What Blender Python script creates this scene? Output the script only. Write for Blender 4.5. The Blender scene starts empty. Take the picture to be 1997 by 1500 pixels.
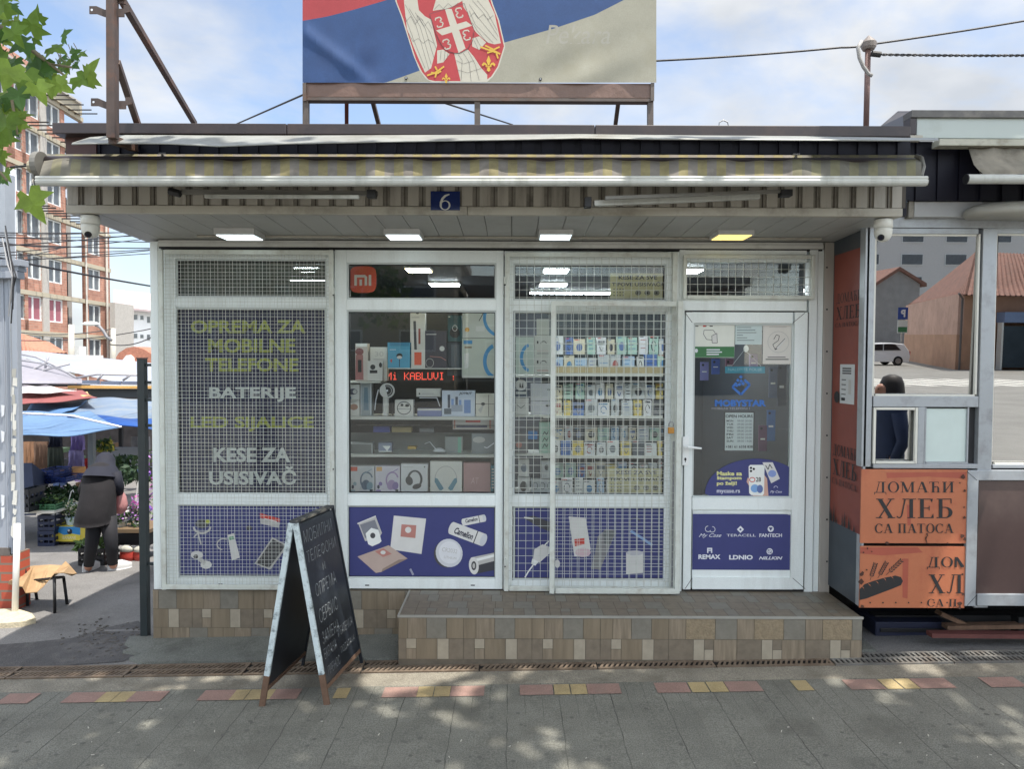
import bpy, math, random
from mathutils import Vector
random.seed(7)
C = bpy.context.scene.collection
SC = bpy.context.scene
# ---------------------------------------------------------------- camera
F_PX = 1400.0
CAMZ = 1.96
PITCH = math.atan(45/1400.0)
ROLL = 0.004
Fv = Vector((0, math.cos(PITCH), -math.sin(PITCH)))
U0 = Vector((0, math.sin(PITCH), math.cos(PITCH)))
R0 = Vector((1, 0, 0))
Rv = R0*math.cos(ROLL) + U0*math.sin(ROLL)
Uv = U0*math.cos(ROLL) - R0*math.sin(ROLL)
cam_d = bpy.data.cameras.new('camera')
cam = bpy.data.objects.new('camera', cam_d)
C.objects.link(cam)
from mathutils import Matrix
cam.matrix_world = Matrix(((Rv.x, Uv.x, -Fv.x, 0), (Rv.y, Uv.y, -Fv.y, 0), (Rv.z, Uv.z, -Fv.z, CAMZ), (0, 0, 0, 1)))
cam_d.sensor_width = 36.0
cam_d.lens = F_PX/1997.0*36.0
cam_d.clip_start = 0.05
cam_d.clip_end = 2000
SC.camera = cam
# ---------------------------------------------------------------- sky
SUN_TRAVEL = Vector((-0.30, 0.20, -1.0)).normalized()
to_sun = -SUN_TRAVEL
elev = math.asin(to_sun.z)
azim = math.atan2(to_sun.x, to_sun.y)
w = bpy.data.worlds.new('World')
SC.world = w
w.use_nodes = True
nt = w.node_tree
nt.nodes.clear()
def N(t, **k):
    n = nt.nodes.new(t)
    for a, b in k.items():
        setattr(n, a, b)
    return n
out = N('ShaderNodeOutputWorld')
bg = N('ShaderNodeBackground')
bg.inputs['Strength'].default_value = 0.15
sky = N('ShaderNodeTexSky', sky_type='NISHITA')
sky.sun_disc = False
sky.sun_elevation = elev
sky.sun_rotation = azim
sky.altitude = 200
sky.air_density = 1.0
sky.dust_density = 1.2
sky.ozone_density = 1.5
tc = N('ShaderNodeTexCoord')
mp = N('ShaderNodeMapping')
mp.inputs['Scale'].default_value = (1.0, 1.0, 1.9)
mp.inputs['Location'].default_value = (0.37, 0.1, 0.2)
n1 = N('ShaderNodeTexNoise')
n1.inputs['Scale'].default_value = 2.6
n1.inputs['Detail'].default_value = 9
n1.inputs['Roughness'].default_value = 0.55
n1.inputs['Distortion'].default_value = 0.25
cr = N('ShaderNodeValToRGB')
cr.color_ramp.elements[0].position = 0.42
cr.color_ramp.elements[0].color = (0.12, 0.12, 0.12, 1)
cr.color_ramp.elements[1].position = 0.60
cr.color_ramp.elements[1].color = (1, 1, 1, 1)
n2 = N('ShaderNodeTexNoise')
n2.inputs['Scale'].default_value = 6.0
n2.inputs['Detail'].default_value = 6
cr2 = N('ShaderNodeValToRGB')
cr2.color_ramp.elements[0].position = 0.3
cr2.color_ramp.elements[0].color = (2.6, 2.78, 3.05, 1)
cr2.color_ramp.elements[1].position = 0.65
cr2.color_ramp.elements[1].color = (3.7, 3.78, 3.88, 1)
mx = N('ShaderNodeMixRGB')
L = nt.links.new
L(tc.outputs['Generated'], mp.inputs['Vector'])
L(mp.outputs[0], n1.inputs['Vector'])
L(mp.outputs[0], n2.inputs['Vector'])
L(n1.outputs['Fac'], cr.inputs[0])
L(n2.outputs['Fac'], cr2.inputs[0])
L(cr.outputs[0], mx.inputs[0])
L(sky.outputs[0], mx.inputs[1])
L(cr2.outputs[0], mx.inputs[2])
# the unseen sky behind the camera is boosted and warmed to brighten the facade
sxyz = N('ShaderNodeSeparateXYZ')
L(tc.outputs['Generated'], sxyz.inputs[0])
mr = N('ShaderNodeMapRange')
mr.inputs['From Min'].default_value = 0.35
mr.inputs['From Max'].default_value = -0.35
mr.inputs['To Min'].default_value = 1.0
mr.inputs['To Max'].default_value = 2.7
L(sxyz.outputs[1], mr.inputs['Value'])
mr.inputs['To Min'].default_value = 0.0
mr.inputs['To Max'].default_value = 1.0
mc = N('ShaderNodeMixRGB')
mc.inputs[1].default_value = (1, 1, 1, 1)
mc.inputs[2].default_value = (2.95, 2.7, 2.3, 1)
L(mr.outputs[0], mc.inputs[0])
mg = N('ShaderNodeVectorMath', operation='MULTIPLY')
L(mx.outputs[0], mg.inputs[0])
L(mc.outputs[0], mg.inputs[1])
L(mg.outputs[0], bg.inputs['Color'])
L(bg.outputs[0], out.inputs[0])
# ---------------------------------------------------------------- sun
sd = bpy.data.lights.new('sun', 'SUN')
sd.energy = 4.4
sd.angle = math.radians(0.5)
sd.color = (1.0, 0.95, 0.87)
so = bpy.data.objects.new('sun', sd)
C.objects.link(so)
so.rotation_euler = SUN_TRAVEL.to_track_quat('-Z', 'Y').to_euler()
so.location = (0, 0, 20)
SC.view_settings.view_transform = 'Standard'
SC.view_settings.look = 'None'
SC.view_settings.gamma = 1
SC.view_settings.use_curve_mapping = False
SC.view_settings.exposure = 0.76
# ================================================================ helpers
def lin(v):
    v /= 255.0
    return v/12.92 if v <= 0.04045 else ((v+0.055)/1.055)**2.4
def c(r, g, b):
    return (lin(r), lin(g), lin(b))
def ray(px, py):
    return Fv*F_PX + Rv*(px-998.5) + Uv*(750-py)
def P(px, py, Y):
    d = ray(px, py)
    t = Y/d.y
    return Vector((d.x*t, Y, CAMZ+d.z*t))
def gz(x, y):
    return 0.021*max(-7, min(7, x)) - 0.05*max(0, min(15, y-5.3))
def G(px, py):
    d = ray(px, py)
    lo, hi = 0.5, 80.0
    for _ in range(50):
        m = (lo+hi)/2
        t = m/d.y
        if CAMZ+d.z*t > gz(d.x*t, m): lo = m
        else: hi = m
    t = lo/d.y
    return Vector((d.x*t, lo, gz(d.x*t, lo)))
def RR(x0, y0, x1, y1, Y):
    xm, ym = (x0+x1)/2, (y0+y1)/2
    return P(x0, ym, Y).x, P(x1, ym, Y).x, P(xm, y1, Y).z, P(xm, y0, Y).z
MATS = {}
def mat(name, col, rough=0.6, metal=0.0, var=0.12, scale=6.0, bump=0.0, bscale=60.0, dirt=None, dirt_amt=0.0, emit=0.0, trans=0.0, spec=0.5, dscale=2.0, streak=False, fine=0.0, fscale=150):
    """procedural material: colour modulated by noise, optional dirt of its own colour, bump."""
    if name in MATS: return MATS[name]
    m = bpy.data.materials.new(name)
    m.use_nodes = True
    t = m.node_tree
    b = t.nodes['Principled BSDF']
    b.inputs['Roughness'].default_value = rough
    b.inputs['Metallic'].default_value = metal
    b.inputs['Specular IOR Level'].default_value = spec
    tcn = t.nodes.new('ShaderNodeTexCoord')
    no = t.nodes.new('ShaderNodeTexNoise')
    no.inputs['Scale'].default_value = scale
    no.inputs['Detail'].default_value = 6
    no.inputs['Roughness'].default_value = 0.6
    t.links.new(tcn.outputs['Object'], no.inputs['Vector'])
    if streak:
        mpn = t.nodes.new('ShaderNodeMapping')
        mpn.inputs['Scale'].default_value = (1, 1, 0.12)
        t.links.new(tcn.outputs['Object'], mpn.inputs['Vector'])
        t.links.new(mpn.outputs[0], no.inputs['Vector'])
    r = t.nodes.new('ShaderNodeValToRGB')
    r.color_ramp.elements[0].position = 0.3
    r.color_ramp.elements[1].position = 0.7
    lo = tuple(max(0, x*(1-var)) for x in col)+(1,)
    hi = tuple(min(1, x*(1+var)) for x in col)+(1,)
    r.color_ramp.elements[0].color = lo
    r.color_ramp.elements[1].color = hi
    t.links.new(no.outputs['Fac'], r.inputs[0])
    src = r.outputs[0]
    if fine:
        fn = t.nodes.new('ShaderNodeTexNoise')
        fn.inputs['Scale'].default_value = fscale
        fn.inputs['Detail'].default_value = 3
        t.links.new(tcn.outputs['Object'], fn.inputs['Vector'])
        fr = t.nodes.new('ShaderNodeValToRGB')
        fr.color_ramp.elements[0].position = 0.38
        fr.color_ramp.elements[1].position = 0.62
        fr.color_ramp.elements[0].color = (1-fine, 1-fine, 1-fine, 1)
        fr.color_ramp.elements[1].color = (1, 1, 1, 1)
        t.links.new(fn.outputs['Fac'], fr.inputs[0])
        mm = t.nodes.new('ShaderNodeMixRGB'); mm.blend_type = 'MULTIPLY'; mm.inputs[0].default_value = 1
        t.links.new(src, mm.inputs[1]); t.links.new(fr.outputs[0], mm.inputs[2])
        src = mm.outputs[0]
    if dirt is not None:
        n2 = t.nodes.new('ShaderNodeTexNoise')
        n2.inputs['Scale'].default_value = dscale
        n2.inputs['Detail'].default_value = 8
        n2.inputs['Roughness'].default_value = 0.7
        t.links.new((mpn.outputs[0] if streak else tcn.outputs['Object']), n2.inputs['Vector'])
        r2 = t.nodes.new('ShaderNodeValToRGB')
        r2.color_ramp.elements[0].position = 0.5
        r2.color_ramp.elements[1].position = 0.72
        r2.color_ramp.elements[0].color = (0, 0, 0, 1)
        r2.color_ramp.elements[1].color = (dirt_amt,)*3+(1,)
        t.links.new(n2.outputs['Fac'], r2.inputs[0])
        mxn = t.nodes.new('ShaderNodeMixRGB')
        mxn.inputs[2].default_value = tuple(dirt)+(1,)
        t.links.new(r2.outputs[0], mxn.inputs[0])
        t.links.new(src, mxn.inputs[1])
        src = mxn.outputs[0]
    t.links.new(src, b.inputs['Base Color'])
    if bump:
        n3 = t.nodes.new('ShaderNodeTexNoise')
        n3.inputs['Scale'].default_value = bscale
        n3.inputs['Detail'].default_value = 4
        t.links.new(tcn.outputs['Object'], n3.inputs['Vector'])
        bp = t.nodes.new('ShaderNodeBump')
        bp.inputs['Strength'].default_value = bump
        bp.inputs['Distance'].default_value = 0.01
        t.links.new(n3.outputs['Fac'], bp.inputs['Height'])
        t.links.new(bp.outputs[0], b.inputs['Normal'])
    if emit:
        b.inputs['Emission Color'].default_value = tuple(col)+(1,)
        b.inputs['Emission Strength'].default_value = emit
    if trans:
        o = t.nodes['Material Output']
        tr = t.nodes.new('ShaderNodeBsdfTranslucent')
        t.links.new(src, tr.inputs['Color'])
        ms = t.nodes.new('ShaderNodeMixShader')
        ms.inputs[0].default_value = trans
        t.links.new(b.outputs[0], ms.inputs[1])
        t.links.new(tr.outputs[0], ms.inputs[2])
        t.links.new(ms.outputs[0], o.inputs['Surface'])
    MATS[name] = m
    return m
def ink(r, g, b, rough=0.55):
    """printed colour, one material per colour"""
    return mat('print_%d_%d_%d' % (r, g, b), c(r, g, b), rough, var=0.05, scale=9)
def glass(name, tint=(0.85, 0.9, 0.9), ior=1.5, boost=1.0, rough=0.0, thru=1.0):
    if name in MATS: return MATS[name]
    m = bpy.data.materials.new(name)
    m.use_nodes = True
    t = m.node_tree
    t.nodes.remove(t.nodes['Principled BSDF'])
    o = t.nodes['Material Output']
    tr = t.nodes.new('ShaderNodeBsdfTransparent')
    tr.inputs[0].default_value = tuple(tint)+(1,)
    gl = t.nodes.new('ShaderNodeBsdfGlossy')
    gl.inputs['Roughness'].default_value = rough
    fr = t.nodes.new('ShaderNodeFresnel')
    fr.inputs[0].default_value = ior
    ml = t.nodes.new('ShaderNodeMath'); ml.operation = 'MULTIPLY'; ml.use_clamp = True
    ml.inputs[1].default_value = boost
    t.links.new(fr.outputs[0], ml.inputs[0])
    ms = t.nodes.new('ShaderNodeMixShader')
    t.links.new(ml.outputs[0], ms.inputs[0])
    t.links.new(tr.outputs[0], ms.inputs[1])
    t.links.new(gl.outputs[0], ms.inputs[2])
    t.links.new(ms.outputs[0], o.inputs['Surface'])
    MATS[name] = m
    return m
WL = {}
def T(o, label, cat, group=None, kind=None):
    if label: o['label'] = label
    if cat: o['category'] = cat
    if group: o['group'] = group
    if kind: o['kind'] = kind
    return o
def thing(name, loc, label, cat, group=None):
    o = bpy.data.objects.new(name, None)
    o.empty_display_size = 0.1
    C.objects.link(o)
    o.location = loc
    WL[o.name] = Vector(loc)
    return T(o, label, cat, group)
class MB:
    def __init__(s):
        s.v = []; s.f = []; s.m = []; s.mats = []; s.k = 0
    def mi(s, m):
        if m not in s.mats: s.mats.append(m)
        return s.mats.index(m)
    def face(s, pts, m):
        n = len(s.v)
        s.v += [tuple(p) for p in pts]
        s.f.append(tuple(range(n, n+len(pts))))
        s.m.append(s.mi(m))
    def mesh(s, vs, fs, m):
        n = len(s.v)
        s.v += [tuple(p) for p in vs]
        k = s.mi(m)
        for f in fs:
            s.f.append(tuple(i+n for i in f)); s.m.append(k)
    def box(s, x0, x1, y0, y1, z0, z1, m, sk=None):
        if x0 > x1: x0, x1 = x1, x0
        if y0 > y1: y0, y1 = y1, y0
        if z0 > z1: z0, z1 = z1, z0
        vs = [(x0,y0,z0),(x1,y0,z0),(x1,y1,z0),(x0,y1,z0),(x0,y0,z1),(x1,y0,z1),(x1,y1,z1),(x0,y1,z1)]
        s.mesh(vs, [(0,3,2,1),(4,5,6,7),(0,1,5,4),(1,2,6,5),(2,3,7,6),(3,0,4,7)], m)
    def hexa(s, vs, m):
        s.mesh(vs, [(0,3,2,1),(4,5,6,7),(0,1,5,4),(1,2,6,5),(2,3,7,6),(3,0,4,7)], m)
    def beam(s, a, b, wx, wy, m, up=(0, 0, 1)):
        """rectangular bar from a to b"""
        a = Vector(a); b = Vector(b)
        d = (b-a).normalized()
        u = Vector(up)
        if abs(d.dot(u)) > 0.98: u = Vector((0, 1, 0))
        x = d.cross(u).normalized()*wx/2
        y = x.normalized().cross(d).normalized()*wy/2
        vs = [a-x-y, a+x-y, a+x+y, a-x+y, b-x-y, b+x-y, b+x+y, b-x+y]
        s.hexa(vs, m)
    def tube(s, pts, r, m, n=8, cap=True):
        pts = [Vector(p) for p in pts]
        if not isinstance(r, (list, tuple)): r = [r]*len(pts)
        base = len(s.v)
        k = s.mi(m)
        prev = None
        for i, p in enumerate(pts):
            if i == 0: d = pts[1]-p
            elif i == len(pts)-1: d = p-pts[i-1]
            else: d = pts[i+1]-pts[i-1]
            d.normalize()
            if prev is None:
                u = Vector((0, 0, 1)) if abs(d.z) < 0.9 else Vector((1, 0, 0))
                x = d.cross(u).normalized()
            else:
                x = (prev - d*prev.dot(d)).normalized()
            prev = x
            y = d.cross(x)
            for j in range(n):
                a = 2*math.pi*j/n
                s.v.append(tuple(p + x*math.cos(a)*r[i] + y*math.sin(a)*r[i]))
        for i in range(len(pts)-1):
            for j in range(n):
                a = base+i*n+j; b = base+i*n+(j+1) % n
                s.f.append((a, b, b+n, a+n)); s.m.append(k)
        if cap:
            s.f.append(tuple(base+j for j in reversed(range(n)))); s.m.append(k)
            e = base+(len(pts)-1)*n
            s.f.append(tuple(e+j for j in range(n))); s.m.append(k)
    def lathe(s, prof, cx, cy, cz, m, n=16, ax=1.0, ay=1.0):
        base = len(s.v); k = s.mi(m)
        for r, z in prof:
            for j in range(n):
                a = 2*math.pi*j/n
                s.v.append((cx+r*ax*math.cos(a), cy+r*ay*math.sin(a), cz+z))
        for i in range(len(prof)-1):
            for j in range(n):
                a = base+i*n+j; b = base+i*n+(j+1) % n
                s.f.append((a, b, b+n, a+n)); s.m.append(k)
        s.f.append(tuple(base+j for j in reversed(range(n)))); s.m.append(k)
        e = base+(len(prof)-1)*n
        s.f.append(tuple(e+j for j in range(n))); s.m.append(k)
    def prism(s, pts, off, m):
        """closed outline pts (3D), extruded by vector off"""
        off = Vector(off)
        n = len(pts)
        a = [Vector(p) for p in pts]; b = [p+off for p in a]
        s.mesh(a+b, [tuple(range(n)), tuple(reversed(range(n, 2*n)))]+[(i, i+n, (i+1) % n+n, (i+1) % n) for i in range(n)], m)
    # flat printing: everything given in photo pixels on the plane y = Y, or through map fn
    def mp(s, fn, u, v):
        return fn(u, v, s.k)
    def dpoly(s, pts, m, fn):
        s.k += 1
        s.face([fn(u, v, s.k) for u, v in pts], m)
    def drect(s, x0, y0, x1, y1, m, fn):
        s.dpoly([(x0, y0), (x0, y1), (x1, y1), (x1, y0)], m, fn)
    def dell(s, cx, cy, rx, ry, m, fn, n=24, a0=0, rot=0):
        ca, sa = math.cos(rot), math.sin(rot)
        pts = []
        for i in range(n):
            a = 2*math.pi*i/n
            x, y = rx*math.cos(a), ry*math.sin(a)
            pts.append((cx+x*ca-y*sa, cy+x*sa+y*ca))
        s.dpoly(pts, m, fn)
    def dring(s, cx, cy, rx, ry, tx, ty, m, fn, a0=0, a1=360, n=28):
        s.k += 1
        o = []; i_ = []
        for i in range(n+1):
            a = math.radians(a0+(a1-a0)*i/n)
            o.append((cx+rx*math.cos(a), cy-ry*math.sin(a)))
            i_.append((cx+(rx-tx)*math.cos(a), cy-(ry-ty)*math.sin(a)))
        vs = [fn(u, v, s.k) for u, v in o+i_]
        s.mesh(vs, [(i, i+1, i+n+2, i+n+1) for i in range(n)], m)
    def dline(s, pts, wd, m, fn):
        s.k += 1
        for (x0, y0), (x1, y1) in zip(pts[:-1], pts[1:]):
            dx, dy = x1-x0, y1-y0
            l = math.hypot(dx, dy) or 1
            nx, ny = -dy/l*wd/2, dx/l*wd/2
            s.face([fn(x0+nx, y0+ny, s.k), fn(x1+nx, y1+ny, s.k), fn(x1-nx, y1-ny, s.k), fn(x0-nx, y0-ny, s.k)], m)
    def dtext(s, txt, x0, y0, x1, y1, m, fn, bold=0.0, shear=0.0, ang=0.0, mirror=False):
        vs, fs = textmesh(txt, bold, shear)
        s.k += 1
        ca, sa = math.cos(ang), math.sin(ang)
        cx, cy = (x0+x1)/2, (y0+y1)/2
        pts = []
        for u, v in vs:
            if mirror: u = 1-u
            x = (x0+(x1-x0)*u)-cx; y = (y1+(y0-y1)*v)-cy
            pts.append(fn(cx+x*ca-y*sa, cy+x*sa+y*ca, s.k))
        s.mesh(pts, fs, m)
    def dserif(s, txt, x0, y0, x1, y1, m, fn):
        """x0..x1 width, y0 top y1 base line (v down)"""
        ws = [GW.get(ch, 0.4) for ch in txt]
        tot = sum(ws)
        cur = 0
        for ch, wd in zip(txt, ws):
            for kind, a in GLYPH.get(ch, []):
                if kind == 'p':
                    pts = [((cur+x)/tot*(x1-x0)+x0, y1+(y0-y1)*y) for x, y in a]
                    s.dpoly(pts, m, fn)
                else:
                    cx, cy, rx, ry, tx, ty, a0, a1 = a
                    sx = (x1-x0)/tot; sy = (y1-y0)
                    s.dring(x0+(cur+cx)*sx, y1-cy*sy, rx*sx, ry*sy, tx*sx, ty*sy, m, fn, a0, a1)
            cur += wd
    def build(s, name, parent=None, smooth=False, bevel=0, origin=None, label=None):
        if not s.v: return None
        xs = [p[0] for p in s.v]; ys = [p[1] for p in s.v]; zs = [p[2] for p in s.v]
        o0 = Vector(origin) if origin is not None else Vector(((min(xs)+max(xs))/2, (min(ys)+max(ys))/2, min(zs)))
        me = bpy.data.meshes.new(name)
        me.from_pydata([(p[0]-o0.x, p[1]-o0.y, p[2]-o0.z) for p in s.v], [], s.f)
        for m in s.mats: me.materials.append(m)
        for p, k in zip(me.polygons, s.m):
            p.material_index = k
            p.use_smooth = smooth
        me.update()
        o = bpy.data.objects.new(name, me)
        C.objects.link(o)
        WL[o.name] = o0
        if parent is not None:
            o.parent = parent
            o.location = o0 - WL[parent.name]
        else:
            o.location = o0
        if bevel:
            bv = o.modifiers.new('bevel', 'BEVEL')
            bv.width = bevel; bv.segments = 2; bv.limit_method = 'ANGLE'
        if label: o['label'] = label
        return o
TC = {}
def textmesh(txt, bold=0.0, shear=0.0):
    key = (txt, bold, shear)
    if key in TC: return TC[key]
    cu = bpy.data.curves.new('t', 'FONT')
    cu.body = txt
    cu.offset = bold
    cu.shear = shear
    cu.resolution_u = 3
    ob = bpy.data.objects.new('t', cu)
    C.objects.link(ob)
    dg = bpy.context.evaluated_depsgraph_get()
    me = bpy.data.meshes.new_from_object(ob.evaluated_get(dg))
    vs = [(v.co.x, v.co.y) for v in me.vertices]
    fs = [tuple(p.vertices) for p in me.polygons]
    bpy.data.objects.remove(ob); bpy.data.curves.remove(cu); bpy.data.meshes.remove(me)
    if not vs: vs = [(0, 0), (1, 1)]
    x0 = min(v[0] for v in vs); x1 = max(v[0] for v in vs)
    y0 = min(v[1] for v in vs); y1 = max(v[1] for v in vs)
    vs = [((x-x0)/(x1-x0+1e-9), (y-y0)/(y1-y0+1e-9)) for x, y in vs]
    TC[key] = (vs, fs)
    return TC[key]
def plane(Y, front=0.0008, step=0.00005):
    return lambda u, v, k: P(u, v, Y-front-step*k)
def skin(name, J, E, m, parent=None, sub=2, origin=None):
    """one continuous surface grown round joints J = {key: (x, y, z, radius)}"""
    keys = list(J)
    me = bpy.data.meshes.new(name)
    o0 = Vector(origin) if origin is not None else Vector((J[keys[0]][0], J[keys[0]][1], min(j[2]-j[3] for j in J.values())))
    me.from_pydata([tuple(Vector(J[k][:3])-o0) for k in keys], [(keys.index(a), keys.index(b)) for a, b in E], [])
    o = bpy.data.objects.new(name, me)
    C.objects.link(o)
    sk = o.modifiers.new('skin', 'SKIN')
    sk.use_smooth_shade = True
    sl = me.skin_vertices[0].data if me.skin_vertices else None
    if sl is None:
        bpy.context.view_layer.update()
        me.skin_vertices.new() if hasattr(me.skin_vertices, 'new') else None
        sl = me.skin_vertices[0].data
    for i, k in enumerate(keys):
        sl[i].radius = (J[k][3], J[k][3])
        sl[i].use_root = (i == 0)
    ss = o.modifiers.new('sub', 'SUBSURF'); ss.levels = sub; ss.render_levels = sub
    dg = bpy.context.evaluated_depsgraph_get()
    me2 = bpy.data.meshes.new_from_object(o.evaluated_get(dg))
    o.modifiers.clear()
    o.data = me2
    me2.materials.clear(); me2.materials.append(m)
    for p in me2.polygons: p.use_smooth = True; p.material_index = 0
    WL[o.name] = o0
    if parent is not None:
        o.parent = parent; o.location = o0-WL[parent.name]
    else: o.location = o0
    return o
def dup(root, loc, label=None):
    r = root.copy(); C.objects.link(r); r.location = loc
    if label: r['label'] = label
    for ch in list(root.children):
        k = ch.copy(); C.objects.link(k); k.parent = r
        for g in list(ch.children):
            h = g.copy(); C.objects.link(h); h.parent = k
    return r
# ------------------------------------------------ hand cut serif capitals
def _st(x0, y0, x1, y1, w):      # slanted stroke of horizontal width w
    return ('p', [(x0-w/2, y0), (x1-w/2, y1), (x1+w/2, y1), (x0+w/2, y0)])
def _r(x0, y0, x1, y1): return ('p', [(x0, y0), (x1, y0), (x1, y1), (x0, y1)])
def _sf(x, y, w=0.15):
    return _r(x-w, y, x+w, y+0.045)
TK = 0.155; TN = 0.05
GLYPH = {
 'Е': [_r(.12, 0, .12+TK, 1), _r(.02, .955, .66, 1), _r(.02, 0, .7, .045), _r(.27, .49, .52, .535), ('p', [(.62, .78), (.66, 1), (.56, .96)]), ('p', [(.68, .25), (.7, 0), (.58, .04)]), _r(.49, .4, .525, .63)],
 'Х': [_st(.16, 1, .66, 0, .19), _st(.68, 1, .14, 0, .06), _sf(.17, .955, .16), _sf(.66, .955, .14), _sf(.14, 0, .14), _sf(.67, 0, .16)],
 'Л': [_st(.36, 1, .2, .1, .06), _r(.54, 0, .54+TK, 1), _r(.24, .955, .82, 1), _sf(.62, 0, .17), ('ring', (.1, .1, .11, .1, .06, .05, 180, 360))],
 'Д': [_st(.36, 1, .16, 0, .06), _r(.54, 0, .54+TK, 1), _r(.24, .955, .8, 1), _r(.0, -.02, .84, .045), _r(.0, -.2, .045, -.02), _r(.8, -.2, .845, -.02)],
 'О': [('ring', (.42, .5, .4, .52, .15, .05, 0, 360))],
 'С': [('ring', (.42, .5, .4, .52, .15, .05, 40, 320)), _r(.68, .66, .72, .98), _r(.7, .13, .73, .3)],
 'М': [_r(.12, 0, .17, 1), _st(.16, 1, .5, .04, .18), _st(.52, .04, .82, 1, .05), _r(.78, 0, .78+TK, 1), _sf(.14, 0, .13), _sf(.86, 0, .16), _r(0, .955, .2, 1), _r(.8, .955, 1.02, 1)],
 'А': [_st(.4, 1, .12, 0, .05), _st(.42, 1, .72, 0, .18), _r(.2, .3, .6, .345), _sf(.12, 0, .13), _sf(.72, 0, .17)],
 'Ћ': [_r(.2, 0, .2+TK, 1), _r(0, .955, .66, 1), _r(0, .82, .035, .96), _r(.625, .82, .66, .96), _sf(.28, 0, .16), ('ring', (.5, .36, .2, .24, .13, .06, 0, 150)), _r(.57, 0, .7, .38), _sf(.63, 0, .15)],
 'И': [_r(.12, 0, .12+TK, 1), _r(.62, 0, .62+TK, 1), _st(.24, .12, .66, .9, .07), _sf(.2, 0, .17), _sf(.7, 0, .17), _sf(.2, .955, .17), _sf(.7, .955, .17)],
 'Б': [_r(.12, 0, .12+TK, 1), _r(.02, .955, .66, 1), _r(.62, .75, .66, .96), _r(.02, 0, .4, .045), _r(.25, .53, .42, .575), ('ring', (.4, .288, .3, .288, .16, .045, -90, 90))],
 'П': [_r(.12, 0, .12+TK, 1), _r(.58, 0, .58+TK, 1), _r(.02, .955, .84, 1), _sf(.2, 0, .17), _sf(.66, 0, .17)],
 'Т': [_r(.3, 0, .3+TK, 1), _r(0, .955, .76, 1), _r(0, .78, .035, .96), _r(.725, .78, .76, .96), _sf(.38, 0, .17)],
}
GW = {'Е': .8, 'Х': .9, 'Л': .88, 'Д': .93, 'О': .9, 'С': .86, 'М': 1.1, 'А': .93, 'Ћ': .88, 'И': .98, 'Б': .84, 'П': .93, 'Т': .84, ' ': .4}
# ================================================================ materials
PVC = mat('white_pvc', c(226, 232, 230), 0.35, var=0.04, scale=3, dirt=c(140, 134, 118), dirt_amt=0.22, dscale=5, streak=True, fine=0.05)
PVCB = mat('pvc_bead_grey', c(190, 196, 194), 0.4, var=0.05, scale=3)
GRILLE = mat('grille_white_paint', c(196, 200, 192), 0.45, var=0.07, scale=8, dirt=c(120, 95, 70), dirt_amt=0.4, dscale=9)
SEAL = mat('black_rubber', c(28, 28, 30), 0.6)
JAMB = mat('jamb_beige', c(160, 154, 146), 0.55, var=0.07, scale=2, dirt=c(90, 80, 70), dirt_amt=0.4, dscale=3, streak=True)
RIB = mat('beige_ribbed_panel', c(158, 153, 143), 0.5, var=0.08, scale=5, dirt=c(70, 62, 50), dirt_amt=0.75, dscale=4, streak=True)
RIBG = mat('panel_groove', c(134, 129, 119), 0.6, var=0.12, scale=8, dirt=c(40, 36, 30), dirt_amt=0.6, dscale=6)
TRIM = mat('fascia_trim', c(165, 160, 148), 0.5, var=0.08, scale=3, dirt=c(85, 78, 65), dirt_amt=0.7, dscale=2.5)
SOFF = mat('soffit_board', c(158, 158, 154), 0.5, var=0.05, scale=2, dirt=c(110, 104, 95), dirt_amt=0.4, dscale=1.5)
DARKM = mat('dark_brown_metal', c(50, 42, 44), 0.45, metal=0.0, var=0.15, scale=5, dirt=c(85, 65, 50), dirt_amt=0.3, dscale=5)
NAVYM = mat('navy_corrugated', c(18, 18, 30), 0.55, spec=0.25, var=0.12, scale=3)
SHEET = mat('galvanised_sheet', c(142, 144, 140), 0.5, metal=0.2, var=0.16, scale=4, dirt=c(110, 105, 95), dirt_amt=0.7, dscale=3)
ALU = mat('aluminium_white', c(176, 177, 171), 0.4, metal=0.1, var=0.06, scale=3, dirt=c(110, 108, 98), dirt_amt=0.6, dscale=7, streak=True)
ALUG = mat('kiosk_aluminium', c(160, 164, 168), 0.4, metal=0.3, var=0.07, scale=3, dirt=c(95, 92, 88), dirt_amt=0.5, dscale=6)
ASPH = mat('asphalt', c(124, 122, 120), 0.9, var=0.14, scale=1.3, bump=0.5, bscale=120, dirt=c(66, 64, 62), dirt_amt=0.7, dscale=1.2, fine=0.35, fscale=130)
CONC = mat('concrete_apron', c(112, 114, 108), 0.9, var=0.18, scale=3, bump=0.5, bscale=50, dirt=c(56, 55, 50), dirt_amt=0.8, dscale=2.2, fine=0.35, fscale=140)
CONCL = mat('concrete_strip', c(140, 134, 121), 0.9, var=0.18, scale=5, bump=0.4, bscale=80, dirt=c(95, 88, 76), dirt_amt=0.8, dscale=4, fine=0.38, fscale=140)
CLR = glass('shop_glass', (0.97, 0.99, 0.985), 1.5, 1.0)
KGL = glass('kiosk_tinted_glass', (0.34, 0.36, 0.38), 1.6, 11.0)

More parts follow.
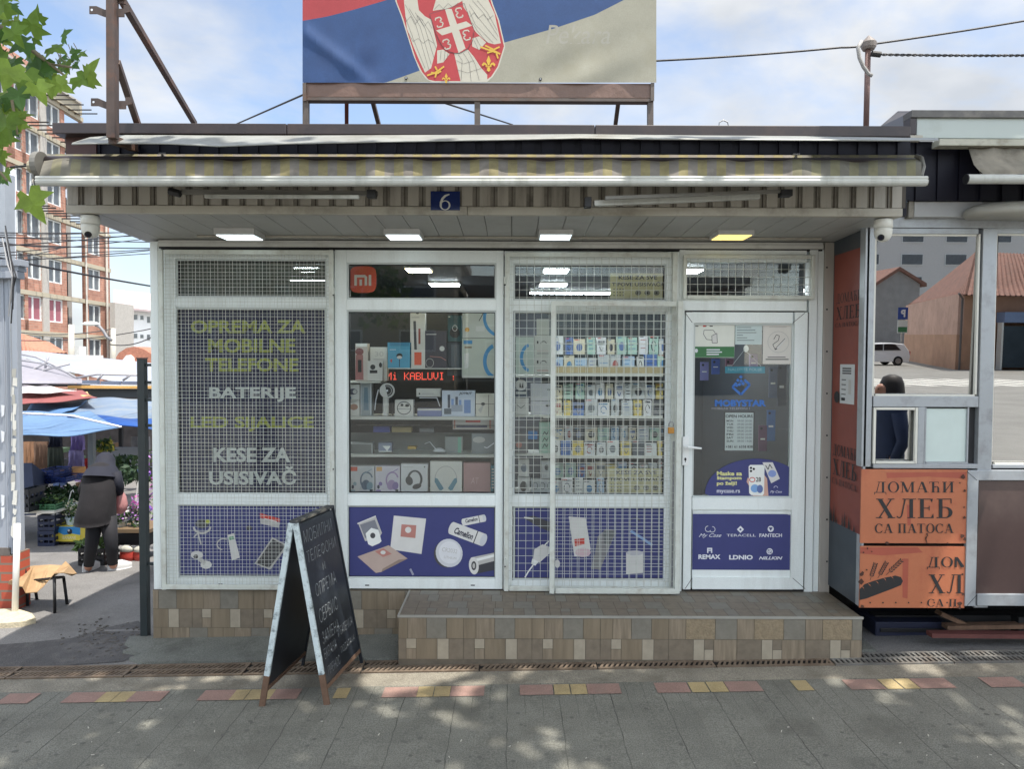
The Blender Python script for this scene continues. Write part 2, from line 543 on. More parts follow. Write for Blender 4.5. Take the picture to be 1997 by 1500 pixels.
# ---- paving shader: grey pavers with open joints every 10 cm, deeper every 30
def paving_mat():
    m = mat('grey_paving', c(123, 122, 113), 0.88, var=0.14, scale=2.5, bump=0.35, bscale=150, dirt=c(84, 82, 74), dirt_amt=0.75, dscale=1.7, fine=0.42, fscale=150)
    t = m.node_tree
    b = t.nodes['Principled BSDF']
    src = b.inputs['Base Color'].links[0].from_socket
    tcn = t.nodes.new('ShaderNodeTexCoord')
    sx = t.nodes.new('ShaderNodeSeparateXYZ')
    # geometry positions so that several sheets agree
    ge = t.nodes.new('ShaderNodeNewGeometry')
    t.links.new(ge.outputs['Position'], sx.inputs[0])
    nz = t.nodes.new('ShaderNodeTexNoise'); nz.inputs['Scale'].default_value = 9
    t.links.new(ge.outputs['Position'], nz.inputs['Vector'])
    def M(op, a, b_=None, c_=None):
        n = t.nodes.new('ShaderNodeMath'); n.operation = op
        for i, v in enumerate((a, b_, c_)):
            if v is None: continue
            if isinstance(v, (int, float)): n.inputs[i].default_value = v
            else: t.links.new(v, n.inputs[i])
        return n.outputs[0]
    xw = M('ADD', sx.outputs[0], M('MULTIPLY', M('SUBTRACT', nz.outputs['Fac'], 0.5), 0.018))
    def joint(co, period, w, off=0.0):
        f = M('ABSOLUTE', M('SUBTRACT', M('FRACT', M('DIVIDE', M('ADD', co, off), period)), 0.5))
        return M('GREATER_THAN', f, 0.5-w/period/2)
    j30 = joint(xw, 0.30, 0.006, 0.02+30)
    j10 = joint(xw, 0.10, 0.003, 0.02+30)
    near = M('GREATER_THAN', sx.outputs[1], 3.9)
    jy = joint(sx.outputs[1], 0.20, 0.003, 20.07)
    jj = M('MAXIMUM', j30, M('MULTIPLY', j10, M('MAXIMUM', near, 0.28)))
    jj = M('MAXIMUM', jj, M('MULTIPLY', jy, 0.35))
    mxn = t.nodes.new('ShaderNodeMixRGB')
    mxn.inputs[2].default_value = c(52, 50, 46)+(1,)
    nj = t.nodes.new('ShaderNodeTexNoise'); nj.inputs['Scale'].default_value = 5; nj.inputs['Detail'].default_value = 5
    t.links.new(ge.outputs['Position'], nj.inputs['Vector'])
    wear = M('MULTIPLY', M('SUBTRACT', nj.outputs['Fac'], 0.22), 1.9)
    t.links.new(M('MINIMUM', M('MULTIPLY', jj, wear), 0.9), mxn.inputs[0])
    t.links.new(src, mxn.inputs[1])
    # per paver tone
    wn = t.nodes.new('ShaderNodeTexWhiteNoise'); wn.noise_dimensions = '2D'
    cv = t.nodes.new('ShaderNodeCombineXYZ')
    t.links.new(M('FLOOR', M('DIVIDE', M('ADD', xw, 30.02-.15), 0.30)), cv.inputs[0])
    t.links.new(M('FLOOR', M('DIVIDE', M('ADD', sx.outputs[1], 20.17), 0.20)), cv.inputs[1])
    t.links.new(cv.outputs[0], wn.inputs['Vector'])
    m2 = t.nodes.new('ShaderNodeMixRGB'); m2.blend_type = 'MULTIPLY'; m2.inputs[0].default_value = 1
    g = M('ADD', M('MULTIPLY', wn.outputs['Value'], 0.14), 0.9)
    t.links.new(mxn.outputs[0], m2.inputs[1]); t.links.new(g, m2.inputs[2])
    t.links.new(m2.outputs[0], b.inputs['Base Color'])
    return m
PAVE = paving_mat()
REDP = mat('red_paver', c(146, 118, 108), 0.85, var=0.12, scale=8, bump=0.3, bscale=150, dirt=c(120, 105, 95), dirt_amt=0.6, dscale=6, fine=0.2)
YELP = mat('yellow_paver', c(166, 148, 108), 0.85, var=0.12, scale=8, bump=0.3, bscale=150, dirt=c(130, 115, 90), dirt_amt=0.6, dscale=6, fine=0.2)

# ================================================================ ground
def sheet(name, xs, ys, dz, m, kind='structure'):
    mb = MB()
    vs = []; fs = []
    for y in ys:
        for x in xs: vs.append((x, y, gz(x, y)+dz))
    n = len(xs)
    for j in range(len(ys)-1):
        for i in range(n-1):
            a = j*n+i
            fs.append((a, a+1, a+n+1, a+n))
    mb.mesh(vs, fs, m)
    o = mb.build(name, origin=(0, 0, 0))
    if kind: o['kind'] = kind
    return o
sheet('ground', [-600, -60, -7, 7, 60, 600], [-600, -60, -10, 0, 5.3, 20.3, 60, 600], 0, ASPH)
sheet('sidewalk', [-40, -7, 7, 40], [0.9, 4.285], 0.006, PAVE)
ROAD = mat('road_asphalt', c(138, 137, 132), 0.85, var=0.14, scale=.8, dirt=c(110, 108, 104), dirt_amt=0.5, dscale=.6, fine=0.3)
sheet('road', [-200, -60, -7, 7, 60, 200], [-200, -30, -8, 0.715], 0.003, ROAD)
sheet('concrete_strip', [-40, -7, 7, 40], [4.285, 4.47], 0.004, CONCL)
# broken concrete apron in front of the plinth, with a ragged left end
mb = MB()
random.seed(3)
edge = [(-2.75, 5.12), (-2.72, 5.0), (-2.62, 4.93), (-2.66, 4.86), (-2.5, 4.8), (-2.55, 4.74), (-2.42, 4.66)]
for i in range(len(edge)-1):
    (xa, ya), (xb, yb) = edge[i], edge[i+1]
    mb.face([(xb, yb, gz(xb, yb)+.024), (2.4, yb, gz(2.4, yb)+.024), (2.4, ya, gz(2.4, ya)+.024), (xa, ya, gz(xa, ya)+.024)], CONC)
    mb.face([(xa, ya, gz(xa, ya)+.024), (xa-.01, ya, gz(xa, ya)-.01), (xb-.01, yb, gz(xb, yb)-.01), (xb, yb, gz(xb, yb)+.024)], CONC)
mb.face([(-2.42, 4.66, gz(-2.42, 0)-.01), (2.4, 4.66, gz(2.4, 0)-.01), (2.4, 4.66, gz(2.4, 0)+.024), (-2.42, 4.66, gz(-2.42, 0)+.024)], CONC)
mb.build('apron')['kind'] = 'structure'
# loose crumbs of broken asphalt at the lane mouth
CRUM = mat('broken_asphalt', c(84, 80, 76), 0.95, var=0.3, scale=20, bump=0.8, bscale=60)
mb = MB()
random.seed(5)
for i in range(260):
    px, py = random.gauss(222, 48), random.gauss(1250, 18)
    if px > 290 and py < 1250: continue
    g = G(px, py); r = random.uniform(.003, .013)
    n = random.randint(4, 7)
    pts = [(g.x+r*math.cos(a)*random.uniform(.6, 1.3), g.y+r*math.sin(a)*random.uniform(.6, 1.3), g.z+.002) for a in [2*math.pi*k/n for k in range(n)]]
    mb.prism(pts, (0, 0, r*.5), CRUM)
o = mb.build('asphalt_crumbs'); T(o, 'loose dark crumbs of broken asphalt beside the steel post foot', 'rubble', kind='stuff')
# darker ground band across lane mouth
mb = MB()
DARKG = mat('dark_patch', c(84, 82, 82), 0.9, var=0.2, scale=4, bump=0.6, bscale=90, dirt=c(120, 115, 110), dirt_amt=0.4, dscale=8, fine=0.3)
pts = [(-40, 1262), (60, 1254), (140, 1246), (205, 1226), (270, 1212), (300, 1245), (302, 1262), (240, 1292), (120, 1300), (-40, 1306)]
mb.face([tuple(G(a, b)+Vector((0, 0, .004))) for a, b in pts], DARKG)
mb.build('dark_patch')['kind'] = 'structure'
# coloured pavers
mb = MB()
reds = [(-10, 52), (118, 184), (246, 312), (385, 447), (527, 579), (745, 812), (878, 944), (1014, 1079), (1146, 1211), (1280, 1345), (1419, 1485), (1652, 1721), (1786, 1856), (1920, 1992)]
yels = [(185, 214), (216, 245), (448, 476), (478, 526), (650, 677), (813, 844), (846, 877), (1081, 1112), (1114, 1145), (1347, 1381), (1383, 1418), (1550, 1582), (1722, 1753), (1755, 1785)]
for L_, mm in ((reds, REDP), (yels, YELP)):
    for a, b in L_:
        ym = 1376-(a*0.0215)
        xa = G(a, ym).x; xb = G(b, ym).x
        mb.face([(xa, 4.13, gz(xa, 0)+.010), (xb, 4.13, gz(xb, 0)+.010), (xb, 4.262, gz(xb, 0)+.010), (xa, 4.262, gz(xa, 0)+.010)], mm)
mb.build('coloured_paver_band')['kind'] = 'structure'
# old gum spots trodden into the paving
GUM = mat('gum_spot', c(92, 91, 85), .9, var=.15)
random.seed(13); mb = MB()
for k in range(120):
    px, py = random.uniform(0, 1997), 1385+115*random.random()**1.2
    g = G(px, py); r = random.uniform(.006, .016); n_ = 9
    mb.face([(g.x+r*math.cos(2*math.pi*i/n_)*random.uniform(.8, 1.15), g.y+r*math.sin(2*math.pi*i/n_)*random.uniform(.8, 1.15), g.z+.0075) for i in range(n_)], GUM)
T(mb.build('gum_spots'), 'dark flat gum spots scattered on the grey paving', 'stains', kind='stuff')
# litter on the pavement: cigarette ends and scraps
PAP = mat('paper_scrap', c(176, 172, 160), 0.8)
random.seed(11)
mb = MB()
for k in range(30):
    px, py = random.uniform(0, 1990), random.uniform(1385, 1498)
    g = G(px, py); r = random.uniform(.004, .010); a = random.uniform(0, 3)
    dx, dy = math.cos(a)*r, math.sin(a)*r
    mb.hexa([(g.x-dx, g.y-dy, g.z+.007), (g.x+dx, g.y+dy, g.z+.007), (g.x+dx-dy*.5, g.y+dy+dx*.5, g.z+.007), (g.x-dx-dy*.5, g.y-dy+dx*.5, g.z+.007),
             (g.x-dx, g.y-dy, g.z+.010), (g.x+dx, g.y+dy, g.z+.010), (g.x+dx-dy*.5, g.y+dy+dx*.5, g.z+.010), (g.x-dx-dy*.5, g.y-dy+dx*.5, g.z+.010)], PAP)
T(mb.build('litter_scraps'), 'tiny pale scraps of litter scattered on the grey paving', 'litter', kind='stuff')
# ---------------------------------------------------------------- drain channel
RUST = mat('rusty_iron', c(112, 98, 84), 0.7, metal=0.2, var=0.25, scale=9, dirt=c(84, 66, 52), dirt_amt=0.6, dscale=6)
IRON = mat('grey_iron', c(120, 118, 114), 0.5, metal=0.3, var=0.2, scale=9, dirt=c(90, 72, 58), dirt_amt=0.6, dscale=6)
BLK = mat('drain_black', c(14, 13, 12), 0.9)
xs = [-7.0, -3.9, -2.95, -2.0, -1.05, -.1, .62, 1.34, 2.06, 7.0]
sec = [(-7, -3.95), (-3.95, -3.2), (-3.2, -2.45), (-2.45, -1.7), (-1.7, -.95), (-.95, -.2), (-.2, .55), (.55, 1.3), (1.3, 2.05), (2.05, 2.8), (2.8, 3.6)]
names = ['buried under dirt at the lane mouth', 'beside the buried left end', 'under the lane mouth, reddish with rust', 'left of the folding chalkboard', 'behind the folding chalkboard legs', 'just right of the chalkboard', 'below the left part of the tiled step', 'below the middle of the tiled step', 'below the right end of the tiled step', 'grey and clean, right of the tiled step', 'grey, at the right edge before the bakery kiosk']
for si, (xa, xb) in enumerate(sec):
    if si == 0: continue
    mm = IRON if si >= 9 else RUST
    mb = MB()
    z0 = lambda x: gz(x, 0)+.012
    def rail(y0, y1, zt=0.0):
        mb.hexa([(xa+.004, y0, z0(xa)-.02), (xb-.004, y0, z0(xb)-.02), (xb-.004, y1, z0(xb)-.02), (xa+.004, y1, z0(xa)-.02),
                 (xa+.004, y0, z0(xa)+zt), (xb-.004, y0, z0(xb)+zt), (xb-.004, y1, z0(xb)+zt), (xa+.004, y1, z0(xa)+zt)], mm)
    rail(4.475, 4.492); rail(4.558, 4.572); rail(4.635, 4.652)
    n = int((xb-xa)/0.032)
    sk = 0.0 if si >= 9 else .03
    for i in range(n):
        x = xa+.01+(xb-xa-.03)*i/(n-1)
        for (ya, yb, s_) in ((4.492, 4.558, sk), (4.572, 4.635, sk)):
            z = z0(x)-.002
            x1 = min(x+s_, xb-.02)
            w_ = .015
            mb.hexa([(x, ya, z-.015), (x+w_, ya, z-.015), (x1+w_, yb, z-.015), (x1, yb, z-.015), (x, ya, z), (x+w_, ya, z), (x1+w_, yb, z), (x1, yb, z)], mm)
    o = mb.build('drain_grate')
    T(o, ('grey' if si >= 9 else 'rusty')+' iron slotted drain cover '+names[si], 'drain grate', 'drain covers in the channel along the shop')
mb = MB()
mb.hexa([(-3.95, 4.47, gz(-3.95, 0)+.0015), (3.6, 4.47, gz(3.6, 0)+.0015), (3.6, 4.655, gz(3.6, 0)+.0015), (-3.95, 4.655, gz(-3.95, 0)+.0015),
         (-3.95, 4.47, gz(-3.95, 0)+.002), (3.6, 4.47, gz(3.6, 0)+.002), (3.6, 4.655, gz(3.6, 0)+.002), (-3.95, 4.655, gz(-3.95, 0)+.002)], BLK)
mb.build('drain_channel')['kind'] = 'structure'

# ================================================================ tiled plinth and step
TILE = {
 'b1': mat('tile_brown', c(122, 110, 92), 0.5, var=0.16, scale=22, dirt=c(90, 78, 62), dirt_amt=0.5, dscale=8, streak=True),
 'b2': mat('tile_woodgrain', c(127, 115, 98), 0.5, var=0.24, scale=40, streak=True),
 'b3': mat('tile_taupe', c(114, 104, 90), 0.5, var=0.16, scale=18),
 'g': mat('tile_blue_grey', c(116, 112, 102), 0.5, var=0.12, scale=25),
 'l': mat('tile_light', c(154, 145, 128), 0.5, var=0.10, scale=20),
 't': mat('tile_tan', c(132, 118, 96), 0.5, var=0.16, scale=45, bump=0.4, bscale=80),
}
GROUT = mat('grout', c(96, 88, 76), 0.8, var=0.2, scale=15)
PAT = [(0, .135, .08, .27, 'b1'), (.08, .135, .20, .27, 'b2'), (.20, .135, .33, .27, 'g'), (.33, .135, .44, .27, 'b1'),
       (0, 0, .07, .135, 'b3'), (.07, .07, .135, .135, 'l'), (.07, 0, .135, .07, 'b2'), (.135, 0, .27, .135, 'b1'), (.27, 0, .345, .135, 'l'), (.345, .0, .44, .135, 'b3')]
PAT2 = [(0, .135, .11, .27, 'b2'), (.11, .135, .30, .27, 't'), (.30, .135, .44, .27, 'g'), (0, 0, .16, .135, 'b3'), (.16, .0, .23, .135, 'l'), (.23, .0, .29, .07, 'l'), (.23, .07, .29, .135, 'b3'), (.29, 0, .44, .135, 'b2')]
def tiles(mb, o, ex, ez, nrm, Lx, Lz, phase=0, alt=None, plain=False):
    o = Vector(o); ex = Vector(ex); ez = Vector(ez); nrm = Vector(nrm)
    i0 = -1
    nx = int(Lx/.44)+2; nz = int(Lz/.27)+2
    g = .0016
    for iz in range(nz):
        for ix in range(-1, nx):
            pat = PAT2 if (alt and ix >= alt) else PAT
            for (a, b, a2, b2, k) in pat:
                u0 = ix*.44+a+phase+g+(.22 if iz % 2 else 0); u1 = ix*.44+a2+phase-g+(.22 if iz % 2 else 0)
                v0 = iz*.27+b+g; v1 = iz*.27+b2-g
                u0 = max(0.001, u0); u1 = min(Lx-.001, u1); v0 = max(.001, v0); v1 = min(Lz-.001, v1)
                if u1-u0 < .006 or v1-v0 < .006: continue
                q = [o+ex*u+ez*v for u, v in ((u0, v0), (u1, v0), (u1, v1), (u0, v1))]
                mb.face([p+nrm*.003 for p in q], TILE[{'l': 'g', 'b1': 'b3', 'b2': 'b3', 't': 'b3'}.get(k, k) if plain else k])
ST_Y0 = 4.57; ST_Z = .318
sx0, sx1 = P(777, 1205, ST_Y0).x, P(1681, 1222, ST_Y0).x
mb = MB()
mb.box(sx0, sx1, ST_Y0, 5.085, gz(sx0, 0)-.05, ST_Z, GROUT)
tiles(mb, (sx0, ST_Y0, ST_Z-.28), (1, 0, 0), (0, 0, 1), (0, -1, 0), sx1-sx0, .272, phase=-.02, alt=4)
tiles(mb, (sx0, ST_Y0+.008, ST_Z), (1, 0, 0), (0, 1, 0), (0, 0, 1), sx1-sx0, .505, phase=.1, plain=True)
tiles(mb, (sx0, ST_Y0+.5, ST_Z-.28), (0, -1, 0), (0, 0, 1), (-1, 0, 0), .49, .272)
tiles(mb, (sx1, ST_Y0, ST_Z-.28), (0, 1, 0), (0, 0, 1), (1, 0, 0), .49, .272)
st = thing('tiled_step', ((sx0+sx1)/2, ST_Y0, 0), 'wide doorstep clad in brown mosaic tiles below the shop door', 'step')
mb.build('step_block', st)
NOSE = mat('nosing_grey', c(146, 144, 136), .5, var=.1, scale=6)
mb = MB()
mb.box(sx0-.006, sx1+.006, ST_Y0-.008, ST_Y0+.006, ST_Z-.008, ST_Z+.006, NOSE)
mb.box(sx0-.006, sx0+.006, ST_Y0+.0065, 5.08, ST_Z-.008, ST_Z+.006, NOSE)
mb.build('nosing', st)

# ================================================================ the shop
YF = 5.09
YA = 4.31
XL = P(296, 800, YF).x; XR = P(1622, 800, YF).x
shop = thing('phone_shop', (0, YF, 0), 'low white framed phone accessory shop with a deep beige canopy roof and blue window posters', 'shop')
# plinth
mb = MB()
zpl = P(480, 1152, 5.07).z
mb.box(XL, XR-.03, 5.075, 5.2, -.12, zpl, GROUT)
tiles(mb, (XL, 5.075, zpl-.54), (1, 0, 0), (0, 0, 1), (0, -1, 0), 2.5, .54, phase=.06)
mb.build('plinth', shop)
# floors, walls
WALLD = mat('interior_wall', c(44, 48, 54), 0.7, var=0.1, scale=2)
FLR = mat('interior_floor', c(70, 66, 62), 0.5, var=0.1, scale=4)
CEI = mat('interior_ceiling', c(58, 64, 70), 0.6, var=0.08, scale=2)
WOUT = mat('shop_outer_wall', c(186, 190, 188), 0.6, var=0.08, scale=2, dirt=c(90, 85, 75), dirt_amt=0.5, dscale=2)
mb = MB()
mb.box(XL, XL+.07, 5.2, 9.0, -.4, 2.83, WOUT)
mb.box(XL+.005, XL+.07, 5.16, 5.2, zpl, 2.82, WOUT)
mb.box(XR-.07, XR, 5.2, 9.0, 0, 2.83, WOUT)
mb.box(XL, XR, 9.0, 9.1, -.4, 2.83, WOUT)
mb.build('outer_walls', shop)
mb = MB()
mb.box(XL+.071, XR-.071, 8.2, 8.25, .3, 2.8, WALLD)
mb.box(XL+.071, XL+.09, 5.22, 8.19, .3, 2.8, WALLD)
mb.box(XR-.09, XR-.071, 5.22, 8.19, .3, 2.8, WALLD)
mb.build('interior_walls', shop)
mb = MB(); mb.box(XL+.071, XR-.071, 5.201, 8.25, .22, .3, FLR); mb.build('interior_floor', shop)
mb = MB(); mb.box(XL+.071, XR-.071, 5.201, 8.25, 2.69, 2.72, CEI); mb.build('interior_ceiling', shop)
# soffit of narrow boards running front to back
z_sf = P(1000, 420, YA).z; z_sb = P(1000, 469, YF).z
mb = MB()
X0, X1 = P(133, 412, YA).x, P(1757, 420, YA).x
nb = 30
for i in range(nb):
    a = X0+.02+(X1-X0-.04)*i/nb; b = X0+.02+(X1-X0-.04)*(i+1)/nb-.004
    mb.hexa([(a, YA+.02, z_sf), (b, YA+.02, z_sf), (b, 5.2, z_sb-.004), (a, 5.2, z_sb-.004), (a, YA+.02, z_sf+.02), (b, YA+.02, z_sf+.02), (b, 5.2, z_sb+.02), (a, 5.2, z_sb+.02)], SOFF)
mb.hexa([(X0+.02, YA+.02, z_sf+.021), (X1-.02, YA+.02, z_sf+.021), (X1-.02, 5.2, z_sb+.021), (X0+.02, 5.2, z_sb+.021), (X0+.02, YA+.02, z_sf+.03), (X1-.02, YA+.02, z_sf+.03), (X1-.02, 5.2, z_sb+.03), (X0+.02, 5.2, z_sb+.03)], SEAL)
mb.box(XL+.4, P(1600, 465, 4.95).x, 4.93, 4.95, z_sb+.0, z_sb-.012, TRIM)
mb.build('soffit', shop)
# fascia trim and ribbed panel
_, _, zt0, zt1 = RR(133, 404, 1757, 420, YA)
mb = MB()
xm = P(912, 412, YA).x
mb.box(X0, xm-.001, YA-.02, YA+.02, zt0, zt1, TRIM)
mb.box(xm+.001, X1, YA-.02, YA+.02, zt0-.001, zt1, TRIM)
mb.box(X0, X0+.03, YA+.0205, 8.5, zt0, zt1, TRIM)
mb.box(X1-.03, X1, YA+.0205, 5.0, zt0, zt1, TRIM)
mb.build('fascia_trim', shop, bevel=.003)
_, _, zr0, zr1 = RR(133, 358, 1757, 404, YA)
mb = MB()
mb.box(X0+.004, X1-.004, YA, YA+.03, zr0, zr1, RIBG)
x = X0+.004
i = 0
while x < X1-.03:
    mb.box(x, min(x+.064, X1-.004), YA-.014, YA-.0005, zr0+.003, zr1, RIB)
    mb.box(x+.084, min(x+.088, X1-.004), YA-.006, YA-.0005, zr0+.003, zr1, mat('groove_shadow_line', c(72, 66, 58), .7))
    x += .1065; i += 1
mb.build('ribbed_fascia', shop)
mb = MB()
mb.box(X0, X0+.02, YA+.031, 8.5, zr0, zr1+.25, RIB)
mb.build('side_fascia', shop)
# dark corrugated upper fascia
_, _, zd0, zd1 = RR(127, 262, 1780, 358, YA+.03)
Xd0, Xd1 = P(128, 300, YA).x, P(1776, 300, YA).x
mb = MB()
mb.box(Xd0, Xd1, YA+.031, YA+.06, zd0, zd1, NAVYM)
x = Xd0
while x < Xd1-.05:
    mb.box(x, x+.075, YA+.018, YA+.0305, zd0, zd1, NAVYM)
    x += .118
_, _, ze0, ze1 = RR(1757, 358, 1776, 420, YA+.03)
mb.box(X1+.001, Xd1, YA+.031, YA+.06, ze0, ze1, NAVYM)
mb.build('upper_fascia', shop)
mb = MB()
RED = mat('reddish_board', c(70, 44, 42), 0.6)
a0, a1, b0, b1 = RR(127, 262, 186, 306, YA)
mb.box(a0, a1, YA+.005, YA+.0175, b0, b1, RED)
mb.build('corner_board', shop)
# roof edge cap and roof deck
mb = MB()
r0, r1, z0, z1 = RR(103, 243, 1775, 264, 4.25)
xs_ = [r0, P(560, 250, 4.25).x, P(1160, 250, 4.25).x, r1]
for i in range(3):
    mb.box(xs_[i]+.002, xs_[i+1]-.002, 4.24, 4.33, z0+.0*i, z1, DARKM)
mb.box(r0, r0+.05, 4.3305, 9.1, z0, z1, DARKM)
mb.build('roof_edge', shop, bevel=.004)
mb = MB(); mb.box(r0+.051, X1, 4.3305, 9.1, z0+.005, z1-.05, DARKM); mb.build('roof', shop)
# drooping metal flap below the edge
mb = MB()
tops = [(140, 279, 263), (175, 268, 262), (230, 264, 262), (330, 264, 262), (430, 265, 262), (560, 265, 262), (760, 264, 262), (1000, 263, 261), (1130, 262, 261), (1300, 264, 262), (1560, 266, 264), (1830, 270, 268)]
bots = [(140, 281), (175, 280), (230, 279), (330, 280), (428, 285), (560, 280), (760, 276), (1000, 272), (1130, 269), (1300, 271), (1560, 273), (1830, 274)]
rowA = [P(a, b, 4.18) for a, b, _ in tops]; rowB = [P(a, b, 3.965) for a, b in bots]
n = len(rowA)
vs = rowA+rowB+[p+Vector((0, .003, .004)) for p in rowA]+[p+Vector((0, .003, .004)) for p in rowB]
fs = []
for i in range(n-1):
    fs += [(i, i+n, i+n+1, i+1), (i+2*n, i+1+2*n, i+n+1+2*n, i+n+2*n), (i+n, i+n+2*n, i+n+1+2*n, i+n+1)]
mb.mesh(vs, fs, SHEET)
# folded lip
for i in range(n-1):
    mb.tube([rowB[i], rowB[i+1]], .004, SHEET, 5)
mb.build('roof_flap', shop)

# ---- window frames
def window(name, outer, opens, Y0=YF, Y1=YF+.06, parent=shop, label=None, fm=None):
    fm = fm or PVC
    mb = MB()
    ox0, ox1, oz0, oz1 = RR(*outer, Y0)
    ins = [RR(*o, Y0) for o in opens]
    ix0 = ins[0][0]; ix1 = ins[0][1]
    mb.box(ox0, ix0, Y0, Y1, oz0, oz1, fm)
    mb.box(ix1, ox1, Y0, Y1, oz0, oz1, fm)
    tops_ = oz1
    for (a, b, z0_, z1_) in ins:
        mb.box(ix0+.0003, ix1-.0003, Y0+.001, Y1, z1_, tops_, fm)
        tops_ = z0_
    mb.box(ix0+.0003, ix1-.0003, Y0+.001, Y1, oz0, tops_, fm)
    t_ = .012
    for (a, b, z0_, z1_) in ins:      # glazing bead and rubber
        for k, (t0, mm, dy) in enumerate(((.0, PVCB, .012), (.012, SEAL, .016))):
            w_ = .012 if k == 0 else .004
            A, B, c0, c1 = a+t0, b-t0, z0_+t0, z1_-t0
            mb.box(A, A+w_, Y0+dy, Y1-.004, c0, c1, mm)
            mb.box(B-w_, B, Y0+dy, Y1-.004, c0, c1, mm)
            mb.box(A+w_, B-w_, Y0+dy, Y1-.004, c1-w_, c1, mm)
            mb.box(A+w_, B-w_, Y0+dy, Y1-.004, c0, c0+w_, mm)
    f = mb.build(name, parent, bevel=.0025)
    if label: f['label'] = label
    return f, ins
def pane(ins, Y, parent, m=CLR, name='pane', shrink=.013):
    mb = MB()
    a, b, c0, c1 = ins
    mb.box(a+shrink, b-shrink, Y, Y+.005, c0+shrink, c1-shrink, m)
    return mb.build(name, parent)
YG = YF+.03
wA, iA = window('window', (318, 488, 652, 1147), [(342, 505, 636, 580), (342, 600, 636, 965), (342, 985, 636, 1128)])
wB, iB = window('window', (654, 488, 981, 1149), [(676, 512, 968, 584), (676, 605, 968, 966), (676, 987, 968, 1130)])
wC, iC = window('window', (983, 490, 1322, 1152), [(1001, 514, 1300, 586), (1001, 607, 1300, 968), (1001, 989, 1300, 1133)])
for wi, ii in ((wA, iA), (wB, iB), (wC, iC)):
    for q in ii[:2]: pane(q, YG, wi)
# mitre lines, drain caps
for (a, b) in ((716, 1142), (922, 1142), (1040, 1146), (1250, 1148), (430, 1140)):
    mb = MB()
    x0, x1, z0, z1 = RR(a-4, b-1, a+4, b+1, YF)
    mb.box(x0, x1, YF-.001, YF, z0, z1, SEAL)
    mb.build('drain_slot', shop)
# head rail and wall strips round the frames
HEAD = mat('head_rail', c(196, 196, 190), 0.5, var=0.06, scale=2, dirt=c(110, 100, 85), dirt_amt=0.5, dscale=3)
mb = MB()
x0, x1, z0, z1 = RR(310, 471, 1604, 487, YF)
mb.box(x0, x1, YF-.012, YF+.08, z0+.018, z1, HEAD)
mb.box(x0, x1, YF-.004, YF+.08, z0, z0+.0175, SEAL)
x0, x1, z0, z1 = RR(310, 476, 1604, 484, YF)
mb.box(x0, x1, YF-.022, YF-.0125, z0, z1, HEAD)
mb.build('head_rail', shop, bevel=.002)
mb = MB()
x0, x1, z0, z1 = RR(296, 471, 317, 1152, YF)
mb.box(x0, x1-.001, YF, YF+.1, z0, z1, PVC)
mb.box(x0+.02, x1-.02, YF-.006, YF-.0005, z0+.02, z1-.02, PVC)
mb.build('corner_post', shop, bevel=.002)
mb = MB()
x0, x1, z0, z1 = RR(1602, 473, 1622, 1169, YF)
mb.box(x0, x1, YF-.01, YF+.1, z0, z1, JAMB)
mb.build('door_jamb_panel', shop, bevel=.003)
for y in range(520, 1160, 82):
    mb = MB()
    x0, x1, z0, z1 = RR(1611, y, 1614, y+3, YF-.01)
    mb.box(x0, x1, YF-.0125, YF-.0105, z0, z1, SEAL)
    mb.build('screw', shop)
# ---- door
DY = YF-.005
mb = MB()
ox0, ox1, oz0, oz1 = RR(1322, 487, 1601, 1168, DY)
def fr(mb, x0, y0, x1, y1, Y, d, m):
    a, b, e, f_ = RR(x0, y0, x1, y1, Y)
    mb.box(a, b, Y, Y+d, e, f_, m)
fr(mb, 1322, 487, 1333, 1156, DY, .08, PVC)
fr(mb, 1574, 487, 1590, 1156, DY, .08, PVC)
fr(mb, 1590.3, 487, 1601, 1168, DY+.012, .07, PVC)
fr(mb, 1333.3, 487, 1573.7, 511, DY+.001, .078, PVC)
fr(mb, 1333.3, 579, 1573.7, 606, DY+.001, .078, PVC)
fr(mb, 1322, 1156.3, 1590, 1168, DY-.01, .09, PVC)
df = mb.build('door_frame', shop, bevel=.0025)
q = RR(1333, 511, 1574, 579, DY); pane(q, YG+.01, df, name='transom_pane', shrink=.001)
door = None
mb = MB()
LY = DY-.012
fr(mb, 1335, 609, 1350, 1150, LY, .06, PVC)
fr(mb, 1546, 609, 1571, 1150, LY, .06, PVC)
fr(mb, 1350.2, 609, 1545.8, 630, LY+.0008, .058, PVC)
fr(mb, 1350.2, 972, 1545.8, 995, LY+.0008, .058, PVC)
fr(mb, 1350.2, 1127, 1545.8, 1150, LY+.0008, .058, PVC)
for (a, b, cc, d) in ((1350.5, 630, 1545.5, 634), (1350.5, 968, 1545.5, 972), (1350.5, 634, 1354, 968), (1542, 634, 1545.5, 968)):
    fr(mb, a, b, cc, d, LY+.014, .03, PVCB)
# dark gap round the leaf
fr(mb, 1333.5, 606.5, 1573.5, 608.6, DY+.004, .03, SEAL)
fr(mb, 1333.5, 1150.3, 1573.5, 1153, DY+.004, .03, SEAL)
fr(mb, 1571.3, 609, 1573.6, 1150, DY+.004, .03, SEAL)
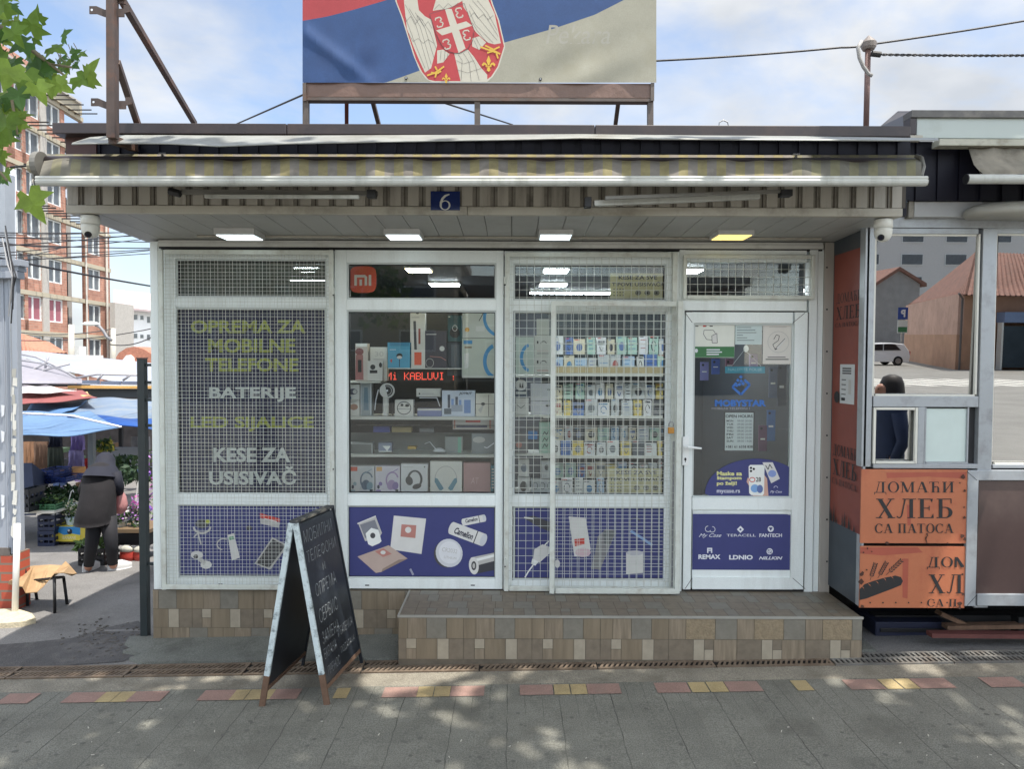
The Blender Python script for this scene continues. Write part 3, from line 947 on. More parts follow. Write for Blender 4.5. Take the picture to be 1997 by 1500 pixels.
# mitre cuts
for pts in (((1336, 610), (1350, 629)), ((1570, 610), (1546, 630)), ((1336, 1149), (1350, 1128)), ((1570, 1149), (1546, 1128))):
    mb.dline(pts, 1.0, SEAL, plane(LY, .0006))
door = mb.build('door', shop, bevel=.0)
q = RR(1350, 630, 1546, 972, LY); pane(q, LY+.03, door, shrink=.002)
mb = MB()
HND = mat('handle_white', c(230, 232, 230), 0.3, var=0.02)
fr(mb, 1331, 852, 1343, 908, LY-.008, .008, HND)
a = P(1337, 872, LY-.01); b = P(1337, 872, LY-.05); c_ = P(1368, 875, LY-.052)
mb.tube([a, b, b+Vector((.01, -.006, 0)), c_], [.009, .009, .010, .007], HND, 8)
mb.dell(1336.5, 896, 2.2, 3.2, SEAL, plane(LY-.008)); mb.drect(1335.8, 897, 1337.2, 902, SEAL, plane(LY-.008))
mb.build('handle', door, bevel=.002)
# ================================================================ posters in the windows
BLUE = ink(56, 60, 112)
BLUED = ink(40, 42, 100)
YEL = ink(170, 176, 70)
WHT = ink(222, 224, 220)
def paper(name, rect, Y, m, parent, th=.002):
    mb = MB()
    a, b, c0, c1 = RR(*rect, Y)
    mb.box(a, b, Y, Y+th, c0, c1, m)
    return mb
def finish(mb, name, parent, label=None):
    return mb.build(name, parent, label=label)
# window A main poster with lettering (behind the pane)
YP = YG+.012
mb = paper('p', (343, 601, 635, 964), YP, ink(38, 40, 78), wA)
f = plane(YP, .0006)
for (s, x0, x1, y0, y1, m) in (('OPREMA ZA', 372, 596, 624, 650, YEL), ('MOBILNE', 406, 576, 660, 688, YEL), ('TELEFONE', 400, 582, 698, 725, YEL),
        ('BATERIJE', 408, 577, 755, 784, WHT), ('LED SIJALICE', 372, 612, 812, 842, YEL), ('KESE ZA', 416, 566, 873, 902, WHT), ('USISIVAČ', 408, 578, 910, 946, WHT)):
    mb.dtext(s, x0, y0, x1, y1, m, f, bold=.03)
finish(mb, 'window_poster', wA, 'blue window poster with yellow and white words')
# transom blind
mb = MB()
a, b, c0, c1 = RR(343, 506, 635, 579, YP+.03)
BL = mat('roller_blind_green_grey', c(92, 98, 92), 0.8, var=.1)
nn = 9
for i in range(nn):
    z = c0+(c1-c0)*i/nn
    mb.box(a, b, YP+.03+(i % 2)*.002, YP+.034, z+.001, z+(c1-c0)/nn-.001, BL)
finish(mb, 'blind', wA)
# lower poster A
YL_ = YF+.02
def lower(rect, parent, label, draw):
    mb = paper('p', rect, YL_, BLUE, parent)
    draw(mb, plane(YL_, .0006))
    finish(mb, 'lower_poster', parent, label)
GRY = ink(178, 176, 172); DGR = ink(70, 70, 72); LG = ink(205, 204, 200); REDI = ink(190, 70, 60); TANI = ink(178, 158, 148); PINKT = ink(176, 120, 110)
def dA(mb, f):
    mb.dring(394, 1028, 18, 14, 4, 4, GRY, f, 180, 360); mb.dell(394, 1022, 13, 9, DGR, f); mb.dell(405, 1018, 5, 4, YEL, f)
    mb.dline([(378, 1048), (386, 1040), (392, 1062)], 3, GRY, f)
    mb.dell(384, 1083, 12, 8, LG, f); mb.dell(382, 1086, 5, 4, DGR, f); mb.dell(402, 1102, 11, 8, LG, f); mb.dline([(388, 1090), (400, 1100)], 8, GRY, f)
    mb.dring(436, 1062, 14, 12, 2.5, 2.5, GRY, f, 60, 260)
    mb.dpoly([(444, 1044), (456, 1040), (468, 1088), (452, 1094)], LG, f); mb.dpoly([(446, 1048), (455, 1046), (457, 1052), (448, 1054)], ink(90, 150, 110), f)
    mb.dpoly([(507, 1001), (546, 1012), (546, 1019), (507, 1010)], REDI, f); mb.dpoly([(507, 1011), (546, 1020), (544, 1030), (508, 1022)], GRY, f)
    mb.dline([(516, 1012), (540, 1018)], 1.5, WHT, f)
    mb.dpoly([(531, 1048), (562, 1064), (527, 1112), (496, 1100)], GRY, f); mb.dpoly([(532, 1052), (557, 1065), (525, 1108), (500, 1099)], DGR, f)
    mb.dell(486, 1030, 6, 5, DGR, f)
    mb.dpoly([(590, 1040), (612, 1046), (600, 1104), (578, 1098)], GRY, f)
lower((343, 986, 635, 1127), wA, 'blue lower poster with earphones and phones', dA)
def dB(mb, f):
    # filter cassette
    mb.dpoly([(698, 1020), (733, 1008), (745, 1040), (738, 1052), (712, 1056)], GRY, f)
    mb.dpoly([(702, 1024), (731, 1014), (740, 1038), (712, 1050)], ink(120, 122, 130), f)
    mb.dline([(697, 1022), (733, 1007)], 2.5, LG, f)
    mb.dpoly([(713, 1041), (724, 1030), (738, 1034), (744, 1056), (740, 1060), (726, 1066), (718, 1062)], WHT, f); mb.dell(727, 1045, 5, 5.5, DGR, f)
    # bag
    mb.dpoly([(768, 1006), (831, 1012), (822, 1081), (761, 1072)], LG, f)
    mb.dpoly([(783, 1023), (812, 1025), (810, 1050), (781, 1047)], PINKT, f); mb.dell(796, 1034, 6, 6, LG, f)
    mb.dpoly([(697, 1086), (758, 1064), (795, 1090), (744, 1116), (733, 1118)], TANI, f)
    mb.dpoly([(795, 1090), (744, 1116), (746, 1110), (778, 1092)], ink(140, 122, 112), f)
    mb.dpoly([(731, 1076), (748, 1070), (764, 1081), (747, 1087)], PINKT, f); mb.dell(747, 1078, 5, 3.8, LG, f)
    # coin cell
    mb.dell(873, 1080, 27, 28, DGR, f, rot=.3); mb.dell(876, 1079, 26, 28, ink(196, 198, 202), f, rot=-.4); mb.dell(877, 1078, 21, 22, ink(212, 213, 216), f, rot=-.4)
    mb.dtext('CR2032', 862, 1070, 892, 1078, GRY, f, ang=.15)
    mb.dtext('LITHIUM', 866, 1086, 890, 1091, GRY, f, ang=.15)
    # batteries
    def bat(cx, cy, L_, H, ang, txt):
        ca, sa = math.cos(ang), math.sin(ang)
        q = lambda x, y: (cx+x*ca-y*sa, cy+x*sa+y*ca)
        mb.dpoly([q(-L_/2, -H/2), q(L_/2, -H/2), q(L_/2, H/2), q(-L_/2, H/2)], LG, f)
        mb.dell(*q(-L_/2, 0), H*.22, H/2, LG, f, rot=ang); mb.dell(*q(L_/2, 0), H*.25, H/2, ink(190, 192, 196), f, rot=ang)
        mb.dpoly([q(L_*.24, -H/2), q(L_*.27, -H/2), q(L_*.27, H/2), q(L_*.24, H/2)], DGR, f)
        mb.dtext(txt, cx-L_*.40, cy-H*.30, cx+L_*.18, cy+H*.22, ink(20, 22, 50), f, bold=.03, ang=ang, shear=.2)
    bat(912, 1042, 66, 25, .36, 'Camelion'); bat(924, 1015, 42, 14, -.2, 'Camelion')
    mb.dpoly([(918, 1090), (966, 1077), (966, 1112), (926, 1120)], ink(60, 60, 66), f); mb.dpoly([(918, 1088), (966, 1078), (966, 1094), (920, 1106)], GRY, f)
    mb.dpoly([(920, 1092), (966, 1081), (966, 1086), (920, 1098)], WHT, f)
    mb.dell(924, 1104, 9.5, 17, LG, f, rot=-.1); mb.dell(924, 1104, 5, 9, DGR, f); mb.dell(924, 1104, 2.5, 5, GRY, f)
    mb.dline([(800, 1110), (806, 1122)], 4, ink(150, 152, 170), f)
lower((677, 988, 967, 1129), wB, 'blue lower poster with dust bags and batteries', dB)
def dC(mb, f):
    mb.dpoly([(1020, 1010), (1040, 1006), (1086, 1024), (1078, 1040), (1050, 1028)], DGR, f); mb.dline([(1022, 1010), (1040, 1012)], 3, LG, f)
    mb.dpoly([(1042, 1072), (1058, 1062), (1074, 1068), (1072, 1080), (1052, 1098), (1040, 1092)], LG, f); mb.dpoly([(1038, 1090), (1050, 1096), (1044, 1104), (1036, 1100)], WHT, f)
    mb.dline([(1040, 1102), (1030, 1116), (1022, 1130)], 2.5, WHT, f); mb.dline([(1062, 1064), (1070, 1056)], 2.5, WHT, f)
    mb.dpoly([(1109, 1008), (1142, 1010), (1152, 1072), (1142, 1086), (1120, 1086)], LG, f); mb.dpoly([(1120, 1052), (1140, 1050), (1141, 1062), (1121, 1066)], REDI, f)
    mb.dell(1137, 1078, 15, 9, ink(196, 170, 176), f)
    mb.dpoly([(1166, 1046), (1182, 1032), (1202, 1036), (1182, 1084), (1170, 1112), (1152, 1110), (1160, 1080)], ink(120, 120, 122), f); mb.dpoly([(1176, 1036), (1200, 1037), (1190, 1064), (1178, 1060)], ink(96, 98, 100), f)
    mb.dline([(1230, 1036), (1252, 1050), (1272, 1064)], 5, ink(120, 150, 190), f); mb.dring(1238, 1020, 12, 10, 2, 2, DGR, f, 20, 240)
    mb.dpoly([(1221, 1078), (1254, 1076), (1254, 1118), (1221, 1120)], LG, f); mb.dell(1238, 1079, 16, 5, ink(180, 180, 186), f)
    mb.dell(1087, 1100, 5, 8, LG, f)
lower((1002, 990, 1299, 1132), wC, 'blue lower poster with chargers and adapters', dC)
# door lower panel
YD = LY+.014
mb = MB()
a, b, c0, c1 = RR(1350.3, 995.2, 1545.6, 1126.8, YD)
mb.box(a, b, YD, YD+.03, c0, c1, PVC)
a, b, c0, c1 = RR(1350.5, 1003, 1541, 1112, YD-.002)
mb.box(a, b, YD-.002, YD-.0002, c0, c1, BLUE)
f = plane(YD-.002)
WI = ink(214, 216, 222)
for (s, x0, x1, y0, y1, bo, sh) in (('My Case', 1363, 1407, 1041, 1050, 0, .5), ('TERACELL', 1417, 1474, 1042, 1047, .0, 0), ('FANTECH', 1481, 1525, 1041, 1048, .02, 0),
        ('REMAX', 1362, 1405, 1082, 1091, .04, 0), ('LDNIO', 1422, 1468, 1083, 1092, .04, 0), ('NILLKIN', 1480, 1526, 1086, 1092, .03, .3)):
    mb.dtext(s, x0, y0, x1, y1, WI, f, bold=bo, shear=sh)
mb.dring(1381, 1032, 6, 6, 1, 1, WI, f, 90, 330); mb.dring(1389, 1033, 6, 6, 1, 1, WI, f, -150, 90)
mb.dpoly([(1444, 1026), (1451, 1033), (1444, 1040), (1437, 1033)], WI, f); mb.dell(1444, 1033, 2, 2, BLUE, f)
mb.dell(1503, 1032, 6, 6, WI, f); mb.dpoly([(1499, 1029), (1507, 1029), (1503, 1036)], BLUE, f)
mb.drect(1379, 1069, 1389, 1079, WI, f); mb.drect(1381.5, 1071.5, 1386.5, 1073, BLUE, f); mb.drect(1381.5, 1075, 1386.5, 1079, BLUE, f)
mb.dell(1501, 1076, 6, 6, WI, f); mb.dring(1501, 1076, 4, 4, 1, 1, BLUE, f); mb.dline([(1497, 1072), (1505, 1080)], 1, BLUE, f)
mb.dline([(1352, 1000), (1535, 1003), (1545, 1006)], .8, PVCB, f)
mb.build('lower_panel', door)
# stickers on the door glass
GS = LY+.026
def sticker(rect, m, draw, label):
    mb = paper('s', rect, GS, m, door, .0015)
    draw(mb, plane(GS, .0004, .00002))
    mb.build('sticker', door, label=label)
def s1(mb, f):
    mb.drect(1351.5, 676, 1432, 697, ink(54, 110, 66), f)
    mb.dline([(1373, 644), (1391, 644), (1398, 654), (1394, 664), (1378, 662), (1372, 652), (1373, 644)], 1, DGR, f)
    mb.dpoly([(1388, 655), (1398, 648), (1399, 668), (1390, 670)], LG, f); mb.dline([(1388, 655), (1398, 650), (1399, 669), (1389, 669), (1388, 655)], 1, DGR, f)
    for x in (1356, 1384, 1372): mb.drect(x, 635, x+6, 637, DGR, f)
    mb.drect(1371, 634.5, 1376, 637.5, REDI, f)
    mb.dell(1358, 684, 3, 4, WI, f)
    for k, wd in enumerate((26, 30, 24)): mb.drect(1378, 681+k*4.6, 1378+wd, 683.2+k*4.6, WI, f)
sticker((1351, 631, 1432.5, 697.5), ink(214, 216, 206), s1, 'white and green sticker with a hand holding a card')
def s2(mb, f):
    for k, wd in enumerate((28, 36, 38, 12, 20, 34)): mb.drect(1437, 638+k*5, 1437+wd, 639.4+k*5, ink(110, 120, 120), f)
sticker((1434, 631, 1486, 672), ink(188, 202, 200), s2, 'small pale sticker with lines of print')
def s3(mb, f):
    mb.dring(1518, 667, 21, 21, 1, 1, GRY, f)
    mb.dline([(1509, 662), (1514, 653), (1520, 655), (1518, 664), (1507, 672), (1512, 682)], 1.2, DGR, f)
    mb.dpoly([(1513, 679), (1530, 660), (1533, 662), (1516, 682)], LG, f); mb.dline([(1513, 679), (1531, 660)], 1, DGR, f); mb.dpoly([(1511, 683), (1513, 678), (1516, 681)], DGR, f)
    mb.drect(1500, 637, 1534, 638.5, GRY, f)
    mb.drect(1497, 696, 1532, 697.5, DGR, f); mb.drect(1493, 700, 1538, 702, DGR, f)
sticker((1488, 631, 1545, 710), ink(206, 202, 194), s3, 'cream no smoking notice with a cigarette drawing')
# logo lettering cut from blue foil
mb = MB()
f = plane(GS+.002, .0004, .00002)
LB = ink(52, 104, 176)
def rot(pts, cx, cy, a):
    return [(cx+x*math.cos(a)-y*math.sin(a), cy+x*math.sin(a)+y*math.cos(a)) for x, y in pts]
mb.dline(rot([(-3, -12), (11, -12), (11, 14), (-11, 14), (-11, 2)], 1446, 752, .72), 4.5, LB, f)
for x, y in ((-12, -12), (-6, -6), (-12, -3), (-4, 1), (-7, 6), (0, -5)): mb.dpoly(rot([(x-2.6, y-2.6), (x+2.6, y-2.6), (x+2.6, y+2.6), (x-2.6, y+2.6)], 1446, 752, .72), LB, f)
mb.dtext('MOBYSTAR', 1394, 780, 1494, 793, LB, f, bold=.05)
mb.dtext('MOBILNI TELEFONI I', 1388, 795, 1462, 799, ink(150, 150, 155), f)
mb.build('logo', door, label='blue foil phone logo and shop lettering')
# open hours board hangs behind glass
mb = MB()
Yh = LY+.04
a, b, c0, c1 = RR(1412, 803, 1471, 881, Yh)
mb.box(a, b, Yh, Yh+.006, c0, c1, SEAL)
a, b, c0, c1 = RR(1414, 805, 1469, 879, Yh-.002)
mb.box(a, b, Yh-.002, Yh-.0002, c0, c1, ink(196, 204, 204))
f = plane(Yh-.002, .0004, .00002)
INK = ink(24, 28, 34)
mb.dtext('OPEN HOURS', 1415, 809, 1468, 815, INK, f, bold=.03)
for k, d in enumerate(('MON', 'TUE', 'WED', 'THU', 'FRI', 'SAT', 'SUN')):
    y = 819+k*6.6
    mb.dtext(d, 1417, y, 1430, y+4, INK, f, bold=.02)
    mb.dtext('09:00 20:00' if k < 6 else '09:00 14:00', 1438, y, 1466, y+4, ink(80, 86, 96), f)
mb.dtext('+381 61 6358 838', 1415, 869, 1468, 874, INK, f, bold=.02)
o = mb.build('opening_hours_board'); T(o, 'white OPEN HOURS board hanging behind the glass of the shop door', 'sign')
mb = MB()
mb.drect(1414, 715, 1492, 728, ink(60, 140, 160), plane(LY+.06))
mb.tube([P(1427, 714, LY+.06), P(1452, 682, LY+.05), P(1484, 714, LY+.06)], .0012, WHT, 5)
mb.dtext('NALEPITE FOLIJE', 1420, 718, 1486, 725, ink(150, 190, 200), plane(LY+.059))
mb.dell(1455, 680, 5, 7, WHT, plane(LY+.048))
T(mb.build('hanging_sign'), 'narrow teal sign hung on strings inside the shop door', 'sign')
# oval phone case sticker
mb = MB()
f = plane(GS, .0004, .00003)
pts = []
for i in range(41):
    a = math.pi*(1+i/40)
    pts.append((1475+100*math.cos(a)*1.0, 963+68*math.sin(a)))
pts = [(max(1374, min(1544, x)), y) for x, y in pts]
pts = [(1390, 971)]+[(x, y) for x, y in pts if y < 969]+[(1544, 971)]
mb.dpoly(pts, BLUE, f)
for k, (s, x1) in enumerate((('Maske sa', 1447), ('štampom', 1446), ('po želji!', 1437))):
    mb.dtext(s, 1398, 919.5+k*9.8, x1, 928+k*9.8+(1 if k == 2 else 0), ink(214, 212, 140), f, bold=.03)
mb.dtext('mycase.rs', 1398, 956, 1443, 964, WI, f, bold=.01)
mb.dpoly([(1470, 972), (1462, 950), (1456, 940), (1458, 932), (1464, 934), (1486, 920), (1496, 934), (1499, 972)], ink(196, 158, 142), f)
mb.dpoly([(1460, 910), (1463, 907), (1488, 907), (1491, 911), (1490, 963), (1487, 967), (1465, 966), (1461, 962)], WHT, f)
for x, y in ((1464.5, 913), (1470, 915), (1464.5, 919)): mb.dell(x, y, 2.4, 2.4, INK, f)
mb.dring(1467, 936, 6, 5, 1.6, 1.6, REDI, f); mb.dtext('28', 1474, 931, 1484, 940, INK, f, bold=.02)
mb.dell(1472, 953, 8, 8, ink(120, 160, 205), f); mb.dell(1482, 954, 6, 8, ink(90, 110, 160), f)
mb.dpoly([(1487, 902), (1507, 902), (1521, 934), (1504, 943)], LG, f)
mb.dline([(1493, 908), (1498, 916), (1501, 906), (1506, 914)], 1.5, INK, f); mb.dell(1506, 924, 8, 7, ink(130, 150, 200), f)
mb.dtext('My Case', 1502, 957, 1525, 963, WI, f, shear=.4); mb.dring(1513, 952, 4, 4, .8, .8, WI, f, 0, 180)
mb.build('oval_sticker', door, label='blue oval sticker with a phone case and yellow words')
# round orange logo of window B + blurred poster edge
mb = MB()
f = plane(YG+.02, .0004, .00002)
def superell(cx, cy, r, n=4.0, k=40):
    out = []
    for i in range(k):
        a = 2*math.pi*i/k
        ca, sa = math.cos(a), math.sin(a)
        out.append((cx+r*math.copysign(abs(ca)**(2/n), ca), cy+r*math.copysign(abs(sa)**(2/n), sa)))
    return out
mb.dpoly(superell(708, 545, 26), ink(196, 72, 50), f)
MIW = ink(200, 196, 186)
mb.drect(691, 536, 696, 557, MIW, f); mb.drect(696, 536, 712, 541, MIW, f); mb.drect(701, 545, 706, 557, MIW, f); mb.dpoly([(712, 536), (716, 540), (716, 557), (711, 557), (711, 541)], MIW, f); mb.drect(719, 536, 724, 557, MIW, f)
mb.build('round_logo', wB, label='orange rounded logo sticker with two white letters')
# bag notices in window C
def notice(x0, y0, x1, y1, where):
    mb = paper('n', (x0, y0, x1, y1), YG+.02, ink(196, 190, 150), wC, .0015)
    f = plane(YG+.02, .0004, .00002)
    w_ = x1-x0
    mb.dtext('KESE ZA SVE', x0+w_*.15, y0+4, x0+w_*.84, y0+12, ink(70, 72, 90), f, bold=.02)
    mb.dtext('TIPOVE USISIVAČA', x0+w_*.03, y0+16, x0+w_*.98, y0+25, ink(70, 72, 90), f, bold=.02)
    for r in range(3):
        for k in range(4): mb.drect(x0+6+k*6, y0+30+r*6, x0+9+k*6, y0+32+r*6, ink(100, 100, 100), f)
    for k in range(3):
        mb.dell(x0+w_*.5+k*18, y0+38, 6, 5, ink(120, 118, 108), f); mb.dell(x0+w_*.5+k*18, y0+38, 2, 2, ink(40, 40, 40), f)
    mb.build('notice', wC, label=where)
notice(1190, 533, 1299, 585, 'cream dust bag notice in the transom')
notice(1185, 914, 1299, 967, 'cream dust bag notice low in the window')

# ================================================================ security grilles
def wires(mb, rect, Y, pv, ph, ox=0, oy=0, r=.0017, jig=0.0):
    x0, y0, x1, y1 = rect
    a, b, c0, c1 = RR(*rect, Y)
    sc = 1400.0/Y
    dv = pv/sc; dh = ph/sc
    x = a+ox/sc
    while x < b:
        j = random.uniform(-jig, jig)
        mb.tube([(x, Y, c0), (x+j, Y, (c0+c1)/2), (x, Y, c1)], r, GRILLE, 5, cap=False); x += dv
    z = c1-oy/sc
    while z > c0:
        j = random.uniform(-jig, jig)
        mb.tube([(a, Y-2*r*.9, z), ((a+b)/2, Y-2*r*.9, z+j), (b, Y-2*r*.9, z)], r, GRILLE, 5, cap=False); z -= dh
def gframe(mb, rect, Y, wpx, d=.022):
    x0, y0, x1, y1 = rect
    fr(mb, x0, y0, x0+wpx, y1, Y, d, GRILLE); fr(mb, x1-wpx, y0, x1, y1, Y, d, GRILLE)
    fr(mb, x0+wpx+.1, y0, x1-wpx-.1, y0+wpx, Y+.0005, d-.001, GRILLE); fr(mb, x0+wpx+.1, y1-wpx, x1-wpx-.1, y1, Y+.0005, d-.001, GRILLE)
def grille(label, rect, Y, wpx, pv, ph, ox, oy, back=None, hinges=()):
    a, b, c0, c1 = RR(*rect, Y)
    g = thing('security_grille', ((a+b)/2, Y, c0), label, 'security grille', 'white wire grilles over the shop windows')
    mb = MB(); gframe(mb, rect, Y, wpx); mb.build('grille_frame', g, bevel=.003)
    mb = MB(); x0, y0, x1, y1 = rect
    wires(mb, (x0+wpx*.6, y0+wpx*.6, x1-wpx*.6, y1-wpx*.6), Y+.014, pv, ph, ox, oy, jig=.003)
    mb.build('wire_mesh', g, smooth=True)
    if back:
        mb = MB(); wires(mb, (x0+wpx*.6, y0+wpx*.6, x1-wpx*.6, y1-wpx*.6), Y+.04, pv, ph, *back, jig=.003, r=.0012)
        mb.build('rear_wire_mesh', g, smooth=True)
    for (hx, hy) in hinges:
        mb = MB(); p = P(hx, hy, Y-.004)
        mb.tube([p, p-Vector((0, 0, .05))], .009, GRILLE, 8)
        mb.tube([p-Vector((0, 0, .051)), p-Vector((0, 0, .06))], .005, SEAL, 8)
        mb.build('hinge', g)
    return g
random.seed(21)
grille('white wire grille with doubled mesh over the leftmost poster window', (311, 487, 651, 1151), 5.035, 9, 14.45, 14.45, 10, 9, back=(18.2, 16.5), hinges=((650, 560), (650, 900)))
grille('white fixed wire grille over the third window, half hidden by the sliding one', (984, 492, 1318, 1154), 5.045, 9, 14.5, 14.9, 8, 8, hinges=((985, 540), (985, 1090)))
grille('white sliding wire grille with a brass padlock, pulled across beside the door', (1073, 587, 1329, 1159), 4.985, 10, 14.3, 14.6, 9, 4)
grille('low wide wire grille over the transom above the door', (1333, 497, 1590, 583), 5.045, 7, 14.7, 14.7, 9, 9)
# padlock
BRASS = mat('brass', c(176, 130, 70), 0.35, metal=.8, var=.1)
STL = mat('steel', c(150, 152, 155), 0.35, metal=.7, var=.08)
pl = thing('padlock', P(1309, 850, 4.99), 'small brass padlock on the right edge of the sliding grille', 'padlock')
mb = MB(); fr(mb, 1303, 834, 1315, 846, 4.966, .016, BRASS); mb.build('lock_body', pl, bevel=.003)
mb = MB(); p = P(1309, 832, 4.975); mb.tube([p+Vector((-.016, 0, 0)), p+Vector((-.016, 0, .02)), p+Vector((-.008, 0, .032)), p+Vector((.008, 0, .032)), p+Vector((.016, 0, .02)), p+Vector((.016, 0, 0))], .004, STL, 6); mb.build('shackle', pl, smooth=True)
# lock bars between grille and door
mb = MB(); fr(mb, 1311, 860, 1315, 1145, 5.02, .01, STL)
mb.build('lock_rail', shop)
# ================================================================ lamps under the soffit
LAMPW = mat('lamp_white_glow', (0.80, 0.95, 1.0), 0.4, var=0, emit=1.5)
LAMPY = mat('lamp_yellow_glow', (1.0, 0.78, 0.26), 0.4, var=0, emit=.75)
LBODY = mat('lamp_body', c(180, 180, 178), 0.5)
for px, ww, mm, lab in ((467, 70, LAMPW, 'white square soffit lamp, the leftmost of the row'), (788, 62, LAMPW, 'white square soffit lamp left of the house number, cool lit'), (1083, 58, LAMPW, 'white square soffit lamp right of the shop middle, cool lit'), (1427, 62, LAMPY, 'square soffit lamp glowing warm yellow above the door')):
    xc = P(px, 462, 4.80).x
    zt = z_sb+.010; zl = P(px, 461, 4.80).z
    hw = ww/2*4.80/1400
    t = thing('soffit_lamp', (xc, 4.80, zl-.01), lab, 'lamp', 'square lamps under the canopy')
    mb = MB(); mb.box(xc-hw-.012, xc+hw+.012, 4.70, 4.915, zl-.004, zt, LBODY); mb.build('housing', t, bevel=.003)
    mb = MB(); mb.box(xc-hw, xc+hw, 4.715, 4.90, zl-.009, zl-.0045, mm); mb.build('diffuser', t)
# cable duct along soffit handled in soffit
# ================================================================ cctv domes
def turret(px, py, Y, lookx, label):
    p = P(px, py, Y)
    t = thing('security_camera', p, label, 'security camera', 'white dome cameras at the canopy corners')
    W_ = mat('camera_white', c(205, 204, 196), 0.35, var=.04)
    mb = MB(); mb.lathe([(.045, 0), (.052, -.004), (.053, -.05), (.05, -.052)], p.x, p.y, p.z, W_, 20); mb.build('mount', t, smooth=True)
    mb = MB(); mb.lathe([(.049, -.053), (.052, -.07), (.047, -.10), (.032, -.125), (.012, -.134)], p.x, p.y, p.z, W_, 20); mb.build('ball', t, smooth=True)
    mb = MB(); d = Vector((lookx, -.75, -.5)).normalized(); q = p+Vector((0, 0, -.092))
    mb.tube([q+d*.03, q+d*.052], .019, SEAL, 16); mb.tube([q+d*.052, q+d*.054], .011, mat('lens', c(30, 30, 45), .05), 16); mb.build('lens', t)
turret(176, 421, 4.35, .15, 'white dome camera under the left front corner of the canopy')
turret(1723, 428, 4.35, -.7, 'white dome camera under the right front corner of the canopy')
# ================================================================ house number
mb = MB()
NB = mat('enamel_blue', c(26, 42, 92), 0.25, var=.1, scale=10)
a, b, c0, c1 = RR(840, 373, 897, 410, YA-.02)
mb.box(a, b, YA-.022, YA-.0155, c0, c1, NB)
f = plane(YA-.022)
NW = ink(196, 196, 190)
mb.dring(868, 400, 10.5, 9.5, 3.4, 1.6, NW, f)
mb.dpoly([(857.6, 400), (857.8, 394), (861, 386), (867, 380), (876, 377.5), (877, 379.5), (870, 383), (865, 388), (861.8, 396), (861.5, 402), (858.5, 404)], NW, f)
T(mb.build('house_number', bevel=.0), 'dark blue enamel plate with a white number 6 on the ribbed fascia', 'number plate')
# ================================================================ awning
aw = thing('awning', P(935, 365, 4.1), 'rolled striped yellow and grey awning with a white front bar over the shop', 'awning')
AY = mat('awning_yellow', c(134, 125, 90), 0.85, var=.16, scale=14, dirt=c(96, 88, 66), dirt_amt=.75, dscale=5, trans=.12)
AG = mat('awning_grey', c(122, 116, 109), 0.85, var=.12, scale=14, dirt=c(84, 78, 70), dirt_amt=.75, dscale=5, trans=.12)
AY2 = mat('awning_dirty_yellow', c(112, 108, 84), 0.9, var=.2, scale=9, dirt=c(72, 68, 58), dirt_amt=.8, dscale=4, streak=True)
AG2 = mat('awning_dirty_grey', c(100, 97, 88), 0.9, var=.2, scale=9, dirt=c(68, 64, 58), dirt_amt=.8, dscale=4, streak=True)
mb = MB()
rows = [(4.27, 300), (4.20, 307), (4.12, 311), (4.05, 319), (4.005, 331), (3.985, 343), (3.985, 350)]
px = 84.0; k = 0
while px < 1797:
    nx_ = min(px+18.5, 1797)
    m = (AY if k % 2 else AG) if 262 < px < 1545 else (AY2 if k % 2 else AG2)
    nsub = 3
    for s_ in range(nsub):
        xa = px+(nx_-px)*s_/nsub; xb = px+(nx_-px)*(s_+1)/nsub
        def cp(x, i):
            Y, py = rows[i]
            wv = 3.0*math.sin(x*.031)+2.0*math.sin(x*.083+1)
            py2 = py+(wv*.7 if i in (2, 3) else 0)+(x-900)*.0022*0
            sh = -(88-84)*0
            xx = x + (0 if x > 200 else (200-x)/116*(-(i)*3+8))
            return P(xx, py2+(2 if x > 900 else 0)*(x-900)/900, Y+(wv*.004 if i in (3, 4) else 0))
        for i in range(len(rows)-1):
            mb.face([cp(xa, i), cp(xa, i+1), cp(xb, i+1), cp(xb, i)], m)
    px = nx_; k += 1
fab = mb.build('fabric', aw, smooth=True)
# weld strips so the cloth shades smoothly
import bmesh
def weld(o, d=.0005):
    bm = bmesh.new(); bm.from_mesh(o.data); bmesh.ops.remove_doubles(bm, verts=bm.verts, dist=d); bm.to_mesh(o.data); bm.free()
weld(fab)
# front bar
mb = MB()
pL = P(73, 363, 3.975); pR = P(1806, 363, 3.975)
pr = [(0, 0), (-.016, .002), (-.024, .012), (-.026, .026), (-.021, .034), (-.024, .040), (-.018, .052), (0, .056), (.02, .054), (.022, .004)]
mb.prism([(pL.x, pL.y+a, pL.z+b) for a, b in pr], (pR.x-pL.x, 0, pR.z-pL.z), ALU)
mb.build('front_bar', aw, bevel=.002)
mb = MB()
for x_, s_ in ((pL.x-.004, 1), (pR.x+.0005, 1)):
    mb.prism([(x_, pL.y+a*1.05, (pL if x_ < 0 else pR).z-.001+b*1.04) for a, b in pr], (.003, 0, 0), SEAL)
mb.build('end_caps', aw)
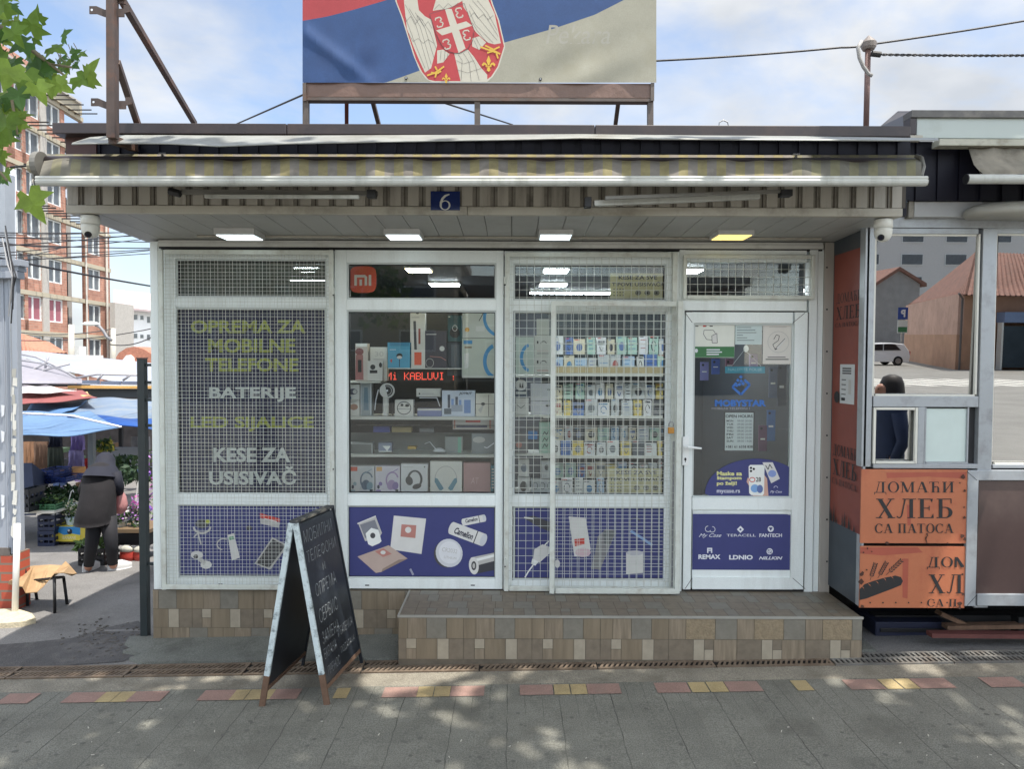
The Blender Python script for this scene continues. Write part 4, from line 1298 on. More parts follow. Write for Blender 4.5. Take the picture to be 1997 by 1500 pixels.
# roller and gear at left, hoop at right
mb = MB()
mb.tube([P(78, 318, 4.16), P(1795, 322, 4.16)], .04, DARKM, 14)
mb.build('roller', aw, smooth=True)
mb = MB()
GRY_P = mat('gear_grey', c(110, 108, 102), .5, var=.15, scale=8)
p = P(80, 322, 4.12)
mb.tube([p+Vector((-.02, 0, 0)), p+Vector((.012, 0, 0))], .075, GRY_P, 20)
mb.tube([p+Vector((-.06, 0, -.01)), p+Vector((-.02, 0, -.01))], .036, mat('gear_cream', c(150, 142, 120), .5), 12)
mb.tube([P(64, 322, 4.1), P(20, 326, 4.1)], .006, SEAL, 6)
mb.tube([P(66, 330, 4.1), P(64, 356, 4.06), P(72, 362, 4.0)], .008, GRY_P, 6)
mb.build('crank_gear', aw)
mb = MB()
mb.tube([P(1786, 304, 4.13), P(1797, 308, 4.1), P(1801, 325, 4.05), P(1796, 344, 4.0)], .012, GRY_P, 8)
mb.build('end_bracket', aw)
for pts, nm in ((((332, 377), (735, 378)), 'left'), (((1150, 396), (1540, 374)), 'right')):
    mb = MB()
    if nm == 'left':
        mb.beam(P(356, 374, 4.22), P(736, 377, 4.12), .03, .026, GRY_P)
        mb.beam(P(400, 383, 4.16), P(700, 384, 4.07), .02, .02, ALU)
        mb.tube([P(330, 372, 4.2), P(352, 378, 4.2)], .022, SEAL, 8); mb.box(*RR(716, 370, 733, 385, 4.07)[:2], 4.06, 4.11, *RR(716, 370, 733, 385, 4.07)[2:], SEAL)
    else:
        mb.beam(P(1158, 397, 4.10), P(1480, 383, 4.2), .036, .030, ALU)
        mb.beam(P(1180, 386, 4.04), P(1545, 372, 4.12), .02, .02, GRY_P)
        mb.box(*RR(1140, 385, 1153, 404, 4.08)[:2], 4.06, 4.12, *RR(1140, 385, 1153, 404, 4.08)[2:], SEAL); mb.box(*RR(1523, 370, 1545, 382, 4.1)[:2], 4.09, 4.15, *RR(1523, 370, 1545, 382, 4.1)[2:], SEAL)
    mb.build('folding_arm', aw, bevel=.002)
# small clamps on the dark fascia
for a_ in ((1553, 305), (316, 303)):
    mb = MB(); p = P(*a_, 4.2); mb.tube([p, p+Vector((0, .12, .0))], .008, STL, 6); mb.tube([p+Vector((-.02, 0, .012)), p+Vector((.02, 0, .012))], .005, STL, 6)
    mb.build('hook', aw)
# ================================================================ roof sign
YB = 4.42
bs = thing('roof_banner', P(935, 262, YB), 'flag banner with a coat of arms on a steel frame above the roof', 'banner')
STEEL = mat('painted_old_steel', c(92, 84, 80), .6, metal=.2, var=.2, scale=8, dirt=c(110, 70, 45), dirt_amt=.5, dscale=9)
for px_ in (597, 931, 1268):
    mb = MB(); mb.beam(P(px_, 264, YB+.02), P(px_, 192, YB+.02), .034, .034, STEEL)
    mb.box(P(px_-8, 262, YB).x, P(px_+8, 262, YB).x, YB-.03, YB+.07, P(px_, 262, YB).z-.004, P(px_, 258, YB).z, STEEL); mb.build('post', bs)
for a_, b_ in (((676, 242), (676, 190)), ((739, 244), (725, 190)), ((1200, 244), (1207, 190))):
    mb = MB(); mb.beam(P(*a_, YB+.55), P(b_[0], b_[1], YB+.3), .026, .026, mat('red_primer_steel', c(110, 62, 56), .7) if a_[0] == 676 else STEEL); mb.build('rear_brace', bs)
BRW = mat('brown_wrapped_board', c(112, 88, 78), .45, var=.16, scale=5, dirt=c(70, 54, 46), dirt_amt=.5, dscale=5, bump=.8, bscale=14)
mb = MB()
fr(mb, 592, 161, 1274, 190, YB, .05, BRW)
mb.build('lower_board', bs, bevel=.004)
mb = MB(); fr(mb, 592, 190.2, 1274, 196, YB-.006, .06, STEEL); fr(mb, 590, 161, 597, 196, YB-.012, .005, STEEL); fr(mb, 1269, 161, 1276, 196, YB-.012, .005, STEEL); mb.build('lower_rail', bs)
# cloth
def wr(px_, py_):
    d = .006*math.sin(px_*.05+py_*.01)*math.exp(-((py_-150)/60.0)**2)
    d += .012*math.exp(-(((px_-590)*.75+(py_-60)*-1.0)/16)**2)*(1 if 590 < px_ < 760 else 0)
    d += .008*math.sin((px_+py_*1.7)*.045)*math.exp(-((px_-740)/60.0)**2)*max(0, (py_-60)/100.0)
    d += .007*math.sin((px_*.6+py_*1.2)*.06)*math.exp(-((px_-1140)/120.0)**2)*max(0, (py_-40)/120.0)
    return d*(0 if 755 < px_ < 1000 else min(1, abs(px_-(755 if px_ < 800 else 1000))/60))
def cloth(u, v, k): 
    return P(u, v, YB-.012-wr(u, v)-.00006*k)
CR = mat('banner_red', c(156, 58, 64), .75, var=.08, scale=5, fine=.08, dirt=c(120, 60, 60), dirt_amt=.3)
CB = mat('banner_blue', c(44, 72, 118), .75, var=.12, scale=5, fine=.1, dirt=c(34, 54, 96), dirt_amt=.5, dscale=4)
CW = mat('banner_white', c(148, 146, 133), .75, var=.07, scale=5, fine=.08, dirt=c(134, 130, 112), dirt_amt=.6, dscale=3)
def interp(tab, x):
    if x <= tab[0][0]: return tab[0][1]
    for (a, b), (c2, d) in zip(tab[:-1], tab[1:]):
        if x <= c2: return b+(d-b)*(x-a)/(c2-a)
    return tab[-1][1]
rb = [(590, 40), (640, 31), (690, 18), (745, 2), (800, -16), (900, -60), (1000, -95), (1280, -180)]
bw = [(590, 190), (700, 175), (760, 158), (810, 140), (860, 122), (985, 82), (1080, 55), (1160, 28), (1215, 0), (1280, -45)]
mb = MB()
NX = 130
TOP = -240; BOT = 160.5
for i in range(NX):
    xa = 590+690*i/NX; xb = 590+690*(i+1)/NX
    cols = []
    for lo_, hi_, m in ((lambda x: TOP, lambda x: interp(rb, x), CR), (lambda x: interp(rb, x), lambda x: min(BOT, interp(bw, x)), CB), (lambda x: min(BOT, interp(bw, x)), lambda x: BOT, CW)):
        la, ha, lb, hb = lo_(xa), hi_(xa), lo_(xb), hi_(xb)
        ns = max(1, int(max(ha-la, hb-lb)/6))
        if ha-la < .01 and hb-lb < .01: continue
        for j in range(ns):
            q = [(xa, la+(ha-la)*j/ns), (xa, la+(ha-la)*(j+1)/ns), (xb, lb+(hb-lb)*(j+1)/ns), (xb, lb+(hb-lb)*j/ns)]
            mb.face([cloth(u, v, 0) for u, v in q], m)
ban = mb.build('cloth', bs, smooth=True); weld(ban)
# coat of arms, drawn from the photograph (crop scale 2.56, offset 540)
mb = MB()
def K(pts): return [(540+x/2.56, y/2.56) for x, y in pts]
ER = mat('emblem_red', c(162, 54, 60), .7, var=.07); EW = mat('emblem_white', c(178, 174, 162), .7, var=.05); EY = mat('emblem_yellow', c(196, 160, 62), .7, var=.1); EK = mat('emblem_line', c(70, 66, 70), .7)
def cl(u, v, k): return cloth(u, v, 4+k)
shield = [(560, -160), (590, 0), (625, 90), (670, 240), (700, 330), (735, 385), (762, 409), (1050, 409), (1090, 370), (1125, 300), (1140, 230), (1135, 170), (1110, 100), (1072, 0), (1030, -160)]
def inset(pts, s):
    cx = sum(p[0] for p in pts)/len(pts); cy = sum(p[1] for p in pts)/len(pts)
    return [(cx+(x-cx)*s, cy+(y-cy)*s) for x, y in pts]
sub = MB()
def bigpoly(pts, m):
    # cut into vertical strips so that the print follows the folds
    xs2 = [p[0] for p in pts]; a, b = min(xs2), max(xs2)
    n2 = max(1, int((b-a)/30))
    mb.k += 1
    def span(x):
        ys = []
        for (x0, y0), (x1, y1) in zip(pts, pts[1:]+pts[:1]):
            if (x0-x)*(x1-x) <= 0 and x0 != x1: ys.append(y0+(y1-y0)*(x-x0)/(x1-x0))
        return (min(ys), max(ys)) if ys else None
    for i in range(n2):
        x0 = a+(b-a)*i/n2+(.01 if i == 0 else 0); x1 = a+(b-a)*(i+1)/n2-(.01 if i == n2-1 else 0)
        s0, s1 = span(x0), span(x1)
        if not s0 or not s1: continue
        nv = max(1, int(max(s0[1]-s0[0], s1[1]-s1[0])/30))
        for j in range(nv):
            q = [(x0, s0[0]+(s0[1]-s0[0])*j/nv), (x0, s0[0]+(s0[1]-s0[0])*(j+1)/nv), (x1, s1[0]+(s1[1]-s1[0])*(j+1)/nv), (x1, s1[0]+(s1[1]-s1[0])*j/nv)]
            mb.face([cl(u, v, mb.k*1.0) for u, v in K(q)], m)
def cl2(u, v, k): return cl(u, v, k)
bigpoly(shield, EW); bigpoly([(x, min(y, 405)) for x, y in inset(shield, .975)], ER)
wl = [(618, -160), (625, 20), (632, 60), (640, 110), (660, 180), (690, 250), (715, 310), (738, 360), (752, 368), (775, 330), (790, 280), (800, 225), (795, 150), (780, 100), (745, 85), (720, 60), (690, 30), (640, -10), (700, -160)]
bigpoly(wl, EW)
wrp = [(900, -160), (925, 0), (935, 60), (960, 110), (985, 150), (1020, 185), (1060, 215), (1100, 222), (1118, 214), (1112, 170), (1100, 110), (1085, 60), (1060, 20), (1048, -40), (1010, -160)]
bigpoly(wrp, EW)
bigpoly([(885, 265), (960, 240), (1000, 310), (1035, 360), (1050, 372), (1050, 408), (905, 408), (890, 330)], EW)
bigpoly([(800, 250), (830, 245), (862, 268), (858, 300), (830, 310), (800, 316)], EW)
bigpoly([(975, 190), (1000, 170), (1045, 210), (1040, 240), (1000, 250), (975, 230)], EW)
bigpoly([(778, 52), (800, 20), (820, -160), (900, -160), (930, 0), (860, 40)], EW)
# feathers
for pts in ([(640, 20), (690, 110), (760, 350)], [(660, 40), (715, 130), (770, 320)], [(690, 60), (740, 140), (785, 290)], [(640, 80), (680, 190), (740, 340)], [(720, 90), (765, 160), (795, 240)],
            [(700, 110), (700, 75), (730, 100)], [(640, 110), (668, 80), (690, 120), (712, 90), (735, 130), (755, 105), (775, 140)], [(655, 160), (680, 205), (705, 190), (730, 215), (755, 195), (785, 215)],
            [(960, 20), (1000, 80), (1100, 200)], [(975, 0), (1030, 60), (1105, 180)], [(960, 50), (990, 120), (1080, 212)], [(1000, 0), (1050, 60), (1100, 150)], [(965, 80), (985, 60), (1005, 90), (1030, 70), (1055, 95), (1080, 75)], [(975, 110), (1000, 150), (1050, 212)],
            [(905, 270), (925, 300), (920, 400)], [(930, 262), (960, 310), (970, 405)], [(955, 255), (990, 320), (1010, 400)], [(895, 300), (930, 318), (985, 300)], [(895, 345), (950, 362), (1020, 340)],
            [(820, 250), (815, 300)], [(840, 252), (835, 300)], [(855, 262), (848, 296)], [(990, 180), (1020, 235)], [(985, 200), (1005, 245)],
            [(785, 45), (810, 20), (830, 42), (855, 15), (880, 36), (905, 12)]):
    mb.dline(K(pts), .55, EK, cl2)
# small shield
sh = [(762, 68), (935, 15), (985, 150), (978, 200), (950, 245), (910, 265), (870, 262), (835, 238), (808, 205)]
bigpoly(sh, ER)
bigpoly([(838, 40), (868, 30), (942, 240), (912, 264), (905, 262)], EW)
bigpoly([(795, 150), (966, 98), (975, 126), (804, 182)], EW)
mb.dline(K(sh+[sh[0]]), .8, EK, cl2)
def fires(cx, cy, r, s_, a):
    q = lambda pts: [(540+(cx+x*math.cos(a)-y*math.sin(a))/2.56, (cy+x*math.sin(a)+y*math.cos(a))/2.56) for x, y in pts]
    mb.dline(q([(-s_*16, -22), (s_*6, -24), (s_*14, -12), (s_*2, -2), (s_*16, 8), (s_*8, 24), (-s_*14, 24), (-s_*16, 14)]), 2.6, EW, cl2)
    mb.dline(q([(-s_*16, -22), (-s_*18, -12)]), 2.0, EW, cl2)
for cx, cy, s_ in ((812, 108, 1), (908, 62, -1), (850, 218, 1), (945, 174, -1)): fires(cx, cy, 20, s_, -.25)
# talons and lilies
for pts in ([(750, 375), (790, 362), (835, 330)], [(770, 360), (800, 366), (820, 352)], [(790, 330), (800, 350), (790, 385)], [(1015, 232), (1070, 252), (1112, 232)], [(1050, 262), (1085, 252), (1115, 268)], [(1060, 245), (1095, 262), (1104, 290)], [(1040, 225), (1080, 245)]):
    mb.dline(K(pts), 3.2, EY, cl2)
def lily(cx, cy, s_):
    q = lambda pts: K([(cx+x*s_, cy+y*s_) for x, y in pts])
    mb.dpoly(q([(-3, 10), (-12, -14), (0, -42), (12, -14), (3, 10)]), EY, cl2)
    mb.dpoly(q([(-5, 10), (-14, -2), (-26, -6), (-36, 6), (-30, 16), (-22, 6), (-10, 14)]), EY, cl2)
    mb.dpoly(q([(5, 10), (14, -2), (26, -6), (36, 6), (30, 16), (22, 6), (10, 14)]), EY, cl2)
    mb.dpoly(q([(-16, 14), (16, 14), (16, 19), (-16, 19)]), EY, cl2)
    mb.dpoly(q([(-6, 20), (6, 20), (10, 36), (0, 44), (-10, 36)]), EY, cl2)
lily(1057, 315, .95); lily(845, 388, .6)
mb.build('coat_of_arms', bs)
mb = MB(); mb.dtext('Pekara', 1065, 48, 1190, 85, mat('faded_print', c(150, 148, 139), .75), lambda u, v, k: cloth(u, v, 2), shear=.2); mb.build('faded_lettering', bs)
mb = MB()
for x_, y_ in ((792, 152), (1054, 154)): 
    p = cloth(x_, y_, 60); mb.tube([p+Vector((0, -.004, 0)), p+Vector((0, .002, 0))], .009, SEAL, 10); mb.tube([p+Vector((0, -.006, 0)), p+Vector((0, -.0042, 0))], .005, STL, 8)
mb.build('eyelets', bs)
# wire stays behind
def wire(name, pts, r, m, label, cat='cable', group=None, sag=0, n=14):
    mb = MB(); out_ = []
    for a_, b_ in zip(pts[:-1], pts[1:]):
        a_, b_ = Vector(a_), Vector(b_)
        for i in range(n+1):
            t_ = i/n
            q_ = a_.lerp(b_, t_); q_.z -= sag*4*t_*(1-t_)
            out_.append(q_)
    mb.tube(out_, r, m, 6)
    return T(mb.build(name), label, cat, group)
CBL = mat('black_cable', c(34, 34, 38), .6)
wire('stay_cable', [P(460, 242, 6.2), P(592, 184, 4.6)], .006, CBL, 'thin dark stay rising from the roof to the left end of the flag banner')
wire('stay_cable', [P(840, 192, 4.6), P(1000, 243, 6.2)], .006, CBL, 'thin dark stay slanting down from under the flag banner middle')
# ================================================================ bracket frame at left
bf = thing('sign_bracket', P(222, 262, 4.2), 'rusty square steel post with mounting lugs and slanting braces at the roof end', 'bracket')
RS = mat('rusty_square_steel', c(84, 72, 68), .65, metal=.25, var=.25, scale=6, dirt=c(130, 84, 58), dirt_amt=.6, dscale=7)
mb = MB(); mb.beam(P(220, 270, 3.93), P(219, -60, 3.93), .045, .045, RS); mb.build('upright', bf)
mb = MB(); mb.beam(P(219, 272, 3.95), P(262, 288, 4.31), .042, .042, RS); mb.build('foot_arm', bf)
mb = MB(); mb.beam(P(228, 120, 3.95), P(276, 264, 4.4), .032, .032, RS); mb.build('brace', bf)
mb = MB(); mb.beam(P(238, 0, 3.95), P(380, 241, 5.6), .034, .034, RS); mb.build('brace', bf)
mb = MB(); mb.beam(P(200, -90, 3.95), P(238, 0, 3.95), .034, .034, RS); mb.build('brace', bf)
for y_, dx_ in ((22, 0), (202, 4)):
    mb = MB()
    for pts in ([(174, y_-11), (188, y_-11), (204, y_-4), (211, y_-4), (211, y_+10), (204, y_+10), (188, y_+4), (174, y_+4)],):
        q = [P(a_+dx_*.8, b_, 3.93) for a_, b_ in pts]
        mb.prism(q, (0, .006, 0), RS)
    q = [P(a_+dx_*.8, b_, 3.93) for a_, b_ in [(229, y_-6), (241, y_-6), (241, y_-13), (253, y_-13), (253, y_), (242, y_+3), (242, y_+10), (229, y_+10)]]
    mb.prism(q, (0, .006, 0), RS)
    mb.dell(179+dx_*.8, y_-3.5, 2.2, 2.2, mat('bolt_bright', c(225, 228, 235), .4), plane(3.93))
    mb.build('mounting_lug', bf)
# ================================================================ mast with cable hood on the roof
ms_ = thing('service_mast', P(1688, 250, 6.5), 'brown steel service mast with a domed cap and looped conduit on the roof', 'mast')
MST = mat('mast_brown', c(112, 88, 84), .6, var=.15)
mb = MB(); mb.tube([P(1689, 250, 6.5), P(1693, 88, 6.5)], .024, MST, 12); mb.build('pole', ms_, smooth=True)
mb = MB(); p = P(1694, 90, 6.5); mb.lathe([(.05, -.03), (.062, -.01), (.066, .03), (.05, .05), (.006, .095)], p.x, p.y, p.z, mat('cap_grey', c(120, 112, 108), .6), 14); mb.build('cap', ms_)
mb = MB(); mb.tube([P(1680, 80, 6.4), P(1673, 92, 6.38), P(1676, 112, 6.38), P(1684, 130, 6.38), P(1694, 144, 6.38), P(1701, 147, 6.38)], .016, mat('conduit', c(150, 148, 146), .5), 10); mb.build('conduit', ms_, smooth=True)
mb = MB(); mb.tube([P(1700, 104, 6.45), P(1717, 106, 6.45)], .026, SEAL, 8); mb.build('insulator', ms_)
wire('overhead_cable', [P(1280, 118, 6.6), P(1640, 92, 6.6), P(1712, 84, 6.6), P(2100, 22, 6.6)], .009, CBL, 'thick overhead cable rising to the upper right behind the mast', sag=.01)
mb = MB()
for ph in (0, math.pi):
    pts = []
    for i in range(120):
        t_ = i/119; x_ = 1717+400*t_
        q = P(x_, 106+2*math.sin(t_*3.1), 6.45)
        q += Vector((0, math.cos(i*.9+ph)*.010, math.sin(i*.9+ph)*.006)); pts.append(q)
    mb.tube(pts, .0065, CBL, 5)
T(mb.build('twisted_cable'), 'twisted pair cable running level to the right from the mast', 'cable')
wire('roof_hoop', [P(1402, 246, 4.9), P(1403, 238, 4.9), P(1411, 234, 4.9), P(1419, 238, 4.9), P(1421, 247, 4.9)], .004, STL, 'small thin wire hoop sticking up from the roof edge', 'hoop', n=2)
# ================================================================ bakery kiosk on the right
YK = 4.60
XK = P(1688, 700, YK).x
ORG = mat('orange_sign', c(174, 104, 72), 0.5, var=.07, scale=3, dirt=c(152, 70, 54), dirt_amt=.85, dscale=2.6, fine=.05)
REDS = mat('red_orange_sign', c(124, 60, 48), 0.5, var=.12, scale=2, dirt=c(98, 42, 44), dirt_amt=.7, dscale=1.5)
BINK = mat('sign_black_ink', c(34, 34, 36), .6, var=.1)
KD = mat('kiosk_dark_interior', c(50, 52, 56), .8, var=.2)
kz = thing('bakery_kiosk', (XK+1.2, YK, .35), 'grey aluminium bakery kiosk with orange bread signs and large reflecting windows at the right edge', 'kiosk')
zb = P(1780, 1186, YK).z; zt = P(1780, 425, YK).z
XKR = XK+3.2
# posts and rails
def kf(mb, x0, y0, x1, y1, m=ALUG, d=.07, dy=0.0): fr(mb, x0, y0, x1, y1, YK+dy, d, m)
mb = MB()
kf(mb, 1684, 436, 1703, 911); kf(mb, 1909, 445, 1936, 1186)
kf(mb, 1703.2, 773, 1908.8, 794, dy=.001, d=.068)
kf(mb, 1703.2, 905, 1908.8, 914, dy=.001, d=.068)
kf(mb, 1790, 794.2, 1803, 904.8, dy=.001, d=.068)
kf(mb, 1684, 424, 2300, 444.8, dy=-.004, d=.075)
kf(mb, 1703.2, 445, 1908.8, 456, dy=.002, d=.066)
kf(mb, 1936.2, 907, 2300, 914, dy=.001, d=.068)
kf(mb, 1936.2, 445, 2300, 456, dy=.002, d=.066)
mb.build('frame', kz, bevel=.003)
WB = mat('bead_offwhite', c(206, 204, 194), .4, var=.05)
mb = MB()
def bead(x0, y0, x1, y1, w_=4, dy=.012):
    kf(mb, x0, y0, x0+w_, y1, WB, .02, dy); kf(mb, x1-w_, y0, x1, y1, WB, .02, dy)
    kf(mb, x0+w_+.1, y0, x1-w_-.1, y0+w_, WB, .02, dy); kf(mb, x0+w_+.1, y1-w_, x1-w_-.1, y1, WB, .02, dy)
bead(1703.5, 456.3, 1908.5, 772.7, 3.5); bead(1936.5, 456.3, 2290, 906.7, 3.5); bead(1703.5, 795, 1789.5, 904.5, 4.5, -.006)
mb.build('glazing_bead', kz)
def tiltpane(rect, nm, m, ang):
    a, b, c0, c1 = RR(*rect, YK+.03)
    h = c1-c0; dy = math.tan(ang)*h/2
    mb = MB()
    mb.hexa([(a, YK+.035+dy, c0), (b, YK+.035+dy, c0), (b, YK+.04+dy, c0), (a, YK+.04+dy, c0), (a, YK+.035-dy, c1), (b, YK+.035-dy, c1), (b, YK+.04-dy, c1), (a, YK+.04-dy, c1)], m)
    return mb.build(nm, kz)
TA = math.radians(1.1)
tiltpane((1707, 460, 1905, 770), 'large_pane', KGL, TA)
tiltpane((1940, 460, 2288, 903), 'large_pane', KGL, TA)
tiltpane((1708, 800, 1785, 900), 'small_pane', KGL, TA)
# hatch with sliding pane, its reflection painted as a pale colour
mb = MB()
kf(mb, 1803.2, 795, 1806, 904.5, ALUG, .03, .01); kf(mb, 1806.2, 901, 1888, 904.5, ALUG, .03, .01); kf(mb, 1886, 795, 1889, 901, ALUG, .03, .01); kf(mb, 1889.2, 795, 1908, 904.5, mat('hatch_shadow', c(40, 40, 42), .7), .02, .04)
mb.build('hatch_frame', kz)
mb = MB(); a, b, c0, c1 = RR(1806.5, 797, 1885.5, 900.5, YK+.02); mb.box(a, b, YK+.022, YK+.028, c0, c1, mat('pale_reflection_pane', c(188, 202, 198), .12, var=.05, spec=.8)); mb.build('hatch_pane', kz)
# interior
mb = MB()
mb.box(XK+.02, XKR, 6.9, 6.95, zb, 2.9, KD); mb.box(XKR, XKR+.05, YK+.1, 6.95, zb, 2.9, KD); mb.box(XK+.02, XKR, YK+.12, 6.9, zb, zb+.04, KD); mb.box(XK+.02, XKR, YK+.1, 6.9, 2.78, 2.82, KD)
mb.build('interior', kz)
mb = MB(); fr(mb, 1728, 470, 1760, 1000, 5.8, .05, mat('blue_grey_post', c(90, 110, 150), .6)); mb.build('inner_post', kz)
# side wall facing the shop
def side(u, v, k):   # u: 0 back .. 1 front, v: photo row at the front edge
    y = 5.06+(YK-5.06)*u
    return Vector((XK-.004-.00005*k, y, P(1688, v, YK).z))
mb = MB()
mb.box(XK, XK+.04, YK+.0705, 5.4, zb, zt, mat('side_dark_panel', c(58, 66, 74), .5, var=.15, scale=4, dirt=c(100, 92, 84), dirt_amt=.5))
mb.box(XK-.001, XK+.012, YK, YK+.07, zb, zt, ALUG)
mb.build('side_wall', kz)
mb = MB()
mb.dpoly([(0.0, 478), (0.0, 1045), (.97, 1045), (.97, 478)], REDS, side)
for (y0, y1, y2, y3, y4, y5) in ((562, 582, 590, 617, 624, 633), (880, 903, 911, 944, 951, 964)):
    mb.dserif('ДОМАЋИ', .08, y0, .90, y1, BINK, side); mb.dserif('ХЛЕБ', .1, y2, .88, y3, BINK, side); mb.dserif('СА ПАТОСА', .08, y4, .88, y5, BINK, side)
random.seed(9)
for i in range(9):
    u = random.uniform(.05, .9); h = random.uniform(12, 50)
    mb.dpoly([(u-.02, 1044), (u+.03, 1044), (u+.005, 1044-h)], BINK, side)
mb.dell(.2, 780, .09, 12, BINK, side)
mb.build('side_sign', kz, label='narrow red orange sign panel on the side wall')
mb = MB()
mb.dpoly([(.26, 711), (.26, 792), (.72, 792), (.72, 711)], ink(190, 192, 192), lambda u, v, k: side(u, v, k+40))
fs_ = lambda u, v, k: side(u, v, k+60)
for k in range(3): mb.drect(.34, 718+k*5, .62, 721+k*5, DGR, fs_)
for k in range(4): mb.drect(.32, 742+k*10, .46, 744+k*10, DGR, fs_)
mb.drect(.54, 742, .62, 772, GRY, fs_); mb.drect(.32, 780, .44, 786, BINK, fs_)
mb.build('notice', kz, label='small grey notice pasted on the red side wall')
# orange signs on the front
def sign(rect, draw, label):
    mb = paper('x', rect, YK-.012, ORG, kz, .01)
    f = plane(YK-.012, .0005, .00005)
    draw(mb, f)
    mb.build('bread_sign', kz, label=label)
RUSTI = mat('rust_stain', c(72, 44, 34), .8, var=.3, scale=30)
def scuffs(mb, f, pts):
    for x, y, s_ in pts:
        n_ = 9; mb.dpoly([(x+s_*math.cos(2*math.pi*i/n_)*random.uniform(.5, 1.2), y+s_*math.sin(2*math.pi*i/n_)*random.uniform(.5, 1.2)) for i in range(n_)], RUSTI, f)
OR2 = mat('orange_sign_redder', c(156, 78, 60), .5, var=.1, scale=4)
def g1(mb, f):
    mb.dpoly([(1728, 922), (1884, 921), (1884, 934), (1810, 930), (1730, 933)], OR2, f)
    mb.dpoly([(1768, 985), (1778, 985), (1776, 1024), (1770, 1026)], OR2, f)
    mb.dserif('ДОМАЋИ', 1705, 940, 1864, 961, BINK, f); mb.dserif('ХЛЕБ', 1708, 973, 1864, 1011, BINK, f); mb.dserif('СА ПАТОСА', 1706, 1022, 1861, 1040, BINK, f)
    scuffs(mb, f, [(1878, 930, 5), (1872, 942, 2), (1881, 958, 3), (1881, 1010, 3), (1876, 1046, 5), (1882, 1052, 4), (1730, 1060, 4), (1806, 1050, 2), (1808, 1042, 2), (1848, 1060, 2), (1880, 990, 2)])
    mb.dline([(1808, 1060), (1805, 1050), (1810, 1044)], 2, RUSTI, f)
sign((1679, 916, 1885, 1060), g1, 'upper orange sign with dark bread lettering')
def g2(mb, f):
    mb.dpoly([(1678, 1068), (1790, 1068), (1800, 1078), (1720, 1084), (1678, 1080)], OR2, f); mb.dpoly([(1760, 1090), (1772, 1090), (1770, 1168), (1760, 1166)], OR2, f)
    loaf = [(1676, 1150), (1686, 1140), (1702, 1134), (1722, 1128), (1746, 1123), (1757, 1126), (1761, 1134), (1757, 1142), (1740, 1149), (1716, 1158), (1690, 1168), (1676, 1171)]
    mb.dpoly(loaf, BINK, f)
    for x, y in ((1684, 1147), (1697, 1142), (1712, 1137), (1727, 1131), (1741, 1127)): mb.dpoly([(x-5, y-4), (x, y-1), (x+4, y+10), (x+1, y+2)], ORG, f)
    for bx, by, tx, ty in ((1697, 1132, 1708, 1098), (1712, 1128, 1730, 1096), (1728, 1122, 1760, 1092)):
        mb.dline([(bx, by), (tx, ty)], .9, BINK, f)
        for i in range(6):
            t_ = .25+i*.13; x = bx+(tx-bx)*t_; y = by+(ty-by)*t_
            a_ = math.atan2(ty-by, tx-bx)
            for s_ in (-1, 1):
                mb.dell(x+3.2*math.cos(a_+s_*1.2), y+3.2*math.sin(a_+s_*1.2), 3.2, 1.1, BINK, f, rot=a_+s_*.4, n=8)
    def clip(txt, x0, x1, y0, y1): mb.dserif(txt, x0, y0, x1, y1, BINK, f)
    clip('ДО', 1808, 1861, 1087, 1107); mb.dpoly([(1862, 1087), (1868, 1087), (1880, 1104), (1880, 1107), (1874, 1107), (1866, 1093), (1866, 1107), (1862, 1107)], BINK, f)
    clip('ХЛ', 1811, 1881, 1121, 1158); clip('СА П', 1808, 1868, 1169, 1184)
    for x in range(1697, 1880, 25): mb.dell(x, 1176, 1.6, 1.6, BINK, f, n=8)
    scuffs(mb, f, [(1681, 1120, 5), (1679, 1135, 6), (1690, 1112, 2), (1684, 1078, 2), (1692, 1070, 2), (1682, 1183, 4), (1872, 1178, 5), (1878, 1160, 3), (1872, 1186, 3), (1877, 1120, 2), (1700, 1076, 1.5)])
random.seed(4)
sign((1677, 1066, 1882, 1186), g2, 'lower orange sign with a loaf, wheat ears and cut off lettering')
# lower right framed panel
mb = MB()
def kg(x0, y0, x1, y1, dy=-.02, d=.03, m=ALUG): fr(mb, x0, y0, x1, y1, YK+dy, d, m)
kg(1885, 918, 1906, 1183); kg(1906.2, 918, 2300, 938, dy=-.0195); kg(1906.2, 1160, 2300, 1183, dy=-.0195)
for pts in (((1886, 920), (1905, 937)), ((1886, 1182), (1905, 1161))): mb.dline(pts, 1, SEAL, plane(YK-.02))
mb.build('lower_frame', kz, bevel=.003)
mb = MB(); fr(mb, 1906.5, 938.5, 2298, 1159.5, YK-.005, .01, mat('brown_tinted_panel', c(74, 60, 58), .12, var=.15, scale=2, dirt=c(100, 85, 78), dirt_amt=.4)); mb.build('lower_panel', kz)
# upper fascia of the kiosk: corrugated navy sheet, light box, roof
mb = MB()
a, b, c0, c1 = RR(1776, 276, 2300, 391, YK-.08)
mb.box(Xd1+.002, b, YK-.06, YK-.03, c0, c1, NAVYM)
x = Xd1+.02
while x < b: mb.box(x, x+.10, YK-.074, YK-.0605, c0, c1, NAVYM); x += .135
mb.build('corrugated_fascia', kz)
mb = MB(); fr(mb, 1783, 393, 1915, 423, YK-.05, .1, mat('light_box_grey', c(158, 158, 158), .4, var=.05)); fr(mb, 1772, 392, 1783, 424, YK-.045, .09, RIBG); fr(mb, 1915.3, 393, 2300, 423, YK-.03, .08, mat('light_box_grey', c(158, 158, 158), .4)); mb.build('light_box', kz, bevel=.003)
mb = MB(); p = P(2010, 412, YK-.2); mb.lathe([(.32, -.02), (.34, 0), (.33, .03), (.28, .055), (.0, .06)], p.x, p.y+.1, p.z, mat('round_lamp_shell', c(150, 148, 140), .4, var=.1), 28, 1, .5); mb.build('round_canopy_lamp', kz, smooth=True)
